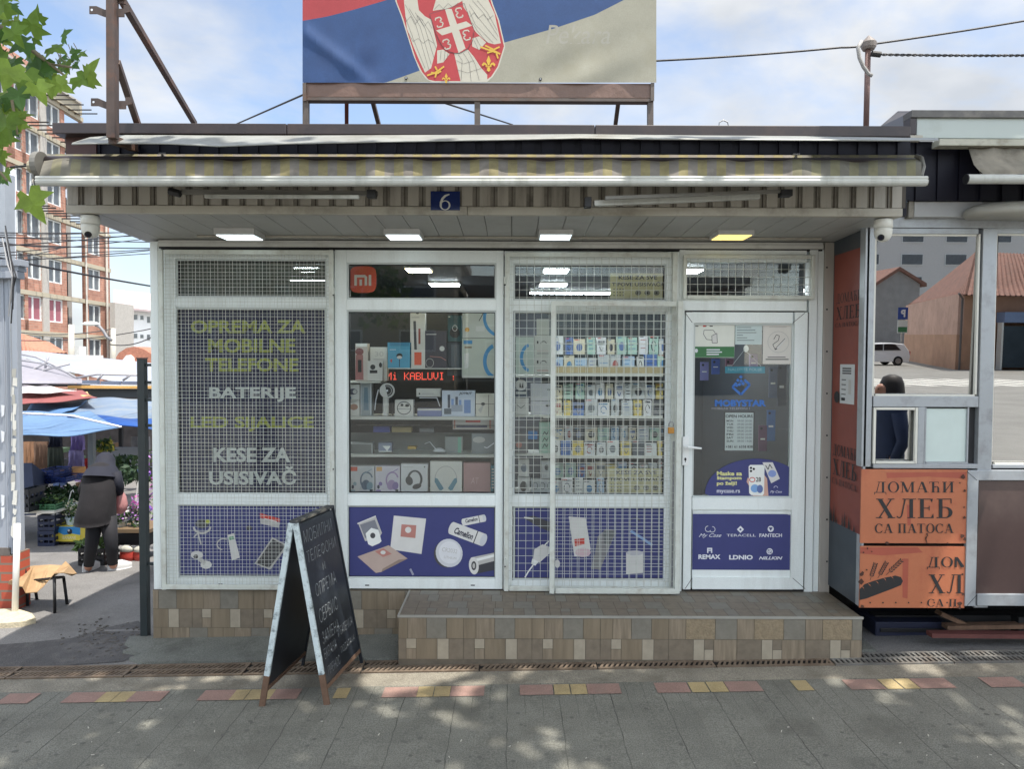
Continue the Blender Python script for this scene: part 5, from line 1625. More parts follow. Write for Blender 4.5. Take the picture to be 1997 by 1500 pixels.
mb = MB()
KP = mat('kiosk_roof_panel', c(172, 180, 176), .4, var=.06, scale=1.2, dirt=c(120, 118, 105), dirt_amt=.5)
fr(mb, 1788, 229, 2300, 270, 4.45, .06, KP)
fr(mb, 1832, 271, 2300, 284, 4.40, .08, mat('dirty_white_gutter', c(168, 166, 152), .5, var=.1, dirt=c(96, 88, 66), dirt_amt=.8, dscale=8))
fr(mb, 1775, 263, 1800, 272, 4.44, .06, TRIM)
mb.build('roof_panel', kz, bevel=.002)
mb = MB(); fr(mb, 1778, 215, 2300, 229, 4.43, .1, mat('weathered_cap', c(98, 96, 94), .6, metal=.2, var=.2, scale=12, dirt=c(150, 140, 130), dirt_amt=.5, dscale=6)); fr(mb, 1775, 229.5, 1787.5, 262, 4.44, .08, DARKM); mb.build('roof_cap', kz, bevel=.002)
mb = MB()
q = [P(1716, 247, 5.6), P(1752, 216, 5.3), P(1780, 216, 4.6), P(1774, 247, 4.6)]
mb.prism(q, (0, .02, -.0), mat('flashing', c(88, 84, 86), .5, metal=.2, var=.2, scale=9))
mb.build('flashing', kz)
# kiosk awning
ka = thing('awning', P(1950, 355, 4.2), 'dirty grey rolled kiosk awning with a round white bar at the right edge', 'awning')
GF = mat('grey_awning_cloth', c(120, 114, 102), .9, var=.3, scale=7, dirt=c(60, 56, 50), dirt_amt=.8, dscale=4, streak=True)
mb = MB()
xs_ = [1887+i*25 for i in range(14)]
rws = [(4.45, 283, 0), (4.4, 300, 6), (4.3, 318, 12), (4.22, 330, 20), (4.2, 341, 30)]
for i in range(13):
    for j in range(4):
        def cc(x, r):
            Y, py, dx = rws[r]; d = dx if x == 1887 else 0
            return P(x+d, py+3*math.sin(x*.06+r), Y+.02*math.sin(x*.09+r*1.3))
        mb.face([cc(xs_[i], j), cc(xs_[i], j+1), cc(xs_[i+1], j+1), cc(xs_[i+1], j)], GF)
o = mb.build('fabric', ka, smooth=True); weld(o)
mb = MB(); mb.tube([P(1885, 349, 4.18), P(2230, 350, 4.18)], .027, ALU, 18); mb.build('front_bar', ka, smooth=False)
mb = MB(); mb.tube([P(1883, 349, 4.18), P(1885, 349, 4.18)], .029, SEAL, 16); mb.build('end_cap', ka)
# underside: beams and rubbish
WOOD = mat('old_timber', c(110, 84, 66), .8, var=.25, scale=12, streak=True); RP = mat('red_painted_timber', c(88, 48, 44), .7, var=.2, scale=9)
mb = MB(); mb.beam(P(1700, 1215, 5.1), P(2300, 1215, 5.1), .1, .14, mat('dark_chassis', c(30, 30, 34), .7)); mb.beam(P(1990, 1200, 4.9), P(1990, 1262, 4.9), .08, .08, SEAL); mb.build('chassis', kz)
for pts, mm, lab in ((((1812, 1237), (2120, 1240), 4.72), RP, 'red painted timber lying under the bakery kiosk'), (((1842, 1222), (2100, 1218), 4.86), WOOD, 'upper weathered brown timber lying on the red one'), (((1830, 1195), (1890, 1222), 4.9), WOOD, 'short brown plank leaning under the kiosk corner')):
    mb = MB(); mb.beam(P(*pts[0], pts[2]), P(*pts[1], pts[2]), .07, .028, mm); T(mb.build('timber'), lab, 'timber', 'timbers under the kiosk')
mb = MB(); a_ = P(1700, 1245, 5.0)
mb.box(a_.x, a_.x+.5, 4.95, 5.3, gz(2.5, 0), gz(2.5, 0)+.1, mat('dark_blue_crate', c(30, 36, 60), .6)); mb.box(a_.x+.03, a_.x+.47, 4.94, 4.9495, gz(2.5, 0)+.03, gz(2.5, 0)+.06, SEAL)
T(mb.build('plastic_crate', bevel=.006), 'dark blue plastic crate in the shadow under the bakery kiosk', 'crate')
mb = MB(); mb.box(2.36, 5.8, 5.35, 5.4, -.2, .36, mat('underside_black', c(26, 25, 26), .9, var=.3, scale=6)); mb.build('dark_backing', kz)  # near-black backing added to darken the gap under the kiosk

# ================================================================ goods in window B
SHW = mat('shelf_white', c(196, 196, 188), .4, var=.05); SHG = glass('shelf_glass', (.75, .85, .83), 1.5, 1.0)
def shelf(rect, m, label, Y=5.22, d=.28, name='shelf'):
    mb = MB(); a, b, c0, c1 = RR(*rect, Y); mb.box(a, b, Y, Y+d, c0, c1, m)
    o = mb.build(name, shop); o['label'] = label
shelf((672, 813, 974, 819), SHW, 'white middle shelf'); shelf((672, 887, 974, 892), SHW, 'white lower shelf'); shelf((672, 963, 974, 970), SHW, 'window sill shelf')
shelf((672, 744, 742, 747), SHW, 'small upper left shelf'); shelf((901, 733, 974, 737), SHW, 'small upper right shelf'); shelf((757, 718, 901, 720), SHW, 'small upper middle shelf')
shelf((672, 829, 974, 831), SHG, 'thin glass shelf')
mb = MB(); fr(mb, 672, 845, 975, 886, 5.49, .01, mat('grey_backboard', c(112, 116, 114), .7, var=.08)); fr(mb, 672, 893, 975, 962, 5.49, .01, mat('grey_backboard', c(112, 116, 114), .7)); mb.build('back_board', shop)
mb = MB(); fr(mb, 672, 610, 975, 741, 5.75, .02, mat('dark_display_back', c(26, 30, 33), .7, var=.2, scale=3)); fr(mb, 672, 742, 975, 844, 5.75, .02, mat('dark_display_back', c(26, 30, 33), .7)); mb.build('display_back', shop)
def goods(rect, col, label, draw=None, Y=5.27, d=.07, name='box', cat='box', group=None):
    mb = MB(); a, b, c0, c1 = RR(*rect, Y)
    mb.box(a, b, Y, Y+d, c0, c1, ink(*col))
    if draw: draw(mb, plane(Y, .0005, .00003))
    return T(mb.build(name), label, cat, group)
D = lambda s: s
goods((693, 670, 717, 743), (188, 180, 172), 'tall box picturing a rose massager at the left of window display top shelf', lambda mb, f: (mb.drect(694, 670, 716, 676, WHT, f), mb.dell(701, 686, 8, 7, ink(130, 78, 78), f), mb.dpoly([(694, 692), (708, 692), (709, 741), (693, 741)], ink(150, 98, 96), f), mb.drect(698, 702, 705, 726, INK, f)))
goods((717, 704, 746, 743), (196, 194, 188), 'small white box with two black earpieces in front of the 30 box', lambda mb, f: (mb.dell(727, 716, 5, 5, INK, f), mb.drect(721, 722, 736, 728, INK, f), mb.dell(742, 712, 3, 5, INK, f)), Y=5.24, d=.04)
goods((722, 677, 755, 743), (206, 204, 196), 'white box printed with a large number 30', lambda mb, f: (mb.dtext('30', 731, 686, 748, 695, GRY, f), mb.drect(728, 700, 750, 702, GRY, f)), Y=5.31)
def teal(mb, f):
    mb.drect(760, 668, 798, 675, ink(60, 130, 160), f); mb.dell(779, 694, 6, 5, INK, f); mb.dell(779, 697, 5, 3, LG, f); mb.drect(778.4, 700, 779.6, 716, INK, f)
    mb.dline([(760, 682), (772, 682)], 1, WI, f); mb.dpoly([(760, 703), (765, 700), (764, 708)], REDI, f)
goods((756, 668, 802, 718), (78, 152, 182), 'teal blue box with a small black gadget printed on it', teal)
def wand(mb, f):
    mb.dpoly([(806, 626), (811, 626), (813, 682), (808, 682)], DGR, f); mb.drect(816, 641, 820, 671, ink(150, 70, 56), f); mb.drect(808, 687, 822, 712, ink(222, 92, 62), f); mb.dell(814, 611, 3, 1.5, DGR, f); mb.drect(803, 618, 818, 620, GRY, f)
goods((800, 609, 829, 718), (210, 206, 198), 'tallest white box showing a dark styling wand above an orange square', wand)
goods((829, 645, 871, 718), (64, 62, 72), 'dark box with headphones faintly printed beside the styling wand box', lambda mb, f: (mb.dring(838, 708, 8, 9, 1, 1, GRY, f), mb.dell(862, 680, 5, 5, LG, f), mb.drect(831, 651, 851, 653, GRY, f), mb.dline([(838, 695), (860, 697), (870, 703)], 1.2, PINKT, f)))
goods((873, 615, 900, 666), (44, 82, 86), 'dark green box high up with a black gadget on it', lambda mb, f: (mb.dell(887, 649, 10, 10, INK, f), mb.dring(887, 640, 5, 6, 1, 1, LG, f), mb.drect(875, 617, 878, 619, WHT, f)), Y=5.32)
goods((872, 668, 900, 733), (56, 66, 76), 'slate coloured carton below the dark green box', lambda mb, f: (mb.drect(880, 672, 896, 718, ink(86, 96, 104), f),), Y=5.33)
def ringb(mb, f, y0=0):
    mb.dring(970, 705, 28, 36, 7, 8, ink(70, 140, 190), f, 110, 250); mb.drect(904, 664, 921, 671, ink(70, 140, 190), f); mb.drect(906, 676, 920, 679, ink(130, 110, 80), f)
    mb.dpoly([(905, 690), (915, 688), (914, 716), (906, 720)], LG, f)
goods((901, 660, 967, 733), (186, 190, 178), 'lower pale ring lamp box with a blue arc in the second window', ringb)
goods((902, 608, 967, 659), (190, 192, 184), 'upper pale ring lamp box with a blue arc and orange dot', lambda mb, f: (mb.dring(978, 620, 36, 38, 6, 6, ink(70, 140, 190), f, 150, 250), mb.dell(911, 643, 4.5, 4.5, ink(200, 150, 60), f), mb.dline([(934, 626), (943, 610)], 1.5, DGR, f), mb.drect(928, 636, 945, 646, LG, f)))
# ticker
mb = MB(); fr(mb, 745, 722, 904, 745, 5.42, .03, mat('ticker_body', c(22, 22, 26), .4)); 
LEDR = mat('led_red', (1.0, .10, .06), .5, var=0, emit=.8)
F5 = {'M': '10001 11011 10101 10101 10001 10001 10001', 'i': '00100 00000 01100 00100 00100 00100 01110', 'K': '10001 10010 10100 11000 10100 10010 10001', 'A': '01110 10001 10001 11111 10001 10001 10001', 'B': '11110 10001 10001 11110 10001 10001 11110',
      'L': '10000 10000 10000 10000 10000 10000 11111', 'O': '01110 10001 10001 10001 10001 10001 01110', 'V': '10001 10001 10001 10001 10001 01010 00100', 'I': '01110 00100 00100 00100 00100 00100 01110', '!': '00100 00100 00100 00100 00100 00000 00100', 'U': '10001 10001 10001 10001 10001 10001 01110', ' ': '00000 '*7}
f = plane(5.42)
x = 754.0
for ch in 'Mi KABLUVI !':
    rows_ = F5[ch].split()
    for r, s_ in enumerate(rows_):
        for k, q in enumerate(s_):
            if q == '1': mb.drect(x+k*2.0, 726.5+r*2.1, x+k*2.0+1.5, 728.2+r*2.1, LEDR, f)
    x += 11.4
T(mb.build('led_ticker'), 'black ticker display with red dotted letters in the second window', 'led display')
goods((677, 750, 701, 779), (190, 188, 184), 'upper of two stacked white boxes with a dark round gadget, far left', lambda mb, f: (mb.dell(688, 764, 9, 6, ink(60, 60, 80), f), mb.dell(692, 764, 4, 4, GRY, f), mb.drect(679, 774, 685, 778, ink(70, 120, 170), f)))
goods((677, 780, 701, 812), (196, 192, 186), 'lower of two stacked white boxes, with a brown gadget, far left', lambda mb, f: (mb.dell(690, 794, 8, 6, ink(150, 110, 90), f), mb.drect(679, 783, 697, 784.5, GRY, f)))
goods((703, 746, 725, 812), (150, 160, 164), 'grey blister pack standing right of the two stacked boxes', lambda mb, f: (mb.dpoly([(710, 756), (717, 756), (719, 800), (709, 800)], ink(96, 120, 136), f), mb.dline([(704, 748), (704, 810)], 1, WI, f), mb.dline([(723, 748), (723, 810)], 1, WI, f)), Y=5.3)
# webcam on stand
t = thing('ring_camera', P(755, 812, 5.25), 'white round fan camera with black face on a thin stand in the second window', 'gadget')
mb = MB(); f = plane(5.25, .02); mb.tube([P(755, 762, 5.25), P(755, 762, 5.22)], .055, ink(190, 190, 186), 20); mb.dell(755, 762, 11.5, 11.5, INK, plane(5.22, .001)); mb.dring(755, 762, 9, 9, 1, 1, GRY, plane(5.22, .002)); mb.dell(755, 762, 2, 2, WI, plane(5.22, .003)); mb.build('head', t)
mb = MB(); mb.tube([P(753, 774, 5.25), P(752, 811, 5.25)], .022, ink(204, 204, 200), 10); mb.tube([P(765, 774, 5.25), P(766, 811, 5.25)], .006, INK, 6); mb.build('stand', t)
mb = MB(); mb.tube([P(738, 760, 5.26), P(733, 780, 5.26), P(731, 800, 5.26)], .004, WI, 6); mb.build('cord', t)
def vr(mb, f): mb.dring(788, 796, 14, 13, 1.6, 1.6, DGR, f); mb.dell(784, 790, 3, 2.5, INK, f); mb.dell(794, 791, 4, 3, INK, f); mb.dline([(775, 798), (801, 798)], .8, DGR, f)
goods((770, 780, 806, 812), (210, 208, 202), 'white square box with a black outlined mask drawing beside the camera stand', vr)
goods((812, 758, 859, 774), (200, 200, 192), 'flat white box lying up on the wire rack in window', lambda mb, f: (mb.dell(818, 768, 1.6, 1.6, INK, f), mb.drect(823, 767, 846, 769, GRY, f)), Y=5.36)
mb = MB()
for a_, b_ in (((808, 793), (818, 776)), ((818, 776), (852, 776)), ((852, 776), (858, 793)), ((806, 793), (860, 793)), ((812, 785), (856, 787))): mb.tube([P(*a_, 5.3), P(*b_, 5.3)], .0035, INK if a_[1] > 780 else WI, 6)
T(mb.build('wire_rack'), 'small wire rack holding up the flat white box in the window', 'rack')
goods((814, 797, 861, 812), (120, 128, 168), 'blue violet flat box under the small wire rack', lambda mb, f: (mb.drect(814, 797, 861, 801, LG, f),))
def joy(mb, f):
    mb.dtext('JOYKIT', 895, 765, 921, 771, INK, f, bold=.03, shear=.2)
    for k, (x, h) in enumerate(((873, 26), (880, 18), (888, 22), (895, 16))): mb.drect(x, 796-h, x+5, 796, ink(70, 76, 90) if k % 2 == 0 else ink(120, 150, 200), f)
    mb.drect(880, 790, 902, 803, ink(150, 160, 176), f); mb.drect(905, 780, 918, 806, ink(110, 140, 190), f); mb.drect(866, 797, 880, 808, ink(90, 100, 110), f)
goods((862, 762, 926, 812), (196, 204, 216), 'wide pale blue JOYKIT box in the middle shelf row', joy)
goods((928, 768, 967, 812), (206, 202, 190), 'cream box with a dark triangle drawing right of the wide blue box', lambda mb, f: (mb.dpoly([(932, 800), (945, 786), (938, 806)], GRY, f), mb.dell(942, 788, 4, 3, INK, f), mb.dline([(953, 770), (953, 812)], 1, INK, f), mb.dline([(928, 788), (967, 788)], .8, INK, f)))
# small things row
goods((728, 832, 760, 843), (54, 66, 140), 'dark blue small pack on the shaded thin shelf', None, Y=5.3)
goods((764, 833, 802, 843), (150, 136, 96), 'tan yellow small pack on the shaded thin shelf', None, Y=5.3)
goods((818, 835, 846, 843), (104, 108, 112), 'grey small pack on the shaded thin shelf', None, Y=5.3)
goods((883, 816, 966, 838), (184, 178, 176), 'long low white box with red words under the middle shelf', lambda mb, f: (mb.drect(908, 820, 937, 824, REDI, f), mb.drect(890, 829, 950, 834, ink(56, 66, 110), f), mb.drect(885, 818, 888, 836, PINKT, f), mb.drect(954, 818, 958, 836, PINKT, f)))
goods((680, 864, 727, 887), (150, 154, 152), 'silver framed flat speaker on the second lowest shelf', lambda mb, f: (mb.drect(683, 867, 724, 885, ink(104, 108, 106), f),))
goods((738, 864, 764, 882), (130, 138, 156), 'small device with a white triangle on the second lowest shelf', lambda mb, f: (mb.dpoly([(746, 870), (762, 870), (755, 880)], WHT, f), mb.drect(738, 880, 764, 882, WHT, f)))
goods((795, 871, 811, 876), (180, 150, 70), 'tiny yellow stick on the second lowest shelf', None)
mb = MB(); mb.lathe([(.03, 0), (.034, .008), (.026, .02), (.01, .028)], P(856, 880, 5.26).x, 5.28, P(856, 882, 5.26).z, ink(200, 202, 204), 12, 1.4, .8); mb.tube([P(850, 876, 5.27), P(838, 862, 5.3), P(828, 866, 5.3)], .003, WI, 5)
T(mb.build('computer_mouse', smooth=True), 'white computer mouse with curled cord on the second lowest shelf', 'mouse')
goods((868, 852, 902, 886), (138, 144, 142), 'grey ribbed carton on the second lowest shelf', lambda mb, f: (mb.drect(893, 853, 899, 885, ink(120, 170, 150), f),), Y=5.34)
goods((920, 846, 967, 886), (126, 132, 134), 'grey pictured box at the right of the second lowest shelf', lambda mb, f: (mb.dell(934, 858, 12, 6, GRY, f), mb.dline([(944, 872), (950, 874), (964, 864)], 2, WI, f)), Y=5.3)
def hp(cx, cy, w_, h_, cc, band, tilt=0):
    def d(mb, f):
        mb.dring(cx, cy, w_, h_, 1.8, 1.8, band, f, -10+tilt, 190+tilt)
        for s_ in (-1, 1):
            mb.dell(cx+s_*w_*.78, cy+h_*.62, w_*.22+1, h_*.42, cc, f, rot=-s_*.35)
    return d
def colbox(c1, c2, tag_):
    def d(mb, f):
        x0 = 683 if tag_ == 'r' else 733
        mb.drect(x0+1, 911, x0+14 if tag_ == 'r' else x0+12, 919, ink(214, 98, 74) if tag_ == 'r' else ink(220, 170, 110), f)
        mb.dring(x0+32, 937, 13, 17, 3, 3, c1, f, 20, 230); mb.dell(x0+30, 946, 8, 10, c1, f, rot=.3); mb.dell(x0+38, 948, 6, 8, c2, f, rot=.2)
        mb.dell(x0+9, 944, 3.5, 4, c2, f); mb.dell(x0+5, 950, 2.5, 4, ink(50, 52, 80), f); mb.dell(x0+5, 958, 5, 3, c2, f); mb.drect(x0+38, 955, x0+44, 961, DGR, f)
        mb.dline([(x0+25, 925), (x0+43, 915)], 1.5, c2, f)
    return d
goods((683, 909, 730, 963), (208, 206, 206), 'leftmost headphone box, grey pair with an orange corner tag', colbox(ink(128, 134, 146), ink(150, 168, 178), 'r'))
goods((732, 909, 780, 963), (212, 206, 214), 'second headphone box, lilac pair with a yellow corner tag', colbox(ink(170, 146, 184), ink(140, 120, 172), 'y'))
def blk(mb, f):
    mb.dring(809, 935, 15, 18, 4.5, 3.5, DGR, f, -75, 200); mb.dell(798, 938, 7, 9, DGR, f, rot=-.3); mb.dell(813, 949, 9, 5, DGR, f, rot=-.3); mb.dell(828, 911, 1.4, 1.4, DGR, f); mb.drect(786, 911, 806, 912, GRY, f)
goods((782, 905, 834, 963), (214, 214, 214), 'white box with tilted black headphones, third in the bottom row', blk)
def blu(mb, f):
    mb.dring(869.5, 936, 22, 27, 1.3, 1.3, GRY, f, -5, 185)
    for s_ in (-1, 1): mb.dpoly([(869.5+s_*21, 932), (869.5+s_*16, 934), (869.5+s_*4, 953), (869.5+s_*9, 957), (869.5+s_*13, 956), (869.5+s_*22, 940)], ink(96, 138, 154), f)
goods((839, 900, 901, 963), (216, 214, 206), 'largest white box with blue grey headphones in the bottom row', blu)
goods((904, 903, 956, 963), (176, 140, 138), 'dusty rose box at the right of the bottom row', lambda mb, f: (mb.dtext('AT', 918, 932, 934, 944, ink(196, 164, 160), f, shear=.2), mb.drect(922, 893, 950, 921, ink(190, 172, 170), f) if False else None))
goods((957, 908, 968, 963), (96, 138, 150), 'narrow teal box at the far right of the bottom row', lambda mb, f: [mb.drect(959, 914+k*6, 966, 917+k*6, LG, f) for k in range(7)])
# ---- goods in window C: left column, near
goods((1001, 657, 1041, 731), (178, 188, 178), 'pale box with a blue circle arc behind the fixed grille', lambda mb, f: (mb.dring(1034, 698, 20, 28, 6, 6, ink(70, 140, 190), f, 100, 260),), Y=5.3)
goods((1043, 655, 1076, 731), (190, 190, 182), 'white printed box right of the blue circle box behind the fixed grille', lambda mb, f: [(mb.drect(1047, 665+k*38, 1050, 671+k*38, INK, f), mb.dring(1060, 670+k*38, 6, 5, 1.5, 1.5, DGR, f, 0, 200), mb.drect(1047, 684+k*38, 1070, 685.5+k*38, PINKT, f), mb.drect(1047, 689+k*38, 1070, 690+k*38, DGR, f)) for k in range(2)], Y=5.3)
goods((1047, 622, 1070, 654), (176, 176, 168), 'grey white pack on top of the printed box behind the fixed grille', None, Y=5.34)
goods((1003, 739, 1029, 776), (70, 80, 92), 'dark box with a small white fan on it behind the fixed grille', lambda mb, f: (mb.dell(1016, 751, 11, 11, LG, f), mb.dpoly([(1012, 756), (1014, 745), (1017, 756), (1020, 745), (1021, 757)], DGR, f), mb.drect(1006, 764, 1026, 769, LG, f)), Y=5.3)
goods((1003, 777, 1031, 809), (196, 196, 190), 'stack of white packs below the small fan box', lambda mb, f: [mb.drect(1003, 786+k*9, 1031, 787+k*9, GRY, f) for k in range(2)]+[mb.dline([(1008, 790), (1016, 796), (1024, 790)], 1.2, DGR, f)], Y=5.3)
goods((1035, 748, 1077, 782), (198, 198, 200), 'upper plain white carton beside the small fan box', lambda mb, f: (mb.dell(1070, 760, 3, 2, DGR, f),), Y=5.3)
goods((1035, 783, 1077, 809), (192, 192, 196), 'lower plain white carton beside the small fan box', lambda mb, f: (mb.dell(1068, 791, 4, 2.5, DGR, f),), Y=5.3)
goods((1002, 845, 1030, 884), (112, 110, 112), 'grey brown pack on the third shelf behind the fixed grille', lambda mb, f: (mb.dell(1012, 868, 6, 6, PINKT, f),), Y=5.32)
goods((1030, 842, 1048, 857), (40, 110, 170), 'bright blue small box on the third shelf behind the fixed grille', None, Y=5.3)
goods((1052, 824, 1076, 884), (150, 180, 162), 'mint green pack with black squiggles behind the fixed grille', lambda mb, f: [mb.dline([(1058, 850+k*12), (1062, 842+k*12), (1066, 848+k*12), (1070, 840+k*12)], 1.5, DGR, f) for k in range(3)], Y=5.3)
goods((1012, 897, 1032, 930), (196, 196, 192), 'upper white box with a grey round device, bottom left behind grille', lambda mb, f: (mb.dell(1022, 913, 6, 8, ink(110, 120, 134), f),), Y=5.3)
goods((1010, 931, 1033, 963), (190, 190, 188), 'lower white box with a black round device, bottom left behind grille', lambda mb, f: (mb.dell(1021, 949, 7, 10, DGR, f),), Y=5.3)
goods((1056, 900, 1076, 934), (178, 180, 180), 'white pack with a dark comb shape on the lowest shelf behind grille', lambda mb, f: (mb.dell(1066, 912, 4, 6, DGR, f),), Y=5.3)
goods((1036, 936, 1078, 963), (170, 174, 176), 'grey white double pack on the sill behind the fixed grille', lambda mb, f: [mb.dring(1044+k*14, 948, 5, 7, 1, 1, DGR, f) for k in range(3)], Y=5.3)
for (y, lab) in ((733, 'top'), (810, 'second'), (886, 'third'), (964, 'bottom')):
    shelf((985, y, 1080, y+3.5), SHW, 'near display shelf, '+lab, Y=5.24)
# deeper shelving with many packs
YS = 6.25
for (y, lab) in ((729, 'top'), (811, 'second'), (889, 'third'), (966, 'bottom')):
    shelf((1060, y, 1322, y+5), SHW, 'wall shelf board, '+lab, Y=YS, d=.35)
mb = MB(); fr(mb, 1055, 600, 1325, 980, YS+.4, .02, mat('shelf_back', c(60, 66, 70), .7, var=.1)); mb.build('shelf_back', shop)
mb = MB(); fr(mb, 1080, 716, 1322, 728, YS-.005, .02, mat('price_rail_tan', c(160, 146, 112), .6)); mb.build('price_rail', shop)
random.seed(77)
cols = [('white', (200, 202, 200)), ('pale grey', (176, 180, 182)), ('cream', (196, 188, 164)), ('pale blue', (158, 178, 198)), ('white', (206, 206, 208)), ('dark grey', (84, 88, 94)), ('mint', (160, 188, 174)), ('blue', (72, 104, 160)), ('white', (192, 196, 198)), ('yellow', (196, 176, 92))]
ordn = ['first', 'second', 'third', 'fourth', 'fifth', 'sixth', 'seventh', 'eighth', 'ninth', 'tenth', 'eleventh', 'twelfth', 'thirteenth', 'fourteenth', 'fifteenth', 'sixteenth', 'seventeenth', 'eighteenth']
for (ybase, top, rname) in ((729, 656, 'top shelf'), (811, 748, 'second shelf'), (889, 832, 'third shelf'), (966, 902, 'bottom shelf')):
    for row in range(2):
        x = 1076.0; k = 0
        while x < 1312:
            wd = random.uniform(13, 24)
            if x+wd > 1316: break
            hh = (ybase-top)*random.uniform(.40, .52) if row == 0 else (ybase-top)*random.uniform(.40, .5)
            yb = ybase-.2 if row == 0 else ybase-(ybase-top)*.52
            nm, cl_ = random.choice(cols)
            dk = random.choice([(60, 64, 72), (90, 110, 150), (150, 80, 76), (110, 116, 120), (70, 120, 160), (40, 42, 48)])
            yy = YS+.02+(0 if row == 0 else .09)
            def dr(mb, f, x=x, wd=wd, yb=yb, hh=hh, dk=dk):
                t_ = random.randint(0, 3)
                if t_ == 0: mb.dell(x+wd/2, yb-hh*.45, wd*.28, hh*.26, ink(*dk), f, n=12)
                elif t_ == 1: mb.drect(x+2, yb-hh*.8, x+wd-2, yb-hh*.55, ink(*dk), f); mb.dline([(x+wd*.3, yb-hh*.45), (x+wd*.5, yb-hh*.15), (x+wd*.7, yb-hh*.4)], 1.6, ink(*dk), f)
                elif t_ == 2: mb.dring(x+wd/2, yb-hh*.45, wd*.3, hh*.3, 1.8, 1.8, ink(*dk), f, 0, 300, 12); mb.drect(x+2, yb-hh+2, x+wd-2, yb-hh+5, ink(*dk), f)
                else:
                    for j in range(3): mb.drect(x+2.5, yb-hh*(.8-.22*j), x+wd*random.uniform(.5, .9), yb-hh*(.8-.22*j)+1.5, ink(*dk), f)
                mb.drect(x+1.5, yb-hh+1, x+wd*.5, yb-hh+2.6, ink(*random.choice([(190, 70, 60), (60, 64, 72), (70, 120, 160)])), f)
            lab = nm+' accessory pack, '+ordn[k]+' from the left, '+('front' if row == 0 else 'upper')+' row of the '+rname
            goods((x, yb-hh, x+wd, yb), cl_, lab, dr, Y=yy, d=.05, name='accessory_pack', cat='pack', group='accessory packs on the wall shelves behind the sliding grille')
            x += wd+random.uniform(1, 5); k += 1
# hanging phone cases seen through the door
random.seed(8)
for k, (x, y, hh, cl_, lab) in enumerate(((1366, 706, 36, (110, 110, 160), 'lilac phone case hung at the left behind the door glass'), (1388, 700, 30, (60, 84, 150), 'blue phone case second from left behind the door glass'), (1415, 700, 24, (110, 76, 96), 'plum phone case hung under the green sticker'),
        (1462, 690, 34, (150, 140, 176), 'pale lilac phone case hung beside the oval tag'), (1500, 716, 60, (84, 96, 120), 'tall grey blue case hung right of the logo'), (1517, 712, 80, (60, 66, 80), 'tall dark case hung at the right behind the door glass'), (1496, 800, 60, (62, 100, 150), 'blue striped bag hung beside the opening hours board'), (1480, 830, 50, (96, 60, 88), 'plum coloured case low beside the opening hours board'))):
    goods((x, y, x+16, y+hh), cl_, lab, lambda mb, f, x=x, y=y, hh=hh: (mb.dell(x+5, y+6, 2.4, 2.4, INK, f), mb.drect(x+3, y+hh*.5, x+12, y+hh*.56, LG, f)), Y=5.5, d=.012, name='phone_case', cat='phone case')
# interior lamps
ILW = mat('interior_lamp_glow', (.86, .95, 1.0), .4, var=0, emit=52.0)
ILY = mat('interior_lamp_warm_glow', (1.0, .86, .5), .4, var=0, emit=24.0)
for (rx, ry, Y, w_, d_, m, lab) in ((865, 560, 6.6, .26, .2, ILW, 'white ceiling panel lamp seen through the second transom'), (600, 560, 6.4, .3, .2, ILW, 'ceiling panel lamp behind the leftmost window'), (1080, 561, 6.6, .24, .2, ILW, 'white ceiling panel lamp seen through the third transom'), (1120, 577, 7.4, .9, .12, ILW, 'long ceiling strip lamp deep inside the shop'), (1275, 590, 7.0, .3, .2, ILW, 'ceiling lamp deep inside, right of the strip lamp')):
    xc = P(rx, ry, Y).x
    mb = MB(); mb.box(xc-w_/2, xc+w_/2, Y, Y+d_, 2.665, 2.672, m); mb.box(xc-w_/2-.01, xc+w_/2+.01, Y-.01, Y+d_+.01, 2.6725, 2.689, LBODY)
    T(mb.build('ceiling_lamp'), lab, 'lamp')
for (rx, m, lab) in ((600, ILW, 'white ceiling lamp just behind the left grille head'), (815, ILY, 'warm ceiling lamp nearest to the orange logo'), (1085, ILW, 'white ceiling lamp just behind the third transom'), (1345, ILW, 'white ceiling lamp just behind the door transom')):
    xc = P(rx, 527, 5.6).x
    mb = MB(); mb.box(xc-.09, xc+.09, 5.55, 5.75, 2.665, 2.672, m); mb.box(xc-.10, xc+.10, 5.54, 5.76, 2.6725, 2.689, LBODY)
    T(mb.build('ceiling_lamp'), lab, 'lamp')
# ================================================================ left white stall and steel post
sp = thing('gate_post', G(284, 1245), 'dark green steel gate post standing at the left corner of the phone shop', 'post')
DG = mat('dark_green_steel', c(40, 48, 50), .45, var=.12, scale=5, dirt=c(80, 78, 74), dirt_amt=.3, dscale=6)
mb = MB(); g0 = G(284, 1245); tp = P(282, 700, g0.y)
mb.box(g0.x-.026, g0.x+.026, g0.y-.026, g0.y+.026, g0.z-.02, tp.z, DG); mb.box(g0.x-.03, g0.x+.03, g0.y-.03, g0.y+.03, tp.z+.0005, tp.z+.008, DG); mb.build('upright', sp, bevel=.003)
for k, y in enumerate((712, 746, 780, 830, 1100)):
    mb = MB(); q = P(290, y, g0.y); mb.box(g0.x+.0265, XL+.012, g0.y-.01, g0.y+.01, q.z-.01, q.z+.01, DG); mb.build('hinge_arm', sp)
YW = 5.85
wk = thing('white_stall', P(10, 1190, YW), 'white sheet metal stall wall with torn paper notices at the left edge', 'stall')
WS = mat('white_sheet_wall', c(152, 158, 168), .5, var=.05, scale=2, dirt=c(130, 128, 128), dirt_amt=.5, dscale=2, streak=True)
mb = MB(); fr(mb, -260, 520, 20, 1080, YW, .05, WS); 
for x in (-200, -140, -80, -30, 9): fr(mb, x, 520, x+2, 1080, YW-.006, .0055, WS)
mb.build('wall_panel', wk)
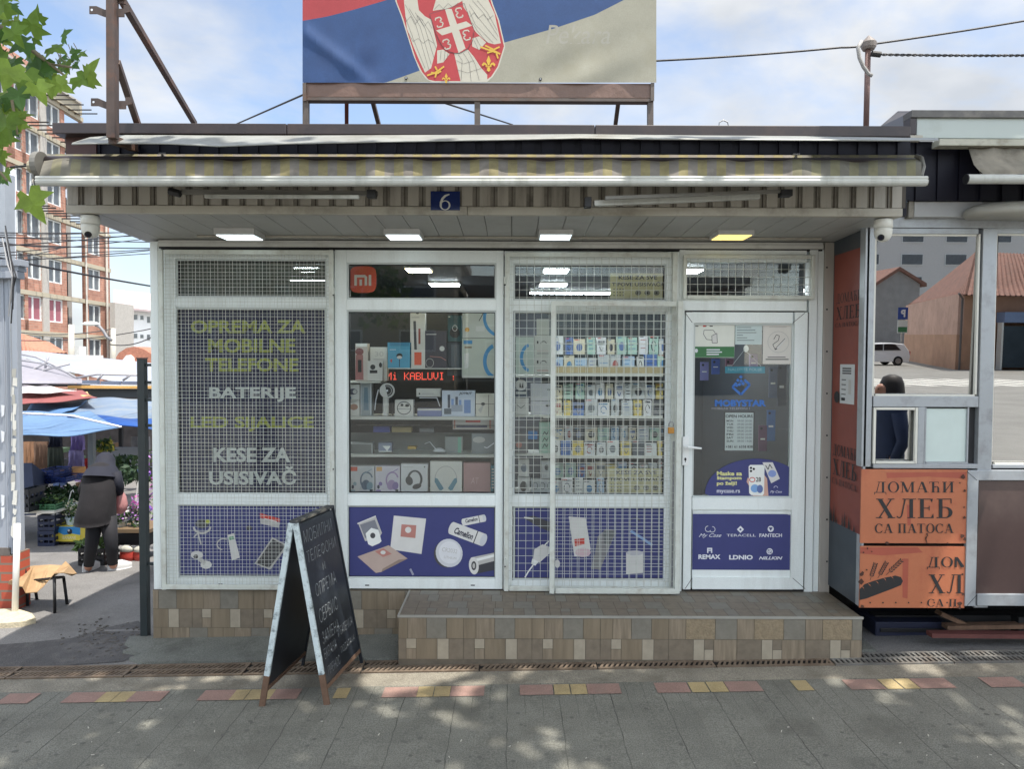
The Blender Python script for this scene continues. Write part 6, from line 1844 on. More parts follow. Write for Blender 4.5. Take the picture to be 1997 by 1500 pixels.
mb = MB(); fr(mb, 20.3, 512, 36, 1075, YW-.03, .05, WS); fr(mb, 23, 540, 24, 1070, YW-.036, .0055, ALUG); mb.build('corner_profile', wk, bevel=.003)
mb = MB()
for i, (d_, y0, y1) in enumerate(((0, 505, 518), (.02, 518, 528), (.0, 528, 542))): fr(mb, -260, y0, 40-i*4, y1-.2, YW-.07+d_, .1, WS)
mb.build('cornice', wk, bevel=.004)
mb = MB()
random.seed(12)
f = plane(YW-.03, .002, .0003)
for y in range(720, 1040, 17):
    x = random.uniform(21, 26); h = random.uniform(8, 22); w_ = random.uniform(6, 10)
    mb.dpoly([(x, y), (x+w_, y+random.uniform(-2, 2)), (x+w_+random.uniform(-2, 1), y+h), (x+w_*.5, y+h+random.uniform(-3, 4)), (x-1, y+h-2)], ink(210, 208, 200) if random.random() > .3 else ink(170, 168, 160), f)
for y in (790, 840, 900, 965, 990): mb.dpoly([(2, y), (9, y+random.uniform(-3, 3)), (8, y+20), (3, y+24)], ink(214, 216, 220), plane(YW, .008, .0003))
mb.build('torn_notices', wk)
def brick_mat(name, c1, c2, cm, sx=1.0, ax='XZ', bw=.25, rh=.075, wear=None):
    m = mat(name, c(*c1), .85, var=.1, scale=3)
    t = m.node_tree; b = t.nodes['Principled BSDF']
    tcn = t.nodes.new('ShaderNodeTexCoord'); sp_ = t.nodes.new('ShaderNodeSeparateXYZ'); cb = t.nodes.new('ShaderNodeCombineXYZ')
    t.links.new(tcn.outputs['Object'], sp_.inputs[0])
    t.links.new(sp_.outputs[0 if ax[0] == 'X' else 1], cb.inputs[0]); t.links.new(sp_.outputs[2], cb.inputs[1])
    br = t.nodes.new('ShaderNodeTexBrick')
    br.inputs['Color1'].default_value = c(*c1)+(1,); br.inputs['Color2'].default_value = c(*c2)+(1,); br.inputs['Mortar'].default_value = c(*cm)+(1,)
    br.inputs['Scale'].default_value = sx; br.inputs['Brick Width'].default_value = bw; br.inputs['Row Height'].default_value = rh; br.inputs['Mortar Size'].default_value = .009
    t.links.new(cb.outputs[0], br.inputs['Vector'])
    no = t.nodes.new('ShaderNodeTexNoise'); no.inputs['Scale'].default_value = .9; no.inputs['Detail'].default_value = 7
    t.links.new(tcn.outputs['Object'], no.inputs['Vector'])
    mm = t.nodes.new('ShaderNodeMixRGB'); mm.blend_type = 'MULTIPLY'; mm.inputs[0].default_value = .7
    rr = t.nodes.new('ShaderNodeValToRGB'); rr.color_ramp.elements[0].position = .3; rr.color_ramp.elements[0].color = (.62, .58, .56, 1); rr.color_ramp.elements[1].position = .65; rr.color_ramp.elements[1].color = (1.1, 1.05, 1, 1)
    t.links.new(no.outputs['Fac'], rr.inputs[0]); t.links.new(br.outputs['Color'], mm.inputs[1]); t.links.new(rr.outputs[0], mm.inputs[2])
    t.links.new(mm.outputs[0], b.inputs['Base Color'])
    return m
BR1 = brick_mat('red_brick_base', (176, 84, 62), (150, 68, 52), (120, 108, 98))
mb = MB()
zb0 = G(10, 1215).z; a, b, c0, c1 = RR(-260, 1082, 27, 1190, YW)
mb.box(a, b, YW-.01, YW+.2, zb0-.3, c1, BR1); mb.box(a, b-.02, YW-.012, YW+.18, c1+.0005, c1+.06, mat('crumbling_mortar', c(96, 90, 86), .9, var=.3, scale=14)); mb.build('brick_base', wk)
mb = MB(); mb.tube([P(34, 1022, 5.7), P(29, 1204, 5.72)], .024, ink(222, 222, 216), 10); T(mb.build('white_pipe', smooth=True), 'thin white pipe leaning on the brick base beside the stool', 'pipe')
mb = MB()
q = [G(a_, b_) for a_, b_ in ((-30, 1200), (30, 1196), (62, 1206), (70, 1216), (40, 1224), (-30, 1228))]
mb.prism([p+Vector((0, 0, -.01)) for p in q], (0, 0, .05), mat('pebble_concrete', c(188, 176, 150), .9, var=.2, scale=30, bump=.8, bscale=60)); T(mb.build('concrete_foot'), 'pebbly pale concrete footing at the lower left edge', 'footing')
# cables tangled at the stall corner
for k in range(5):
    random.seed(40+k)
    x = 22+random.uniform(-8, 6)
    wire('service_cable', [P(x-10, 440+k*8, 5.75), P(x, 500+k*5, 5.7), P(x+6+random.uniform(-3, 6), 540, 5.68), P(x+2, 575+k*14, 5.7)], .005, ink(150, 150, 152) if k % 2 else CBL, ['pale cable hanging down the stall corner, outermost', 'black cable looping at the stall corner', 'pale cable hanging inside the black loop', 'black cable nearest to the stall cornice', 'short pale cable end at the stall corner'][k], group='cables at the stall corner')
# ---- stool with cardboard
sl = thing('metal_stool', G(90, 1190), 'black tube chair frame carrying a bent cardboard sheet at the lane side', 'stool')
def PG(px, py, dz=0): 
    g = G(px, py); return g
g1, g2, g3, g4 = G(107, 1196), G(131, 1179), G(54, 1182), G(72, 1170)
mb0 = MB()
hz = .27
tops_ = []
for i, (g, (tx, ty)) in enumerate(((g1, (106, 1128)), (g2, (124, 1126)), (g3, (52, 1134)), (g4, (66, 1128)))):
    mb = MB(); t_ = P(tx, ty, g.y); tops_.append(t_); mb.tube([g, t_], .012, SEAL, 8); mb.build('leg', sl, smooth=True)
mb = MB(); order = [0, 1, 3, 2, 0]
mb.tube([tops_[i] for i in order], .011, SEAL, 8); mb.build('seat_frame', sl)
mb = MB(); mb.tube([tops_[2], P(40, 1062, tops_[2].y)], .012, SEAL, 8); mb.tube([tops_[3], P(24, 1070, tops_[3].y)], .012, SEAL, 8); mb.build('back_upright', sl)
CARD = mat('cardboard', c(158, 130, 96), .9, var=.2, scale=5, bump=.6, bscale=14, dirt=c(120, 96, 68), dirt_amt=.4)
mb = MB()
yc = (g1.y+g3.y)/2
ptsT = [(26, 1118), (44, 1108), (66, 1105), (96, 1103), (120, 1104), (128, 1096), (136, 1104), (150, 1120), (140, 1124)]
ptsB = [(16, 1140), (44, 1146), (50, 1158), (72, 1156), (84, 1146), (96, 1132), (106, 1120), (122, 1118), (138, 1122)]
for i in range(8):
    A, B_ = P(*ptsT[i], yc+.22+.01*(i % 2)), P(*ptsT[i+1], yc+.22+.01*((i+1) % 2)); C_, D_ = P(*ptsB[i+1], yc-.14+.02*((i+1) % 3)), P(*ptsB[i], yc-.14+.02*(i % 3))
    mb.prism([A, B_, C_, D_], (0, 0, .006), CARD)
o = mb.build('cardboard_sheet'); T(o, 'bent tan cardboard sheet draped over the black stool', 'cardboard')

# ================================================================ person seen from behind
YPn = G(198, 1116).y
SK = mat('skin', c(190, 140, 118), .5, var=.05); TRS = mat('black_trousers', c(30, 30, 36), .8, var=.15, scale=9); COAT = mat('grey_coat', c(25, 23, 27), .9, var=.22, scale=7, bump=.9, bscale=9); NAVY = mat('navy_hood', c(20, 23, 38), .8, var=.15, scale=6)
def J(px, py, dy, r):
    p = P(px, py, YPn+dy); return (p.x, p.y, p.z, r)
body = skin('person', {
 'pel': J(196, 1004, 0, .10), 'wst': J(192, 975, .03, .10), 'chs': J(200, 938, .12, .10), 'nk': J(206, 912, .26, .05), 'hd': J(207, 898, .34, .07), 'hd2': J(207, 888, .38, .05),
 'hl': J(186, 1016, 0, .07), 'kl': J(178, 1062, -.03, .045), 'al': J(172, 1106, 0, .04), 'tl': J(173, 1111, .09, .035),
 'hr': J(211, 1016, .02, .07), 'kr': J(217, 1060, .0, .045), 'ar': J(220, 1103, .04, .04), 'tr': J(226, 1108, .12, .035),
 'sl': J(180, 925, .16, .045), 'el': J(163, 957, .19, .035), 'wl': J(170, 985, .34, .028), 'fl': J(172, 992, .4, .02),
 'sr': J(220, 925, .16, .045), 'er': J(230, 950, .16, .035), 'wr': J(232, 968, .24, .028), 'fr': J(233, 976, .28, .022)},
 [('pel', 'wst'), ('wst', 'chs'), ('chs', 'nk'), ('nk', 'hd'), ('hd', 'hd2'), ('pel', 'hl'), ('hl', 'kl'), ('kl', 'al'), ('al', 'tl'), ('pel', 'hr'), ('hr', 'kr'), ('kr', 'ar'), ('ar', 'tr'), ('chs', 'sl'), ('sl', 'el'), ('el', 'wl'), ('wl', 'fl'), ('chs', 'sr'), ('sr', 'er'), ('er', 'wr'), ('wr', 'fr')], SK, origin=G(198, 1116))
T(body, 'person in a grey coat and dark hood bending over the market flowers, seen from behind', 'person')
def loft(name, rings, m, parent, n=20, closed=True):
    mb = MB(); vs = []; fs = []
    for (px0, px1, py, dy, dd, tilt) in rings:
        a, b = P(px0, py, YPn+dy), P(px1, py, YPn+dy)
        cx, cz, hw = (a.x+b.x)/2, (a.z+b.z)/2, (b.x-a.x)/2
        for k in range(n):
            an = 2*math.pi*k/n
            s_ = 1+.04*math.sin(an*5+py)
            vs.append((cx+hw*math.cos(an)*s_, YPn+dy+dd*math.sin(an), cz+tilt*math.sin(an)))
    for i in range(len(rings)-1):
        for k in range(n):
            a = i*n+k; b = i*n+(k+1) % n
            fs.append((a, b, b+n, a+n))
    fs.append(tuple(range(n))); fs.append(tuple((len(rings)-1)*n+k for k in range(n)))
    mb.mesh(vs, fs, m)
    return mb.build(name, parent, smooth=True)
loft('coat', [(148, 221, 1019, 0, .17, .02), (149, 222, 1010, 0, .18, .02), (155, 222, 985, .02, .17, .01), (162, 224, 958, .06, .155, -.01), (162, 227, 935, .12, .15, -.03), (172, 223, 919, .18, .12, -.05), (184, 217, 908, .24, .09, -.04), (194, 212, 903, .28, .05, -.02)], COAT, body)
loft('hood', [(168, 231, 931, .13, .20, -.05), (175, 228, 918, .19, .17, -.05), (186, 222, 907, .27, .12, -.02), (189, 221, 897, .33, .11, 0), (192, 218, 888, .36, .09, 0), (199, 212, 883, .38, .04, 0)], NAVY, body)
for nm_, ks in (('left', ((180, 925, .14, .068), (163, 956, .18, .055), (169, 982, .32, .040))), ('right', ((222, 922, .14, .068), (231, 950, .14, .055), (232, 966, .23, .040)))):
    mb = MB(); mb.tube([P(a_, b_, YPn+d_) for a_, b_, d_, r in ks], [k[3] for k in ks], COAT if nm_ == 'left' else NAVY, 12); mb.build('sleeve', body, smooth=True)
for (h_, k_, a_) in (((186, 1008, 0), (179, 1060, -.03), (173, 1103, 0)), ((210, 1008, .02), (217, 1058, 0), (220, 1100, .04))):
    mb = MB(); mb.tube([P(h_[0], h_[1], YPn+h_[2]), P(k_[0], k_[1], YPn+k_[2]), P(a_[0], a_[1], YPn+a_[2])], [.085, .062, .048], TRS, 14); mb.build('trouser_leg', body, smooth=True)
SHOE = mat('white_trainer', c(196, 196, 196), .5, var=.04)
for (sx_, sy_, dx_) in ((171, 1114, 4), (223, 1112, 14)):
    g = G(sx_, sy_); mb = MB()
    n = 14; vs = []; fs = []
    ang = .9 if dx_ > 5 else .15
    ux, uy = math.sin(ang), math.cos(ang)
    for (t_, hw, z_) in ((0, 1, 0), (0, 1.05, .02), (0, .95, .05), (0, .55, .09)):
        for k in range(n):
            an = 2*math.pi*k/n; L_ = .115 if z_ < .06 else .065
            lx, ly = L_*math.cos(an)+(0 if z_ < .06 else -.04), .044*hw*math.sin(an)
            vs.append((g.x+lx*ux+ly*uy+.05*ux, g.y+lx*uy-ly*ux+.05*uy, g.z+z_+.003))
    for i in range(3):
        for k in range(n): a = i*n+k; b = i*n+(k+1) % n; fs.append((a, b, b+n, a+n))
    fs.append(tuple(range(n))); fs.append(tuple(3*n+k for k in range(n)))
    mb.mesh(vs, fs, SHOE); mb.build('shoe', body, smooth=True)
mb = MB(); BAG = mat('thin_plastic_bag', c(214, 158, 158), .3, var=.1, trans=.4)
p = P(233, 1002, YPn+.22); mb.lathe([(.03, 0), (.075, .03), (.085, .10), (.07, .18), (.03, .25), (.012, .30)], p.x, p.y, p.z, BAG, 14, 1, .7); T(mb.build('shopping_bag', smooth=True), 'thin pinkish plastic bag hanging from the right hand of the bending person', 'bag')

# ================================================================ market stalls
def leafblob(mb, p, rx, ry, rz, n, s, ms, shape=4):
    for _ in range(n):
        a = random.uniform(0, 2*math.pi); u = random.random()**.5; zz = random.uniform(-1, 1)
        q = Vector((p.x+rx*u*math.cos(a), p.y+ry*u*math.sin(a), p.z+rz*zz))
        d1 = Vector((random.gauss(0, 1), random.gauss(0, 1), random.gauss(0, 1))).normalized(); d2 = d1.cross(Vector((random.gauss(0, 1), random.gauss(0, 1), random.gauss(0, 1)))).normalized()
        ss = s*random.uniform(.6, 1.3)
        mb.face([q-d1*ss, q-d2*ss*.45, q+d1*ss, q+d2*ss*.45], random.choice(ms))
LF = [mat('leaf_green_a', c(66, 92, 52), .6, var=.2, trans=.25), mat('leaf_green_b', c(92, 120, 62), .6, var=.2, trans=.25), mat('leaf_green_c', c(44, 66, 42), .6, var=.2, trans=.2)]
def crate(px0, py0, px1, py1, Y, d, col, label, open_=True, group='plastic crates of the market stalls', base=None):
    a, b, c0, c1 = RR(px0, py0, px1, py1, Y)
    m = mat('crate_%d_%d_%d' % col, c(*col), .5, var=.1)
    t = thing('crate', ((a+b)/2, Y+d/2, c0), label, 'crate', group)
    mb = MB(); w_ = .012
    mb.box(a, b, Y, Y+d, c0, c0+.012, m)
    for (xa, xb, ya, yb) in ((a, b, Y, Y+w_), (a, b, Y+d-w_, Y+d), (a, a+w_, Y+w_, Y+d-w_), (b-w_, b, Y+w_, Y+d-w_)):
        h = c1-c0; n = 3
        mb.box(xa, xb, ya, yb, c0+.0125, c0+h*.22, m); mb.box(xa, xb, ya, yb, c0+h*.38, c0+h*.58, m); mb.box(xa, xb, ya, yb, c0+h*.76, c1, m)
    k = max(3, int((b-a)/.06))
    for i in range(k+1):
        x = a+(b-a-.012)*i/k; mb.box(x, x+.012, Y+.001, Y+w_-.001, c0+.013, c1-.001, m)
    for x in (a+.001, b-.013): 
        for i in range(4): y = Y+.02+(d-.05)*i/3; mb.box(x, x+.011, y, y+.012, c0+.013, c1-.001, m)
    mb.build('crate_body', t)
    return t, (a, b, c0, c1)
random.seed(31)
NV = (34, 52, 108)
def YG_(px, py): return G(px, py).y
yA = YG_(95, 1066)
crate(73, 1036, 106, 1066, yA, .35, (28, 38, 66), 'bottom dark blue crate of the stack under the small white table')
crate(73, 1006, 107, 1035, yA, .35, (28, 38, 66), 'top dark blue crate of the stack under the small white table')
mb = MB(); fr(mb, 43, 997, 106, 1002, yA-.1, .5, ink(206, 204, 194)); T(mb.build('table_board'), 'small off white board lying on the dark blue crates', 'board')
crate(68, 984, 108, 996, yA-.05, .35, (70, 120, 84), 'low green tray holding leafy seedlings on the white board')
mb = MB(); leafblob(mb, P(92, 978, yA+.1), .22, .16, .06, 420, .035, LF); T(mb.build('seedlings'), 'leafy green seedlings filling the green tray', 'plants')
crate(100, 984, 138, 1000, yA+.35, .35, (120, 124, 126), 'grey tray of darker seedlings behind the green tray')
mb = MB(); leafblob(mb, P(130, 964, yA+.7), .26, .2, .1, 520, .04, [LF[0], LF[2]]); T(mb.build('seedlings'), 'dark green seedling mass behind the person on the left', 'plants')
# carton, blue above yellow
t = thing('fruit_carton', G(130, 1063), 'fruit carton printed blue above yellow standing left of the bending person', 'carton')
yC = YG_(130, 1063)-.0
mb = MB(); fr(mb, 102, 1027, 157, 1057, yC, .3, ink(214, 196, 70)); mb.build('tray', t, bevel=.004)
mb = MB(); f = plane(yC); mb.dpoly([(102.5, 1027.5), (156.5, 1027.5), (156.5, 1044), (140, 1041), (125, 1044), (114, 1039), (102.5, 1042)], ink(44, 130, 190), f); mb.dell(136, 1037, 5, 5.5, INK, f); mb.dell(134, 1035, 2, 2, LG, f); mb.dtext('BANANE', 122, 1046, 148, 1052, ink(230, 222, 190), f); mb.build('print', t)
crate(106, 1057.5, 155, 1069, yC+.01, .3, (24, 24, 28), 'flat black crate under the blue and yellow carton')
# black crate with sprouts by the legs
crate(152, 1071, 203, 1104, YG_(178, 1104), .3, (26, 26, 30), 'black crate with pale sprouts between the feet of the bending person')
mb = MB(); leafblob(mb, P(188, 1062, YG_(178, 1104)+.15), .07, .08, .1, 110, .05, [LF[1], ink(196, 204, 180)]); leafblob(mb, P(160, 1064, YG_(178, 1104)+.15), .06, .08, .06, 60, .04, [LF[1]]); T(mb.build('sprouts'), 'pale green sprouts rising out of the black crate', 'plants')
# white pot near
def pot(px, py, w_, h_, Y, label, col=(214, 214, 210), group='white hanging flower pots'):
    t = thing('flower_pot', P(px, py, Y), label, 'flower pot', group)
    p = P(px, py, Y); r = w_/2*Y/1400; h = h_*Y/1400
    mb = MB(); mb.lathe([(r*.7, 0), (r*.95, h*.85), (r*1.05, h*.86), (r*1.05, h), (r*.9, h)], p.x, p.y, p.z, mat('pot_%d' % col[0], c(*col), .5, var=.06), 14); mb.build('pot', t, smooth=False)
    return t, p, r, h
PNK = [mat('petal_pink', c(196, 92, 170), .6, var=.15, trans=.3), mat('petal_lilac', c(178, 130, 200), .6, var=.15, trans=.3), mat('petal_violet', c(110, 70, 170), .6, var=.15, trans=.3)]
def flowers(t, p, r, h, rz, pet, n=170):
    mb = MB(); leafblob(mb, p+Vector((0, 0, h+rz*.4)), r*1.6, r*1.4, rz*.7, n, .03, LF); mb.build('leaves', t)
    mb = MB(); leafblob(mb, p+Vector((0, -.02, h+rz)), r*1.5, r*1.4, rz*.8, int(n*.7), .022, pet); mb.build('blossoms', t)
    mb = MB(); q = p+Vector((0, 0, h)); mb.tube([q+Vector((-r, 0, 0)), q+Vector((-r*.5, 0, rz*1.6)), q+Vector((0, 0, rz*2.6)), q+Vector((r*.3, 0, rz*2.75)), q+Vector((r*.4, 0, rz*2.5))], .006, WHT, 5); mb.build('hanger', t)
yF = YG_(250, 1100)+.25
mb = MB(); fr(mb, 222, 1033, 292, 1040, yF-.15, .45, ink(110, 92, 70)); fr(mb, 224, 1041, 292, 1064, yF, .3, ink(28, 28, 32)); T(mb.build('plant_shelf'), 'low brown plank on dark boxes carrying white flower pots right of the person', 'shelf')
for (x, w_, h_, rz, pet, lab) in ((235, 26, 18, .08, [PNK[1], WHT], 'white pot of pale lilac flowers nearest to the bending person'), (271, 18, 14, .17, PNK[:2], 'white pot of bright pink flowers beside the gate post')):
    t_, p, r, h = pot(x, 1033, w_, h_, yF, lab); flowers(t_, p, r, h, rz, pet)
t_, p, r, h = pot(140, 1026, 22, 18, yC+.1, 'pale blue white pot standing on the fruit carton', (196, 214, 226)); flowers(t_, p, r, h, .12, [ink(214, 210, 180), LF[1]], 110)
mb = MB(); leafblob(mb, P(298, 960, yF+.5), .1, .1, .5, 260, .03, PNK+LF); T(mb.build('climbing_flowers'), 'tall mass of pink flowers glimpsed between gate post and shop corner', 'plants', kind='stuff')
# soil bags
yS = YG_(250, 1098)
for k, (x0, x1, y0, y1, lab) in enumerate(((224, 252, 1068, 1099, 'red plastic soil bag nearest to the person'), (251, 278, 1070, 1098, 'red plastic soil bag beside the gate post'))):
    t = thing('soil_bag', P((x0+x1)/2, y1, yS), lab, 'soil bag', 'soil bags under the flower shelf')
    a, b = P(x0, y1, yS), P(x1, y0, yS); mb = MB()
    cx, hw, hh = (a.x+b.x)/2, (b.x-a.x)/2, (b.z-a.z)
    mb.lathe([(hw*.9, 0), (hw*1.02, hh*.25), (hw*1.0, hh*.6), (hw*.8, hh*.85), (hw*.3, hh)], cx, yS+.1, a.z, mat('bag_red', c(176, 62, 52), .4, var=.25, scale=9), 16, 1, .5); mb.build('bag_body', t, smooth=True)
    mb = MB(); mb.lathe([(hw*.98, hh*.62), (hw*.86, hh*.86), (hw*.36, hh*1.02)], cx, yS+.095, a.z, mat('bag_white', c(190, 188, 176), .4, var=.3, scale=14), 16, 1, .52); mb.build('bag_top', t, smooth=True)
# second row: crates, dark stall, tarpaulin, clothes
yB = 9.2
crate(68, 931, 102, 944, yB, .4, NV, 'lower bright blue crate on the dark stall table at the left'); crate(70, 918, 104, 930, yB, .4, NV, 'upper bright blue crate on the dark stall table at the left')
crate(102, 932, 128, 942, yB, .4, (40, 60, 120), 'small blue crate right of the stacked bright blue pair')
mb = MB(); TRPN = mat('navy_tarp', c(38, 50, 78), .6, var=.15, scale=5, bump=.3, bscale=12)
q = lambda x, y, Y: P(x, y, Y)
mb.hexa([q(-60, 1010, 8.6), q(70, 1005, 8.6), q(70, 990, 9.6), q(-60, 990, 9.6), q(-60, 905, 8.6), q(62, 903, 8.6), q(100, 932, 9.6), q(-60, 925, 9.6)], TRPN); T(mb.build('covered_stall'), 'stall table covered with a navy tarpaulin beside the white wall', 'stall')
crate(38, 955, 56, 1000, 8.3, .3, (38, 40, 46), 'tall dark crate stack at the foot of the navy covered table'); 
def garment(x0, x1, y0, y1, Y, col, label, flare=1.2):
    mb = MB(); m = mat('cloth_%d_%d_%d' % col, c(*col), .85, var=.2, scale=9)
    n = 9; rows_ = 6; vs = []; fs = []
    for s_ in (0, 1):
        for r in range(rows_+1):
            t_ = r/rows_; w_ = (1+(flare-1)*t_)
            for k in range(n+1):
                u = k/n-.5
                x = (x0+x1)/2+u*(x1-x0)*w_; p = P(x, y0+(y1-y0)*t_, Y); p.y += .05*math.sin(k*2.3+r*.3)*t_+s_*.05
                vs.append(tuple(p))
    W = n+1; H = rows_+1
    for s_ in (0, 1):
        for r in range(rows_):
            for k in range(n):
                a = s_*W*H+r*W+k; fs.append((a, a+1, a+W+1, a+W))
    for r in range(rows_):
        for k in (0, n): a = r*W+k; fs.append((a, a+W, a+W+W*H, a+W*H))
    mb.mesh(vs, fs, m)
    return T(mb.build('garment', smooth=True), label, 'garment', 'clothes hanging at the market stall')
garment(44, 66, 862, 918, 10.6, (150, 112, 84), 'brown jacket hanging leftmost in the market stall'); garment(66, 92, 862, 915, 10.5, (128, 98, 78), 'darker brown jacket hanging second from the left')
garment(95, 116, 850, 872, 10.4, (30, 34, 50), 'dark navy top hanging in the middle of the stall'); garment(93, 118, 873, 925, 10.4, (48, 54, 44), 'dark olive skirt hanging under the navy top', 1.35)
garment(138, 160, 850, 878, 10.3, (140, 122, 182), 'lilac top hanging near the stall post'); garment(134, 158, 879, 912, 10.3, (130, 120, 160), 'patterned lilac skirt hanging near the stall post', 1.3)
garment(158, 178, 895, 940, 10.8, (170, 40, 40), 'bright red cloth hanging beside the stall post', 1.0); garment(255, 290, 852, 905, 12.0, (110, 110, 114), 'grey cloth hanging behind the gate post', 1.0)
goods((112, 916, 142, 938), (196, 140, 76), 'orange brown carton on the stall table behind the seedlings', None, Y=9.6, d=.3, name='carton', cat='carton')
goods((217, 873, 276, 916), (150, 152, 156), 'pale grey board standing behind the bending person', None, Y=10.5, d=.05, name='board', cat='board')
mb = MB(); leafblob(mb, P(236, 908, 9.6), .2, .2, .12, 260, .05, [LF[0], LF[2]]); T(mb.build('potted_plant'), 'dark leafy potted plant in the shade right behind the hooded head', 'plants')
mb = MB(); leafblob(mb, P(262, 925, 9.0), .2, .2, .1, 160, .05, [LF[2]]); T(mb.build('potted_plant'), 'dark leafy potted plant low beside the gate post', 'plants')
mb = MB(); leafblob(mb, P(206, 868, 10), .12, .1, .08, 90, .05, [mat('yellow_flower', c(190, 178, 60), .6)]+LF[:2]); T(mb.build('yellow_flowers'), 'small bunch of yellow flowers above the hooded head', 'plants')
mb = MB(); mb.beam(P(179, 1000, 9.7), P(179, 842, 9.7), .07, .07, ink(120, 124, 126)); T(mb.build('stall_post'), 'grey square post holding the blue market tarpaulin', 'post')
mb = MB(); mb.beam(P(236, 1000, 11), P(236, 835, 11), .05, .05, SEAL); T(mb.build('stall_post'), 'thin black post of the rear market stall', 'post')
DK = mat('stall_dark_back', c(58, 54, 54), .9, var=.4, scale=5)
mb = MB(); mb.box(-14, -2.3, 15.5, 15.6, -1, P(200, 764, 15.5).z, DK); T(mb.build('stall_backdrop'), 'dark cluttered back wall of the market stalls', 'stall wall')
random.seed(55)
for k in range(26):
    x = random.uniform(40, 290); y = random.uniform(862, 960); Y = random.uniform(11.5, 14.5); w_ = random.uniform(8, 22); h_ = random.uniform(5, 16)
    col = random.choice([(150, 60, 60), (70, 90, 130), (190, 186, 170), (110, 84, 60), (60, 80, 60), (120, 100, 140), (44, 44, 50), (170, 150, 90)])
    nm = {150: 'maroon', 70: 'slate blue', 190: 'ivory', 110: 'brown', 60: 'dark green', 120: 'mauve', 44: 'charcoal', 170: 'straw coloured'}[col[0]]
    goods((x, y, x+w_, y+h_), col, nm+' bundle of market goods in the dark rear stalls, '+ordn[k % 18]+(' of the nearer heap' if k < 18 else ' of the farther heap'), None, Y=Y, d=.25, name='goods_bundle', cat='goods', group='bundles in the dark rear stalls')
def tarp(pts, m, label, thick=.01, name='tarpaulin', cat='tarpaulin', sag=.0):
    """pts: 4 corners (px,py,Y): near-left, near-right, far-right, far-left"""
    A, B_, C_, D_ = [P(a_, b_, y_) for a_, b_, y_ in pts]
    n = 14; mb = MB(); vs = []; fs = []
    for j in range(n+1):
        for i in range(n+1):
            u, v = i/n, j/n
            p = (A*(1-u)+B_*u)*(1-v)+(D_*(1-u)+C_*u)*v
            p = p+Vector((0, 0, -sag*4*u*(1-u)*(1-v*.5)+.012*math.sin(u*9+v*5)))
            vs.append(tuple(p))
    W = n+1
    for j in range(n):
        for i in range(n): a = j*W+i; fs.append((a, a+1, a+W+1, a+W))
    mb.mesh(vs, fs, m)
    o = mb.build(name, smooth=True); so_ = o.modifiers.new('thick', 'SOLIDIFY'); so_.thickness = thick
    return T(o, label, cat)
LBL = mat('light_blue_tarp', c(118, 152, 190), .5, var=.08, scale=3, trans=.35); BLT = mat('blue_tarp', c(38, 88, 164), .5, var=.1, trans=.3); PBT = mat('grey_blue_tarp', c(130, 148, 170), .5, var=.15, scale=2, trans=.3, dirt=c(170, 164, 140), dirt_amt=.6)
tarp([(30, 848, 7.9), (236, 834, 7.9), (175, 803, 10.4), (30, 800, 10.4)], LBL, 'light blue tarpaulin sagging over the front of the market lane', sag=.04)
mb = MB(); mb.tube([P(30, 806, 7.9), P(140, 811, 8.2), P(236, 833, 7.9)], .014, ink(214, 214, 224), 6); T(mb.build('tarp_pole', smooth=True), 'pale pole along the upper edge of the light blue tarpaulin', 'pole')
tarp([(130, 812, 9.6), (298, 838, 9.2), (298, 818, 10.2), (150, 808, 10.2)], BLT, 'vivid blue tarpaulin strip behind the light blue one')
tarp([(90, 822, 10.2), (298, 820, 10.2), (298, 778, 13), (180, 775, 13)], PBT, 'grey blue weathered tarpaulin sloping up behind the vivid blue strip')
tarp([(30, 838, 10.8), (140, 800, 10.8), (170, 782, 12.5), (60, 786, 12.5)], mat('dark_blue_tarp', c(74, 110, 150), .6, var=.1), 'darker blue canopy between umbrella and light blue tarpaulin')
tarp([(30, 790, 11.5), (190, 776, 11.5), (160, 762, 13), (30, 760, 13)], mat('red_umbrella', c(146, 84, 82), .6, var=.1, trans=.2), 'faded red market umbrella flank at the left')
tarp([(30, 768, 12), (150, 763, 12), (90, 752, 13.5), (30, 752, 13.5)], mat('white_umbrella', c(220, 216, 216), .6, var=.05, trans=.2), 'white scalloped top of the faded red market umbrella', name='umbrella_top', cat='umbrella')
tarp([(110, 782, 11.8), (178, 772, 11.8), (170, 765, 13), (120, 770, 13)], mat('tan_canopy', c(196, 160, 110), .6, var=.1), 'tan edge of a canopy between the red umbrella and the gutter')
# arched translucent canopy
ac = thing('arched_canopy', P(160, 760, 17), 'arched translucent market canopy on a curved white steel frame', 'canopy')
POLY = mat('polycarbonate', c(196, 202, 216), .35, var=.05, scale=2, trans=.45)
FRM = mat('canopy_frame', c(150, 150, 156), .5)
mb = MB(); vs = []; fs = []
x0c, x1c = P(-140, 750, 16).x, P(300, 750, 16).x
NSEG = 16
def arc(t_, Y):      # barrel with axis along x, rising towards the back left
    a = math.pi*(.03+.5*t_)
    return Y
rowsA = []
for i in range(NSEG+1):
    u = i/NSEG
    px = -140+u*440
    top = 684+ (0 if px < 60 else (px-60)/235*24)
    bot = 700+ (0 if px < 60 else ((px-60)/80)**.75*26)
    bot = min(bot, 744)
    rowsA.append((px, top, bot))
for (px, top, bot) in rowsA:
    for j in range(7):
        t_ = j/6
        Y = 18.5-3.5*t_**1.4
        vs.append(tuple(P(px, top+(bot-top)*(t_**1.6), Y)))
for i in range(NSEG):
    for j in range(6): a = i*7+j; fs.append((a, a+1, a+8, a+7))
mb.mesh(vs, fs, POLY); o = mb.build('top_sheet', ac, smooth=True)
mb = MB(); vs = []; fs = []
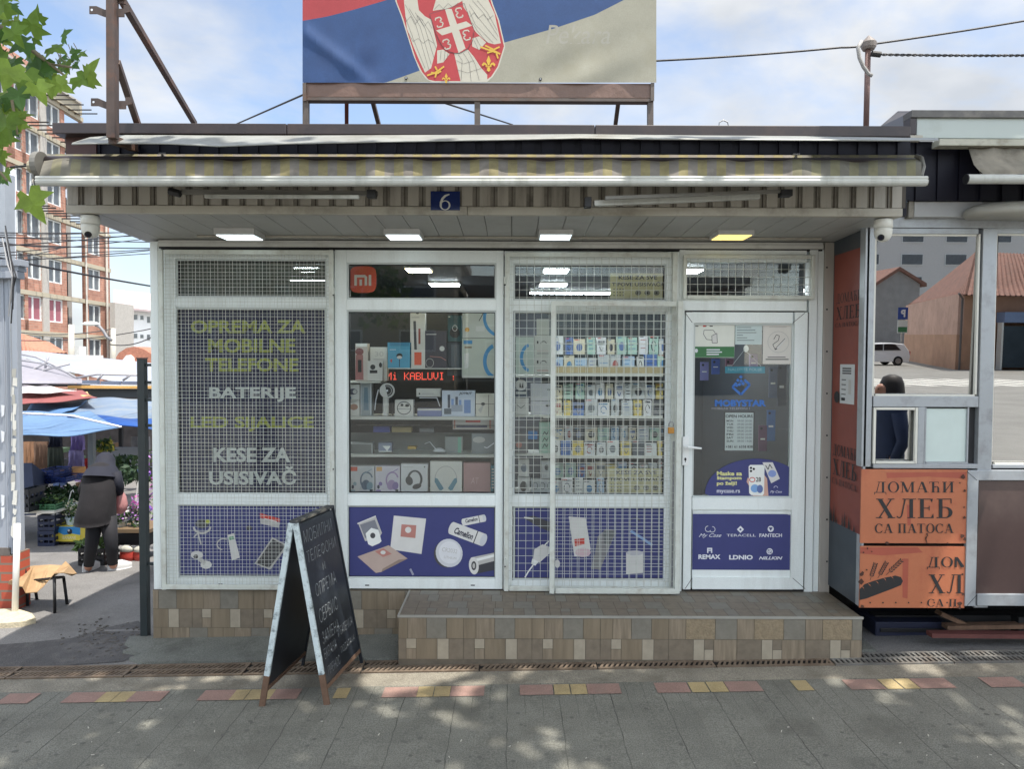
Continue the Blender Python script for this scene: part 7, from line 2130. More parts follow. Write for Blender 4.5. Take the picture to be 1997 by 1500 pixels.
for i in range(13):
    px = -140+i*300/12
    t0 = 690+max(0, (px-20))*.30+ (max(0, px-60)**2)*.0006
    for j in range(5):
        vs.append(tuple(P(px, t0+(746-t0)*j/4+1.5, 14.4-.3*j)))
for i in range(12):
    for j in range(4): a = i*5+j; fs.append((a, a+1, a+6, a+5))
mb.mesh(vs, fs, mat('polycarbonate_mauve', c(178, 176, 186), .4, var=.06, trans=.45)); mb.build('end_sheet', ac, smooth=True)
for pts in ([(35, 690), (70, 696), (105, 712), (150, 738)], [(35, 702), (80, 708), (120, 722), (135, 728)], [(35, 748), (62, 722), (92, 706)], [(60, 746), (85, 722), (135, 710)], [(94, 696), (88, 718)], [(35, 748), (130, 750), (275, 754)], [(150, 737), (190, 730), (278, 732)], [(190, 742), (200, 730)], [(240, 742), (255, 731)]):
    mb = MB(); mb.tube([P(a_, b_, 14.0) for a_, b_ in pts], .022, FRM, 6); mb.build('frame_tube', ac, smooth=True)
mb = MB(); fr(mb, 132, 753, 300, 758, 13.6, .12, mat('ochre_gutter', c(206, 160, 90), .6, var=.1)); fr(mb, -20, 750, 170, 754, 13.8, .1, SEAL); mb.build('gutter', ac)
mb = MB(); fr(mb, 150, 758.5, 300, 775, 13.7, .1, mat('dark_gutter', c(48, 54, 58), .6)); mb.build('gutter_board', ac)
mb = MB()
for x0, x1, y0, y1 in ((150, 190, 742, 752), (196, 232, 744, 752), (238, 276, 742, 750)): fr(mb, x0, y0, x1, y1, 15.5, .1, ink(150, 160, 180))
mb.build('rear_panels', ac)

# ================================================================ distant buildings
YE = 62.0; XE = P(214, 525, YE).x
bl = thing('apartment_block', (XE, YE-12, -1), 'unfinished brick apartment block with pale concrete floor bands seen along its side', 'building')
wd = Vector((.05, -1, 0)).normalized(); wo = Vector((1, .05, 0)).normalized()
def E_(u, z, o_=0): return Vector((XE, YE, 0))+wd*u+wo*o_+Vector((0, 0, z))
def upx(px):
    lo, hi = -5, 58
    for _ in range(40):
        m_ = (lo+hi)/2; p = E_(m_, 2)
        if 998.5+1400*p.x/p.y > px: lo = m_
        else: hi = m_
    return lo
def ZE(py): return P(214, py, YE).z
BRK = brick_mat('orange_brick_block', (180, 134, 116), (160, 116, 100), (172, 160, 148), ax='YZ', bw=.5, rh=.2)
PALE = mat('pale_concrete_band', c(170, 162, 144), .8, var=.08, scale=1.0, dirt=c(170, 160, 130), dirt_amt=.5)
GRC = mat('grey_render', c(170, 166, 160), .8, var=.1)
slabs = [ZE(v) for v in (720, 656, 592, 525, 458, 392, 326, 262)]
def ebox(mb, u0, u1, z0, z1, o0, o1, m):
    vs = [E_(u0, z0, o0), E_(u1, z0, o0), E_(u1, z0, o1), E_(u0, z0, o1), E_(u0, z1, o0), E_(u1, z1, o0), E_(u1, z1, o1), E_(u0, z1, o1)]
    mb.hexa(vs, m)
cu = [187, 152, 111, 68, 40, 18]
wins = []
uc = [upx(x) for x in cu]
mb = MB()
# wall built between the openings, floor by floor
for k in range(len(slabs)-1):
    z0, z1 = slabs[k], slabs[k+1]
    U0_ = 0 if k < 5 else upx(167)
    edges_ = []
    for i, u in enumerate(uc):
        if u < U0_+1: continue
        hw = .95 if i in (0, 2) else (1.35 if i == 1 else 1.0)
        if i == 1: a_, b_ = z0+.05, z1-.32
        else: a_, b_ = z1-.32-1.75, z1-.32
        edges_.append((u-hw, u+hw, a_, b_, i))
    cur = U0_
    for (ua, ub, a_, b_, i) in edges_:
        ebox(mb, cur, ua, z0, z1-.301, -.3, 0, BRK)
        ebox(mb, ua, ub, z0, a_, -.3, 0, BRK)
        cur = ub
        wins.append((ua, ub, a_, b_, i, k))
    ebox(mb, cur, 26, z0, z1-.301, -.3, 0, BRK)
ebox(mb, 0, 26, -2, slabs[0], -.3, 0, BRK)
ebox(mb, 0, 26, -2, slabs[5], -9, -3.2, GRC)
mb.build('wall', bl)
for k, z in enumerate(slabs):
    mb = MB(); ebox(mb, 0 if k < 6 else upx(167), 26.2, z-.3, z+.02, -.3, .12, PALE); mb.build('floor_band', bl)
mb = MB(); ebox(mb, upx(88)-.5, upx(88)+.25, -1, slabs[-1], .003, .1, GRC); mb.build('render_strip', bl)
WF = mat('far_window_white', c(214, 218, 218), .5); WGL = mat('far_window_glass', c(92, 98, 104), .2, var=.2, scale=2); PKC = mat('far_pink_blind', c(150, 92, 102), .6)
for (ua, ub, a_, b_, i, k) in wins:
    if i == 1:
        mb = MB(); ebox(mb, ua, ub, a_, b_, -1.6, -1.5, mat('loggia_dark', c(70, 58, 54), .8)); ebox(mb, ua+.1, ua+.9, a_, b_-.3, -1.4, -1.35, SEAL); mb.build('loggia', bl)
        continue
    mb = MB(); fw = .1
    ebox(mb, ua, ua+fw, a_, b_, -.16, -.06, WF); ebox(mb, ub-fw, ub, a_, b_, -.16, -.06, WF); um = (ua+ub)/2; ebox(mb, um-.06, um+.06, a_+fw, b_-fw, -.16, -.06, WF); ebox(mb, ua+fw, ub-fw, a_, a_+fw, -.16, -.06, WF); ebox(mb, ua+fw, ub-fw, b_-fw, b_, -.16, -.06, WF)
    wn_ = mb.build('window', bl)
    mb = MB(); ebox(mb, ua+fw, ub-fw, a_+fw, b_-fw, -.15, -.14, PKC if (k == 1 and i in (2, 3)) else WGL); mb.build('pane', wn_)
for k in range(4, len(slabs)):       # steel rods sticking out of the bands
    for x in (150, 138, 122, 106, 92, 78, 62, 50):
        u = upx(x); 
        if k > 5 and x > 160: continue
        mb = MB(); mb.tube([E_(u, slabs[k]-.05, .1), E_(u+.1, slabs[k]-.05, 1.9)], .05, SEAL, 4); mb.build('rod', bl)
mb = MB(); mb.tube([E_(upx(205), -1, .25), E_(upx(205), slabs[5], .25)], .09, ink(190, 186, 178), 6); mb.tube([E_(upx(166), -1, .2), E_(upx(166), slabs[6], .2)], .07, ink(190, 186, 178), 6); mb.build('downpipe', bl)
mb = MB(); ebox(mb, upx(160), 26, slabs[-1]+.02, slabs[-1]+.8, -.2, .3, PALE); ebox(mb, upx(140), upx(60), slabs[-1]+.8, slabs[-1]+3.0, -4, -2, BRK); ebox(mb, 5, 26, slabs[-1]+.8, slabs[-1]+.95, -6, .5, GRC); mb.build('parapet', bl)
mb = MB(); ebox(mb, upx(152)-.5, upx(152)+.5, ZE(712)+.6, ZE(712)+1.5, .01, .4, WF); mb.build('air_conditioner', bl)
# white building farther right
def farhouse(name, x0, x1, ytop, ybot, Y, wall, roof, rpts, label, wins_=(), d=12):
    a, b, c0, c1 = RR(x0, ytop, x1, ybot, Y)
    t = thing(name, ((a+b)/2, Y, c0), label, 'building')
    mb = MB(); mb.box(a, b, Y, Y+d, c0, c1, wall); mb.build('wall', t)
    if rpts:
        mb = MB(); q = [P(u, v, Y+dy) for u, v, dy in rpts]; mb.prism(q, (0, 0, .25), roof); mb.build('roof', t)
    for (u0, v0, u1, v1) in wins_:
        mb = MB(); fr(mb, u0, v0, u1, v1, Y-.06, .05, WF); w2 = mb.build('window', t)
        mb = MB(); fr(mb, u0+.6, v0+.6, u1-.6, v1-.6, Y-.08, .018, WGL); mb.build('pane', w2)
    return t
ROOFP = mat('faded_grey_roof', c(176, 160, 160), .8, var=.12, scale=1.5, dirt=c(120, 104, 100), dirt_amt=.5); ROOFR = mat('terracotta_tiles', c(160, 108, 88), .8, var=.25, scale=8)
WH = mat('white_render', c(222, 222, 222), .8, var=.04)
farhouse('white_house', 226, 330, 598, 720, 88, WH, ROOFP, [(222, 602, -1), (330, 612, -1), (330, 580, 14), (222, 568, 14)], 'large white house with a faded roof behind the brick block', [(256, 613, 268, 624), (273, 615, 280, 624), (286, 617, 293, 630), (256, 650, 268, 660), (273, 652, 280, 660), (286, 652, 293, 664), (238, 628, 246, 640)])
mb = MB(); q = [P(u, v, 103) for u, v in ((230, 582), (238, 566), (246, 580), (295, 590), (330, 588), (330, 600), (230, 598))]; mb.prism(q, (0, 6, 0), ROOFR); T(mb.build('far_roof'), 'orange tiled roof with a dark finial behind the white house', 'roof')
mb = MB(); q = [P(u, v, 60) for u, v in ((214, 590), (224, 590), (224, 720), (214, 720))]; mb.prism(q, (0, 3, 0), GRC); T(mb.build('grey_annex'), 'narrow grey annex between brick block and white house', 'building')
# gabled hall with arch
t = thing('gabled_hall', P(258, 720, 40), 'low hall with an orange curved gable and a white arch window', 'building')
mb = MB(); q = [P(u, v, 40) for u, v in ((224, 720), (224, 700), (232, 688), (246, 679), (262, 676), (280, 681), (298, 692), (298, 720))]; mb.prism(q, (0, 5, 0), ROOFR); mb.build('gable', t)
mb = MB(); q = [P(u, v, 39.9) for u, v in ((238, 720), (239, 702), (246, 693), (254, 692), (261, 698), (263, 720))]; mb.prism(q, (0, .08, 0), ink(216, 214, 210)); mb.build('arch_window', t)
# tiled roof at left
t = thing('tiled_house', P(80, 720, 34), 'low house with a terracotta tiled hip roof in front of the brick block', 'building')
mb = MB()
A, B_, C_ = P(36, 690, 33), P(136, 690, 33), P(96, 664, 36); D_ = P(-60, 650, 36); D2 = P(64, 650, 36)
mb.face([P(-60, 692, 33), P(136, 692, 33), P(98, 668, 35), P(40, 650, 37), P(-60, 646, 37)], ROOFR)
mb.build('roof', t)
for i in range(26):
    pass
mb = MB()
for i in range(22):
    x = -40+i*8
    a_ = P(x, 691, 33); top = 652+max(0, (x-40))*.36
    if x < 132: mb.tube([a_, P(min(x-4, 96), top, 36.6)], .09, ROOFR, 5, cap=False)
mb.build('tile_ridges', t)
mb = MB(); fr(mb, -60, 692, 130, 720, 33.5, 3, WH); mb.build('wall', t)
# poles and street lamp
def pole(px, y0, y1, Y, r, m, label, name='utility_pole'):
    mb = MB(); mb.tube([P(px, y0, Y), P(px, y1, Y)], [r, r*.8], m, 10); return T(mb.build(name, smooth=True), label, 'pole')
PC = mat('pole_concrete', c(176, 172, 162), .8, var=.08)
pole(139, 760, 633, 24, .11, PC, 'stubby concrete pole in front of the brick block'); pole(221, 760, 640, 26, .10, PC, 'concrete pole carrying the wires right of the street lamp')
sl2 = thing('street_lamp', P(214, 700, 25), 'curved arm street lamp with a white head in front of the brick block', 'street lamp')
mb = MB(); mb.tube([P(218, 664, 25), P(208, 657, 25), P(202, 646, 25), P(194, 637, 25), P(186, 634, 25)], .05, ink(120, 120, 124), 6); mb.build('arm', sl2, smooth=True)
mb = MB(); p = P(177, 632, 25); mb.lathe([(.05, -.07), (.3, -.03), (.32, .02), (.2, .07), (.05, .09)], p.x, p.y, p.z, WHT, 12, 1, .4); mb.build('lamp_head', sl2, smooth=True)
pole(21, 900, 330, 9.5, .07, ink(170, 176, 184), 'pale grey pipe pole rising behind the white stall', 'pipe_pole')
mb = MB(); mb.beam(P(6, 700, 8.2), P(6, 340, 8.2), .16, .16, ink(150, 156, 164)); T(mb.build('stall_column'), 'grey column at the far left behind the plane leaves', 'column')
# wires
random.seed(61)
WR = [((0, 460), (295, 468)), ((0, 462), (300, 455)), ((0, 474), (300, 480)), ((0, 492), (290, 461)), ((0, 496), (296, 482)), ((20, 468), (130, 482)), ((25, 507), (296, 484)), ((25, 505), (298, 490)), ((25, 506), (296, 554)), ((0, 478), (300, 450)), ((30, 456), (300, 446)), ((30, 505), (130, 480)), ((0, 452), (298, 448))]
for k, (a_, b_) in enumerate(WR):
    Y0_ = 6.6+random.uniform(-.3, .8); thick = .012 if k == 8 else random.uniform(.004, .008)
    b2 = (b_[0]+(120 if b_[0] > 280 else 0), b_[1]+((b_[1]-a_[1])/(b_[0]-a_[0])*120 if b_[0] > 280 else 0))
    wire('overhead_wire', [P(a_[0]-60, a_[1]-(b_[1]-a_[1])*.2, Y0_), P(b2[0], b2[1], Y0_+(4 if k != 8 else 6))], thick, CBL, 'overhead wire crossing the brick block, '+ordn[k]+' of the bundle'+(', thickest and lowest' if k == 8 else ''), 'wire', 'wires between the stall and the shop roof', sag=.03)
for k, (a_, b_) in enumerate((((35, 664), (300, 640)), ((35, 648), (225, 640)), ((215, 672), (300, 655)))):
    wire('overhead_wire', [P(*a_, 25), P(*b_, 27)], .02, CBL, ['distant wire running below the street lamp', 'distant wire left of the concrete pole top', 'distant wire running right from the concrete pole'][k], 'wire', 'distant wires near the street lamp', sag=.15)
for (ax_, bx_, yy) in ((60, 130, 3.0),):
    pass
# ================================================================ folding chalkboard
L1, L2, R2, R1 = G(511, 1379), G(638, 1376), G(706, 1296), G(590, 1301)
nt_ = P(572, 1021, (L1.y+L2.y)/2); ft_ = P(645, 990, (R1.y+R2.y)/2)
cb = thing('chalkboard_sign', (L1+L2+R1+R2)/4, 'black folding chalkboard with white handwriting and chipped pale blue edges on the pavement', 'chalkboard')
BLB = mat('blackboard', c(30, 35, 42), .38, var=.25, scale=4, dirt=c(66, 72, 80), dirt_amt=.5, dscale=3)
BLU = mat('chipped_pale_blue', c(192, 204, 206), .7, var=.12, scale=9, dirt=c(52, 62, 66), dirt_amt=1.0, dscale=22)
RWD = mat('worn_brown_wood', c(104, 80, 64), .8, var=.25, scale=12, dirt=c(60, 44, 36), dirt_amt=.6, dscale=10)
nR = (R2-L2).cross(ft_-R2).normalized()
if nR.x < 0: nR = -nR
nL = (R1-L1).cross(ft_-R1).normalized()
if nL.x > 0: nL = -nL
sp_ = Vector((.012, 0, 0))
def stile(a, b, m, nm, wx=.032, wy=.022):
    mb = MB(); mb.beam(a, b, wx, wy, m, up=(0, 1, 0)); mb.build(nm, cb, bevel=.003)
for (near, far, n_, s_) in ((L2, R2, nR, 1), (L1, R1, nL, -1)):
    tn, tf = nt_+sp_*s_, ft_+sp_*s_
    q = near.lerp(tn, .17); mb = MB()
    mb.beam(near, q, .034, .022, RWD, up=(0, 1, 0)); mb.build('foot', cb, bevel=.003)
    stile(q, tn, BLU, 'stile')
    stile(far, tf, BLB, 'stile', .02, .018)
    a, b = near.lerp(tn, .10), far.lerp(tf, .10)
    fw = (far-near).normalized()*.017
    pts = [a+fw, b-fw, tf-fw-Vector((0, 0, .012)), tn+fw-Vector((0, 0, .012))]
    mb = MB(); mb.prism([p-n_*.004 for p in pts], n_*.010, BLB)
    if s_ == 1: bR = mb
    else: mb.build('board', cb)
    mb = MB(); mb.beam(near.lerp(tn, .09), far.lerp(tf, .09), .024, .02, RWD, up=tuple(n_)); mb.build('lower_rail', cb)
mb = MB(); mb.beam(nt_+Vector((0, 0, .008)), ft_+Vector((0, 0, .008)), .05, .016, mat('chipped_top_rail', c(60, 62, 64), .7, var=.2, dirt=c(186, 178, 160), dirt_amt=1, dscale=9)); mb.build('top_rail', cb, bevel=.003)
ta, tb = nt_+sp_, ft_+sp_
def cbm(u, v, k):
    a = ta.lerp(L2, v); b = tb.lerp(R2, v)
    return a.lerp(b, u)+nR*(.0075+.00008*k)
CHK = mat('chalk', c(140, 144, 146), .9, var=.35, scale=60)
mb = bR
for (s, u0, u1, v0, v1, an) in (('МОБИЛНИ', .10, .86, .055, .125, .0), ('ТЕЛЕФОНИ', .10, .88, .165, .235, .0), ('И', .42, .50, .275, .315, 0), ('ОПРЕМА', .16, .70, .36, .43, .02), ('СЕРВИС', .14, .62, .50, .575, .02), ('ЗАМЕНА', .12, .56, .625, .69, .02), ('ЕКРАНА', .10, .42, .715, .77, 0), ('И БАТЕРИЈА', .50, .92, .675, .725, .0), ('ПРЕНОС', .12, .44, .815, .865, 0), ('ПОДАТАКА', .50, .90, .785, .83, .0)):
    mb.dtext(s, u0, v0, u1, v1, CHK, cbm, bold=-.022, shear=.12)
mb.build('board', cb, label='blackboard face with white handwriting')
# ================================================================ street trees
PL = [mat('plane_leaf_a', c(108, 138, 52), .55, var=.25, scale=25, trans=.4), mat('plane_leaf_b', c(134, 160, 64), .55, var=.25, scale=25, trans=.45), mat('plane_leaf_c', c(72, 108, 46), .55, var=.2, scale=12, trans=.35)]
BARK = mat('plane_bark', c(130, 120, 100), .9, var=.25, scale=6, dirt=c(90, 84, 66), dirt_amt=.6, dscale=4, bump=.6, bscale=20)
LEAF = []
for ang, r in ((-90, .12), (-62, .5), (-34, .62), (-18, .50), (6, .92), (24, .52), (40, .60), (56, .50), (74, .72), (90, 1.08), (106, .72), (124, .50), (140, .60), (156, .52), (174, .92), (198, .50), (214, .62), (242, .5)):
    LEAF.append((r*math.cos(math.radians(ang)), r*math.sin(math.radians(ang))))
def leaf(mb, p, d, nrm, s, m, full=True):
    """palmate leaf at p pointing along d"""
    d = d.normalized(); x = d.cross(nrm).normalized(); n_ = x.cross(d).normalized()
    if full:
        k = len(LEAF)
        vs = [p+d*(s*.35)]
        for (a, b) in LEAF:
            fold = -abs(a)*.28+.10*math.sin(b*4)
            vs.append(p+x*a*s+d*(b*s+.12*s)+n_*fold*s)
        mb.mesh(vs, [(0, 1+i, 1+(i+1) % k) for i in range(k)], m)
    else:
        mb.mesh([p-d*s*.2, p+x*s*.75+d*s*.1, p+x*s*.45+d*s*.75+n_*s*.1, p+d*s*1.05, p-x*s*.45+d*s*.75+n_*s*.1, p-x*s*.75+d*s*.1], [(0, 1, 2, 3, 4, 5)], m)
def rv(): return Vector((random.gauss(0, 1), random.gauss(0, 1), random.gauss(0, 1))).normalized()
def tree(name, base, limbs, clumps, label, nleaf, s=.13, thr=.15, extra=None):
    t = thing(name, base, label, 'tree', None)
    base = Vector(base)
    mb = MB()
    fork = base+Vector((.1, .05, 4.2))
    mb.tube([base, base+Vector((.04, 0, 1.5)), base+Vector((.0, .05, 3)), fork], [thr*1.3, thr, thr*.9, thr*.75], BARK, 14)
    mb.build('trunk', t, smooth=True)
    for cl_ in limbs:
        cl_ = Vector(cl_); mid = (fork+cl_)/2+Vector((0, 0, .5))
        mb = MB(); mb.tube([fork-Vector((0, 0, .1)), (fork+mid)/2+Vector((0, 0, .15)), mid, cl_], [thr*.55, thr*.42, thr*.3, .02], BARK, 9); mb.build('limb', t, smooth=True)
    mb = MB()
    tot = sum(q[3]**2*q[4] for q in clumps)
    for (x, y, z, r, dn) in clumps:
        n = int(nleaf*r*r*dn/tot)
        for _ in range(n):
            d = rv(); q = Vector((x, y, z))+Vector((d.x*r, d.y*r, d.z*r*.55))*random.random()**.4
            ld = Vector((random.gauss(0, 1), random.gauss(0, 1), -.5)); nr = Vector((random.gauss(0, .5), random.gauss(0, .5), 1))
            leaf(mb, q, ld, nr, s*random.uniform(.6, 1.15), random.choice(PL), False)
    mb.build('crown', t)
    return t
random.seed(101)
def clumps(x0, x1, y0, y1, z0, z1, n, r0, r1):
    out_ = []
    for _ in range(n):
        out_.append((random.uniform(x0, x1), random.uniform(y0, y1), random.uniform(z0, z1), random.uniform(r0, r1), random.uniform(.6, 1.2)))
    return out_
cA = clumps(-2.2, 3.2, -.5, 2.7, 7.4, 10.2, 40, .35, .8)
cB = clumps(3.2, 9.6, -.5, 2.7, 7.4, 10.2, 46, .35, .8)
cB += [(3.9, 3.0, 8.6, .55, 1.6), (4.3, 3.0, 9.2, .6, 1.6), (4.7, 2.95, 8.8, .5, 1.4)]  # dense unseen clumps added to block the sun from the step
tA = tree('plane_tree', (-3.4, .35, 0), [(-1.6, .4, 9.8), (-.2, .9, 10.2), (1.2, 1.1, 9.6), (-1.2, -.4, 10.6), (2.6, .6, 10.2)], cA, 'plane tree at the kerb whose leafy branch hangs into the upper left corner', 6800, s=.14)
tB = tree('plane_tree', (9.6, .2, 0), [(4.0, .6, 9.8), (5.6, 1.1, 10.2), (7.2, 1.1, 9.8), (3.6, 1.2, 10.6), (8.6, .3, 10.2)], cB, 'second plane tree at the kerb, right of the camera, seen only by its shade', 7600, s=.14)
# hanging branch in view
wt = WL[tA.name]
br_pts = [P(-520, -260, 1.5), P(-300, -120, 1.8), P(-120, -20, 2.0), P(-20, 40, 2.1), P(60, 95, 2.1), P(130, 150, 2.1)]
mb = MB(); mb.tube([wt+Vector((.1, .05, 4.2))]+br_pts, [.05, .03, .022, .016, .011, .007, .003], BARK, 8)
tw = [([P(-20, 40, 2.1), P(10, 120, 2.05), P(24, 200, 2.0), P(34, 262, 2.0)], .007), ([P(-40, 20, 2.1), P(-60, 180, 1.95), P(-30, 300, 1.9), P(14, 352, 1.9)], .008), ([P(60, 95, 2.1), P(100, 125, 2.1), P(150, 132, 2.1)], .005), ([P(-300, -120, 1.8), P(-260, 200, 1.8), P(-120, 330, 1.85), P(-20, 350, 1.9)], .01)]
for pts, r in tw: mb.tube(pts, [r*(1-.2*i) for i in range(len(pts))], BARK, 6)
mb.build('branch', tA, smooth=True)
mb = MB()
def pleaf(px, py, Y, ang, size, k=None, tilt=.5):
    """leaf whose tip points at screen angle ang (deg, 0 = right, 90 = down)"""
    p = P(px, py, Y); a = math.radians(ang)
    d = (Rv*math.cos(a)-Uv*math.sin(a)+Fv*random.uniform(-.35, .35)).normalized()
    nr = (-Fv+Rv*random.uniform(-tilt, tilt)+Uv*random.uniform(-tilt, tilt)*1.2).normalized()
    leaf(mb, p, d, nr, .86*size*Y/1400, random.choice(PL) if k is None else PL[k])
random.seed(17)
# leaves placed after the photograph's main ones
for (px, py, ang, sz, k) in ((54, 382, 62, 58, 1), (168, 150, -50, 46, 1), (150, 148, 35, 42, 0), (60, 120, 90, 56, 2), (80, 122, 110, 48, 2), (20, 55, 60, 40, 0), (22, 130, 100, 50, 1), (8, 190, 120, 56, 1), (34, 175, 70, 44, 2), (100, 90, 20, 38, 0), (60, 60, -70, 42, 0), (50, 80, 150, 44, 2), (95, 150, 80, 44, 1), (110, 160, 40, 36, 1), (10, 230, 85, 52, 0), (30, 222, 60, 42, 1), (0, 120, 180, 50, 0), (5, 20, -60, 40, 0), (16, 10, 30, 30, 2), (120, 70, -30, 28, 2), (75, 40, -85, 30, 0), (140, 105, -20, 22, 2), (-10, 60, 100, 50, 2), (-8, 260, 100, 50, 0), (8, 335, 60, 26, 0), (6, 345, 140, 24, 2), (0, 300, 70, 26, 1), (-30, 200, 60, 60, 2), (-30, 20, 20, 50, 1), (46, 140, 95, 52, 0), (70, 165, 75, 40, 1)):
    pleaf(px, py, 2.0+random.uniform(-.12, .12), ang+random.uniform(-8, 8), sz, k)
for i in range(90):
    pleaf(random.uniform(-330, -30), random.uniform(-150, 420), 1.9+random.uniform(-.25, .25), random.uniform(20, 160), random.uniform(34, 60))
for i in range(60):
    pleaf(random.uniform(-200, 160), random.uniform(-260, -70), 2.0+random.uniform(-.25, .25), random.uniform(0, 160), random.uniform(34, 56))
mb.build('hanging_leaves', tA)

# ================================================================ across the street (seen in the reflections)
KERB = mat('kerb_stone', c(158, 154, 146), .85, var=.12, scale=5, bump=.3)
mb = MB(); mb.box(-40, 40, .72, .898, -.14, .012, KERB); mb.build('kerb')['kind'] = 'structure'
mb = MB()
WHP = mat('road_paint', c(216, 216, 208), .8, var=.1, scale=4, dirt=c(120, 120, 118), dirt_amt=.6, dscale=3)
for k in range(9):
    x = 12.5+k*1.15; mb.face([(x, -23.5, gz(7, 0)+.004), (x+.55, -23.5, gz(7, 0)+.004), (x+2.2, -19.0, gz(7, 0)+.004), (x+1.65, -19.0, gz(7, 0)+.004)], WHP)
for k in range(7):
    x = 1+k*3.1; mb.face([(x, -9.2, gz(7, 0)*min(1, x/7)+.012), (x+1.6, -9.2, gz(7, 0)*min(1, x/7)+.012), (x+1.6, -9.05, gz(7, 0)*min(1, x/7)+.012), (x, -9.05, gz(7, 0)*min(1, x/7)+.012)], WHP)
mb.build('crosswalk')['kind'] = 'structure'
def mir(px, py, Zv):     # point behind the camera that the kiosk window shows at px, py
    return Vector(((px-998.5)*Zv/1400, 2*YK-Zv, CAMZ+(650-py)*Zv/1400))
PNKW = mat('peach_render', c(188, 154, 138), .85, var=.14, scale=.8, dirt=c(140, 112, 96), dirt_amt=.5)
ORW = mat('ochre_render', c(172, 134, 110), .85, var=.16, scale=1)
GW_ = mat('grey_render_house', c(150, 148, 146), .9, var=.12, scale=1)
TLR = mat('weathered_tiles', c(128, 92, 80), .85, var=.25, scale=3, dirt=c(90, 74, 66), dirt_amt=.6, dscale=2)
hs = thing('corner_house', mir(1877, 716, 41.6), 'peach and ochre corner house with a tiled roof, seen in the bakery window', 'house')
c0_ = mir(1877, 716, 41.6); l0 = mir(1771, 697, 58); r0_ = Vector((c0_.x+14, c0_.y-3, 0)); zg = -.05; ze = 4.55
mb = MB()
def wallq(a, b, z0, z1, m, th=.3):
    a = Vector((a.x, a.y, 0)); b = Vector((b.x, b.y, 0)); n_ = (b-a).cross(Vector((0, 0, 1))).normalized()
    if n_.y < 0: n_ = -n_
    mb.hexa([a+Vector((0, 0, z0)), b+Vector((0, 0, z0)), b-n_*th+Vector((0, 0, z0)), a-n_*th+Vector((0, 0, z0)), a+Vector((0, 0, z1)), b+Vector((0, 0, z1)), b-n_*th+Vector((0, 0, z1)), a-n_*th+Vector((0, 0, z1))], m)
wallq(l0, c0_, 2.2, ze, PNKW); wallq(l0, c0_, zg, 2.199, ORW, .32); wallq(c0_, r0_, zg, ze, ORW)
mb.build('wall', hs)
mb = MB()
A = Vector((l0.x-.3, l0.y+.3, ze)); B_ = Vector((c0_.x-.3, c0_.y+.6, ze-.1)); C_ = Vector((r0_.x, r0_.y+.6, ze-.1)); R1 = Vector((c0_.x+5, c0_.y-7, ze+3.2)); R2 = Vector((l0.x+5, l0.y-2, ze+3.2)); R3 = Vector((r0_.x+2, r0_.y-7, ze+3.2))
for q in ([A, B_, R1, R2], [B_, C_, R3, R1]): mb.face(q, TLR)
for i in range(40):
    t_ = i/39; mb.tube([A.lerp(B_, t_), R2.lerp(R1, t_)], .06, TLR, 4, cap=False); mb.tube([B_.lerp(C_, t_), R1.lerp(R3, t_)], .06, TLR, 4, cap=False)
mb.build('roof', hs)
mb = MB(); p = c0_; mb.tube([Vector((p.x-.25, p.y+.2, 0)), Vector((p.x-.25, p.y+.2, ze-.3)), Vector((p.x-.6, p.y+.4, ze))], .06, ink(90, 84, 82), 8); mb.build('downpipe', hs)
def onwall(t_, z, o_=.06):
    a = Vector((l0.x, l0.y, 0)); b = Vector((c0_.x, c0_.y, 0)); n_ = (b-a).cross(Vector((0, 0, 1))).normalized()
    if n_.y < 0: n_ = -n_
    return a.lerp(b, t_)+n_*o_+Vector((0, 0, z))
mb = MB(); q0, q1 = onwall(.70, 1.1), onwall(.92, 1.1)
mb.prism([q0, q1, q1+Vector((0, 0, 1.2)), q0+Vector((0, 0, 1.2))], (0, .03, 0), ink(206, 212, 222))
def ow(u, v, k): return q0.lerp(q1, u)+Vector((0, .04+.004*k, v))
for k, (u, v, r, m) in enumerate(((.2, .5, .14, ink(60, 90, 160)), (.45, .5, .09, ink(190, 60, 60)), (.75, .5, .16, ink(60, 90, 160)))): mb.dell(u, v, r*.6, r*2, m, ow)
mb.build('poster', hs)
mb = MB(); q = onwall(.86, 3.0, .1); mb.box(q.x-.35, q.x+.35, q.y, q.y+.5, q.z-.35, q.z+.35, ink(190, 190, 184)); mb.dring(0, 0, .25, .25, .03, .03, DGR, lambda u, v, k: Vector((q.x+u, q.y+.51, q.z+v))); mb.build('air_conditioner', hs)
# shop front at the corner's street side
mb = MB(); sfx = c0_.x+2.2
for i in range(4):
    mb.box(sfx+i*2.2, sfx+i*2.2+2.05, c0_.y-.2-i*.45, c0_.y+.12-i*.45, .3, 2.7, mat('dark_shopfront', c(62, 74, 84), .2, var=.2, scale=1))
    mb.box(sfx+i*2.2-.1, sfx+i*2.2, c0_.y-.2-i*.45, c0_.y+.2-i*.45, .1, 2.9, WHT)
mb.box(sfx, sfx+8.6, c0_.y-1.4, c0_.y+.25, 2.9, 3.5, ink(130, 150, 184))
mb.build('shop_front', hs)
hg = thing('gabled_house', mir(1745, 700, 85), 'grey gabled house behind the street, seen reflected in the bakery window', 'house')
mb = MB(); a, b, g_ = mir(1640, 690, 85), mir(1788, 690, 85), mir(1745, 520, 85)
zt_ = mir(1700, 540, 85).z
mb.prism([Vector((a.x, a.y, 0)), Vector((b.x, a.y, 0)), Vector((b.x, a.y, mir(1788, 548, 85).z)), Vector((g_.x, a.y, g_.z)), Vector((a.x, a.y, mir(1640, 590, 85).z))], (0, -12, 0), GW_); mb.build('wall', hg)
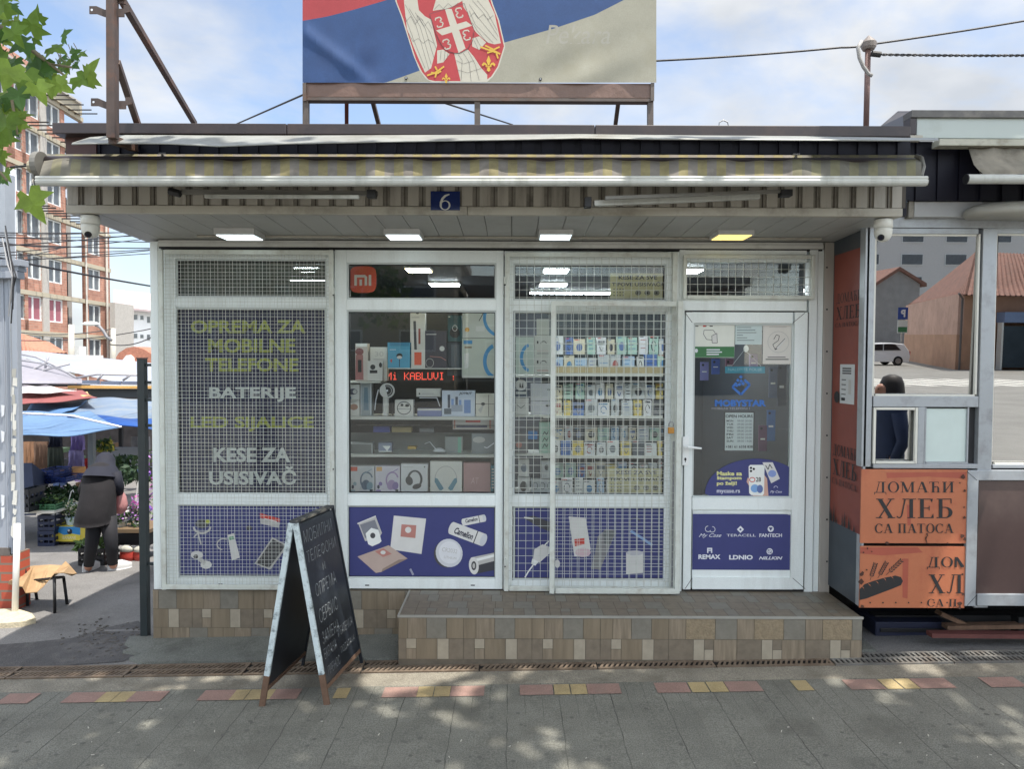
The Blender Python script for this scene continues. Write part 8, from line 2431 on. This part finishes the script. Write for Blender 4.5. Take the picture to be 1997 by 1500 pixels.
mb = MB(); mb.prism([Vector((g_.x, a.y+.4, g_.z+.3)), Vector((b.x+.6, a.y+.4, mir(1788, 548, 85).z+.1)), Vector((b.x+.6, a.y+.4, mir(1788, 548, 85).z-.3)), Vector((g_.x, a.y+.4, g_.z-.1)), Vector((a.x, a.y+.4, mir(1640, 590, 85).z-.1)), Vector((a.x, a.y+.4, mir(1640, 590, 85).z+.3))], (0, -12.6, 0), TLR); mb.build('roof', hg)
def block(x0, x1, y, d, h, m, label, nx, nz, name='tower_block'):
    t = thing(name, ((x0+x1)/2, y, 0), label, 'building')
    mb = MB(); mb.box(x0, x1, y-d, y, -1, h, m); mb.build('wall', t)
    for i in range(nx):
        for j in range(nz):
            xa = x0+(x1-x0)*(i+.25)/nx; xb = x0+(x1-x0)*(i+.75)/nx; za = 2+(h-3)*(j+.2)/nz; zb_ = 2+(h-3)*(j+.7)/nz
            mb = MB(); mb.box(xa, xb, y+.001, y+.12, za, zb_, WF); w_ = mb.build('window', t)
            mb = MB(); mb.box(xa+.1, xb-.1, y+.125, y+.14, za+.1, zb_-.1, WGL); mb.build('pane', w_)
    mb = MB(); mb.box(x0-.3, x1+.3, y-d-.3, y+.3, h+.001, h+.5, GRC); mb.build('roof', t)
block(48, 92, -95, 14, 19, mat('pale_block_render', c(206, 206, 204), .8, var=.06), 'long pale apartment block far across the street, seen in the bakery window', 7, 5)
block(-22, -3, -27, 10, 7.5, mat('cream_house_render', c(176, 166, 148), .85, var=.08), 'cream two storey house straight across the street', 5, 2, 'terrace_house')
block(-2.5, 13, -30, 10, 6.2, mat('brown_house_render', c(120, 104, 92), .85, var=.08), 'brownish two storey house across the street, right of the cream one', 4, 2, 'terrace_house')
block(-50, -24, -32, 12, 10, mat('grey_house_render', c(128, 128, 126), .85, var=.08), 'grey three storey house across the street at the far left', 6, 3, 'terrace_house')
block(32, 60, -20, 12, 6.5, mat('dull_green_render', c(118, 120, 104), .85, var=.08), 'dull green two storey house across the street at the far right', 6, 2, 'terrace_house')
# parking sign
ps = thing('parking_sign', mir(1757, 697, 48), 'blue and white P parking sign on a pole across the street', 'sign')
p = mir(1757, 650, 48)
mb = MB(); mb.tube([Vector((p.x, p.y, 0)), Vector((p.x, p.y, 3.9))], .05, GRC, 8); mb.build('pole', ps)
mb = MB(); mb.box(p.x-.33, p.x+.33, p.y+.06, p.y+.09, 3.2, 4.0, ink(40, 70, 140)); mb.dtext('P', p.x+.15, 3.85, p.x-.15, 3.35, WHT, lambda u, v, k: Vector((u, p.y+.095, v)), bold=.05); mb.build('sign_board', ps)
mb = MB(); mb.box(p.x-.33, p.x+.33, p.y+.06, p.y+.09, 2.3, 3.15, ink(210, 216, 210)); mb.box(p.x-.3, p.x+.3, p.y+.091, p.y+.1, 2.35, 2.7, ink(60, 120, 80)); mb.build('lower_board', ps)
# white car, side and rear corner seen in the mirror
cr_ = mir(1727, 705, 48); cx_, cy_ = cr_.x-.9, cr_.y
car = thing('parked_car', (cx_, cy_, gz(7, 0)), 'white compact hatchback parked across the street, seen in the bakery window', 'car')
CW_ = mat('car_white', c(226, 228, 230), .25, var=.02); CGL = mat('car_glass', c(30, 34, 40), .08, var=.1); TY = mat('tyre', c(26, 26, 28), .8)
zc = gz(7, 0)
prof = [(-2.1, .28), (-2.15, .6), (-2.05, .85), (-1.1, 1.0), (-.45, 1.45), (.9, 1.5), (1.75, 1.42), (2.05, .95), (2.1, .6), (2.05, .28)]
def ring_(s_, w_): return [Vector((cx_+x*s_, cy_+w_, zc+z)) for x, z in prof]
mb = MB(); secs = []
for w_, s_, zt2 in ((-.86, .97, .94), (-.80, 1, 1), (.80, 1, 1), (.86, .97, .94)):
    secs.append([Vector((cx_+x*s_, cy_+w_*(1 if z < 1.0 else .86), zc+z*(zt2 if z > .9 else 1))) for x, z in prof])
vs = [p_ for s_ in secs for p_ in s_]; n = len(prof); fs = []
for i in range(3):
    for k in range(n): a = i*n+k; b = i*n+(k+1) % n; fs.append((a, b, b+n, a+n))
fs.append(tuple(range(n))); fs.append(tuple(3*n+k for k in reversed(range(n))))
mb.mesh(vs, fs, CW_); mb.build('body', car, smooth=False, bevel=.04)
for s_ in (-1, 1):
    for xs2 in ([(-.95, 1.02), (-.42, 1.38), (.3, 1.41), (.3, 1.0)], [(.38, 1.0), (.38, 1.41), (1.1, 1.40), (1.5, 1.02)]):
        mb = MB(); mb.prism([Vector((cx_+x, cy_+s_*.79, zc+z)) for x, z in xs2], (0, s_*.03, 0), CGL); mb.build('side_window', car)
mb = MB(); mb.prism([Vector((cx_+1.93, cy_-.6, zc+1.05)), Vector((cx_+1.93, cy_+.6, zc+1.05)), Vector((cx_+1.76, cy_+.55, zc+1.36)), Vector((cx_+1.76, cy_-.55, zc+1.36))], (.08, 0, .02), CGL); mb.build('rear_window', car)
for s_ in (-1, 1):
    mb = MB(); mb.box(cx_+2.0, cx_+2.12, cy_+s_*.7-.12, cy_+s_*.7+.12, zc+.72, zc+.95, ink(170, 30, 30)); mb.build('tail_light', car)
    for x in (-1.3, 1.3):
        mb = MB(); mb.tube([Vector((cx_+x, cy_+s_*.70, zc+.31)), Vector((cx_+x, cy_+s_*.885, zc+.31))], .31, TY, 20); w_ = mb.build('wheel', car)
        mb = MB(); mb.tube([Vector((cx_+x, cy_+s_*.885, zc+.31)), Vector((cx_+x, cy_+s_*.9, zc+.31))], .19, STL, 12); mb.build('rim', w_)
# pedestrian beyond the right edge of the frame, reflected in the bakery window
fx, fy = 3.80, 2.05; HS = .93; fz = gz(fx, fy)
def Jp(x, y, z, r): return (fx+x, fy+y, fz+z*HS, r)
JJ = {'pel': Jp(0, 0, .93, .13), 'wst': Jp(0, 0, 1.10, .12), 'chs': Jp(0, 0, 1.32, .135), 'nk': Jp(-.01, 0, 1.49, .055), 'hd': Jp(-.04, 0, 1.60, .085), 'hd2': Jp(-.02, 0, 1.70, .085),
 'hl': Jp(0, -.10, .88, .09), 'kl': Jp(-.03, -.11, .48, .06), 'al': Jp(.02, -.11, .08, .04), 'tl': Jp(-.14, -.12, .04, .035), 'hr': Jp(0, .10, .88, .09), 'kr': Jp(0, .11, .48, .06), 'ar': Jp(.06, .11, .08, .04), 'tr': Jp(-.09, .12, .04, .035),
 'sl': Jp(0, -.19, 1.38, .06), 'el': Jp(.03, -.23, 1.10, .045), 'wl': Jp(-.06, -.22, .86, .028), 'sr': Jp(0, .19, 1.38, .06), 'er': Jp(.03, .23, 1.10, .045), 'wr': Jp(-.08, .22, .87, .028)}
EE = [('pel', 'wst'), ('wst', 'chs'), ('chs', 'nk'), ('nk', 'hd'), ('hd', 'hd2'), ('pel', 'hl'), ('hl', 'kl'), ('kl', 'al'), ('al', 'tl'), ('pel', 'hr'), ('hr', 'kr'), ('kr', 'ar'), ('ar', 'tr'), ('chs', 'sl'), ('sl', 'el'), ('el', 'wl'), ('chs', 'sr'), ('sr', 'er'), ('er', 'wr')]
for s_, w_ in ((-1, 'wl'), (1, 'wr')):
    wx, wy, wz, _ = JJ[w_]
    JJ['p'+w_] = (wx-.02, wy, wz-.05, .024); EE.append((w_, 'p'+w_))
    for k, (ox, L_) in enumerate(((-.03, .075), (-.012, .085), (.008, .08), (.026, .065))):
        JJ['f%d%s' % (k, w_)] = (wx-.02+ox, wy, wz-.09, .010); JJ['g%d%s' % (k, w_)] = (wx-.03+ox, wy+.012*s_*-1, wz-.09-L_, .008)
        EE += [('p'+w_, 'f%d%s' % (k, w_)), ('f%d%s' % (k, w_), 'g%d%s' % (k, w_))]
    JJ['t'+w_] = (wx-.055, wy-.01*s_, wz-.085, .010); EE.append(('p'+w_, 't'+w_))
JJ['nose'] = Jp(-.135, 0, 1.61, .014); EE.append(('hd', 'nose'))
ped = skin('person', JJ, EE, SK, origin=(fx, fy, fz))
T(ped, 'person with long dark hair and a dark blue jacket, only reflected in the bakery window', 'person')
DKH = mat('dark_hair', c(34, 28, 26), .6, var=.2, scale=20)
mb = MB(); mb.lathe([(.08, -.42), (.14, -.34), (.135, -.17), (.125, -.02), (.118, .04), (.09, .10), (.03, .125)], fx+.035, fy, fz+1.54, DKH, 18, .95, .9); mb.build('hair', ped, smooth=True)
mb = MB(); mb.lathe([(.17, 0), (.18, .12), (.16, .30), (.175, .48), (.19, .58), (.15, .66), (.07, .70)], fx, fy, fz+.74, mat('dark_blue_jacket', c(44, 56, 84), .8, var=.15, scale=8), 20, .78, 1.12); mb.build('jacket', ped, smooth=True)
for s_ in (-1, 1):
    mb = MB(); mb.tube([Vector((fx, fy+s_*.18, fz+1.30)), Vector((fx+.03, fy+s_*.235, fz+1.02)), Vector((fx-.05, fy+s_*.225, fz+.83))], [.075, .06, .045], MATS['dark_blue_jacket'], 12); mb.build('sleeve', ped, smooth=True)
    mb = MB(); mb.tube([Vector((fx, fy+s_*.1, fz+.87)), Vector((fx-.01, fy+s_*.11, fz+.45)), Vector((fx+.04, fy+s_*.11, fz+.06))], [.105, .08, .065], TRS, 12); mb.build('trouser_leg', ped, smooth=True)
    mb = MB(); mb.lathe([(.05, 0), (.055, .03), (.045, .07), (.02, .09)], fx-.03, fy+s_*.115, fz+.003, SHOE, 12, 2.4, 1); mb.build('shoe', ped, smooth=True)
    mb = MB(); mb.lathe([(.012, 0), (.012, .01)], fx-.118, fy+s_*.035, fz+1.515, SEAL, 8, .4, 1); mb.build('eye', ped)
# second layer of smaller leaves with stalks round the hanging branch
mb = MB(); random.seed(29)
for i in range(46):
    q = random.choice([(0, 130, 40, 60), (60, 110, 60, 40), (20, 220, 30, 50), (130, 130, 40, 20), (0, 30, 40, 40)])
    px, py = random.gauss(q[0], q[2]*.6), random.gauss(q[1], q[3]*.6)
    if px > 190: continue
    pleaf(px, py, 2.15+random.uniform(-.12, .15), random.uniform(20, 150), random.uniform(16, 30))
    a_ = P(px, py, 2.15); mb.tube([a_, a_+(Uv*.03-Rv*random.uniform(0, .03))], .0012, BARK, 4, cap=False)
mb.build('small_leaves', tA)
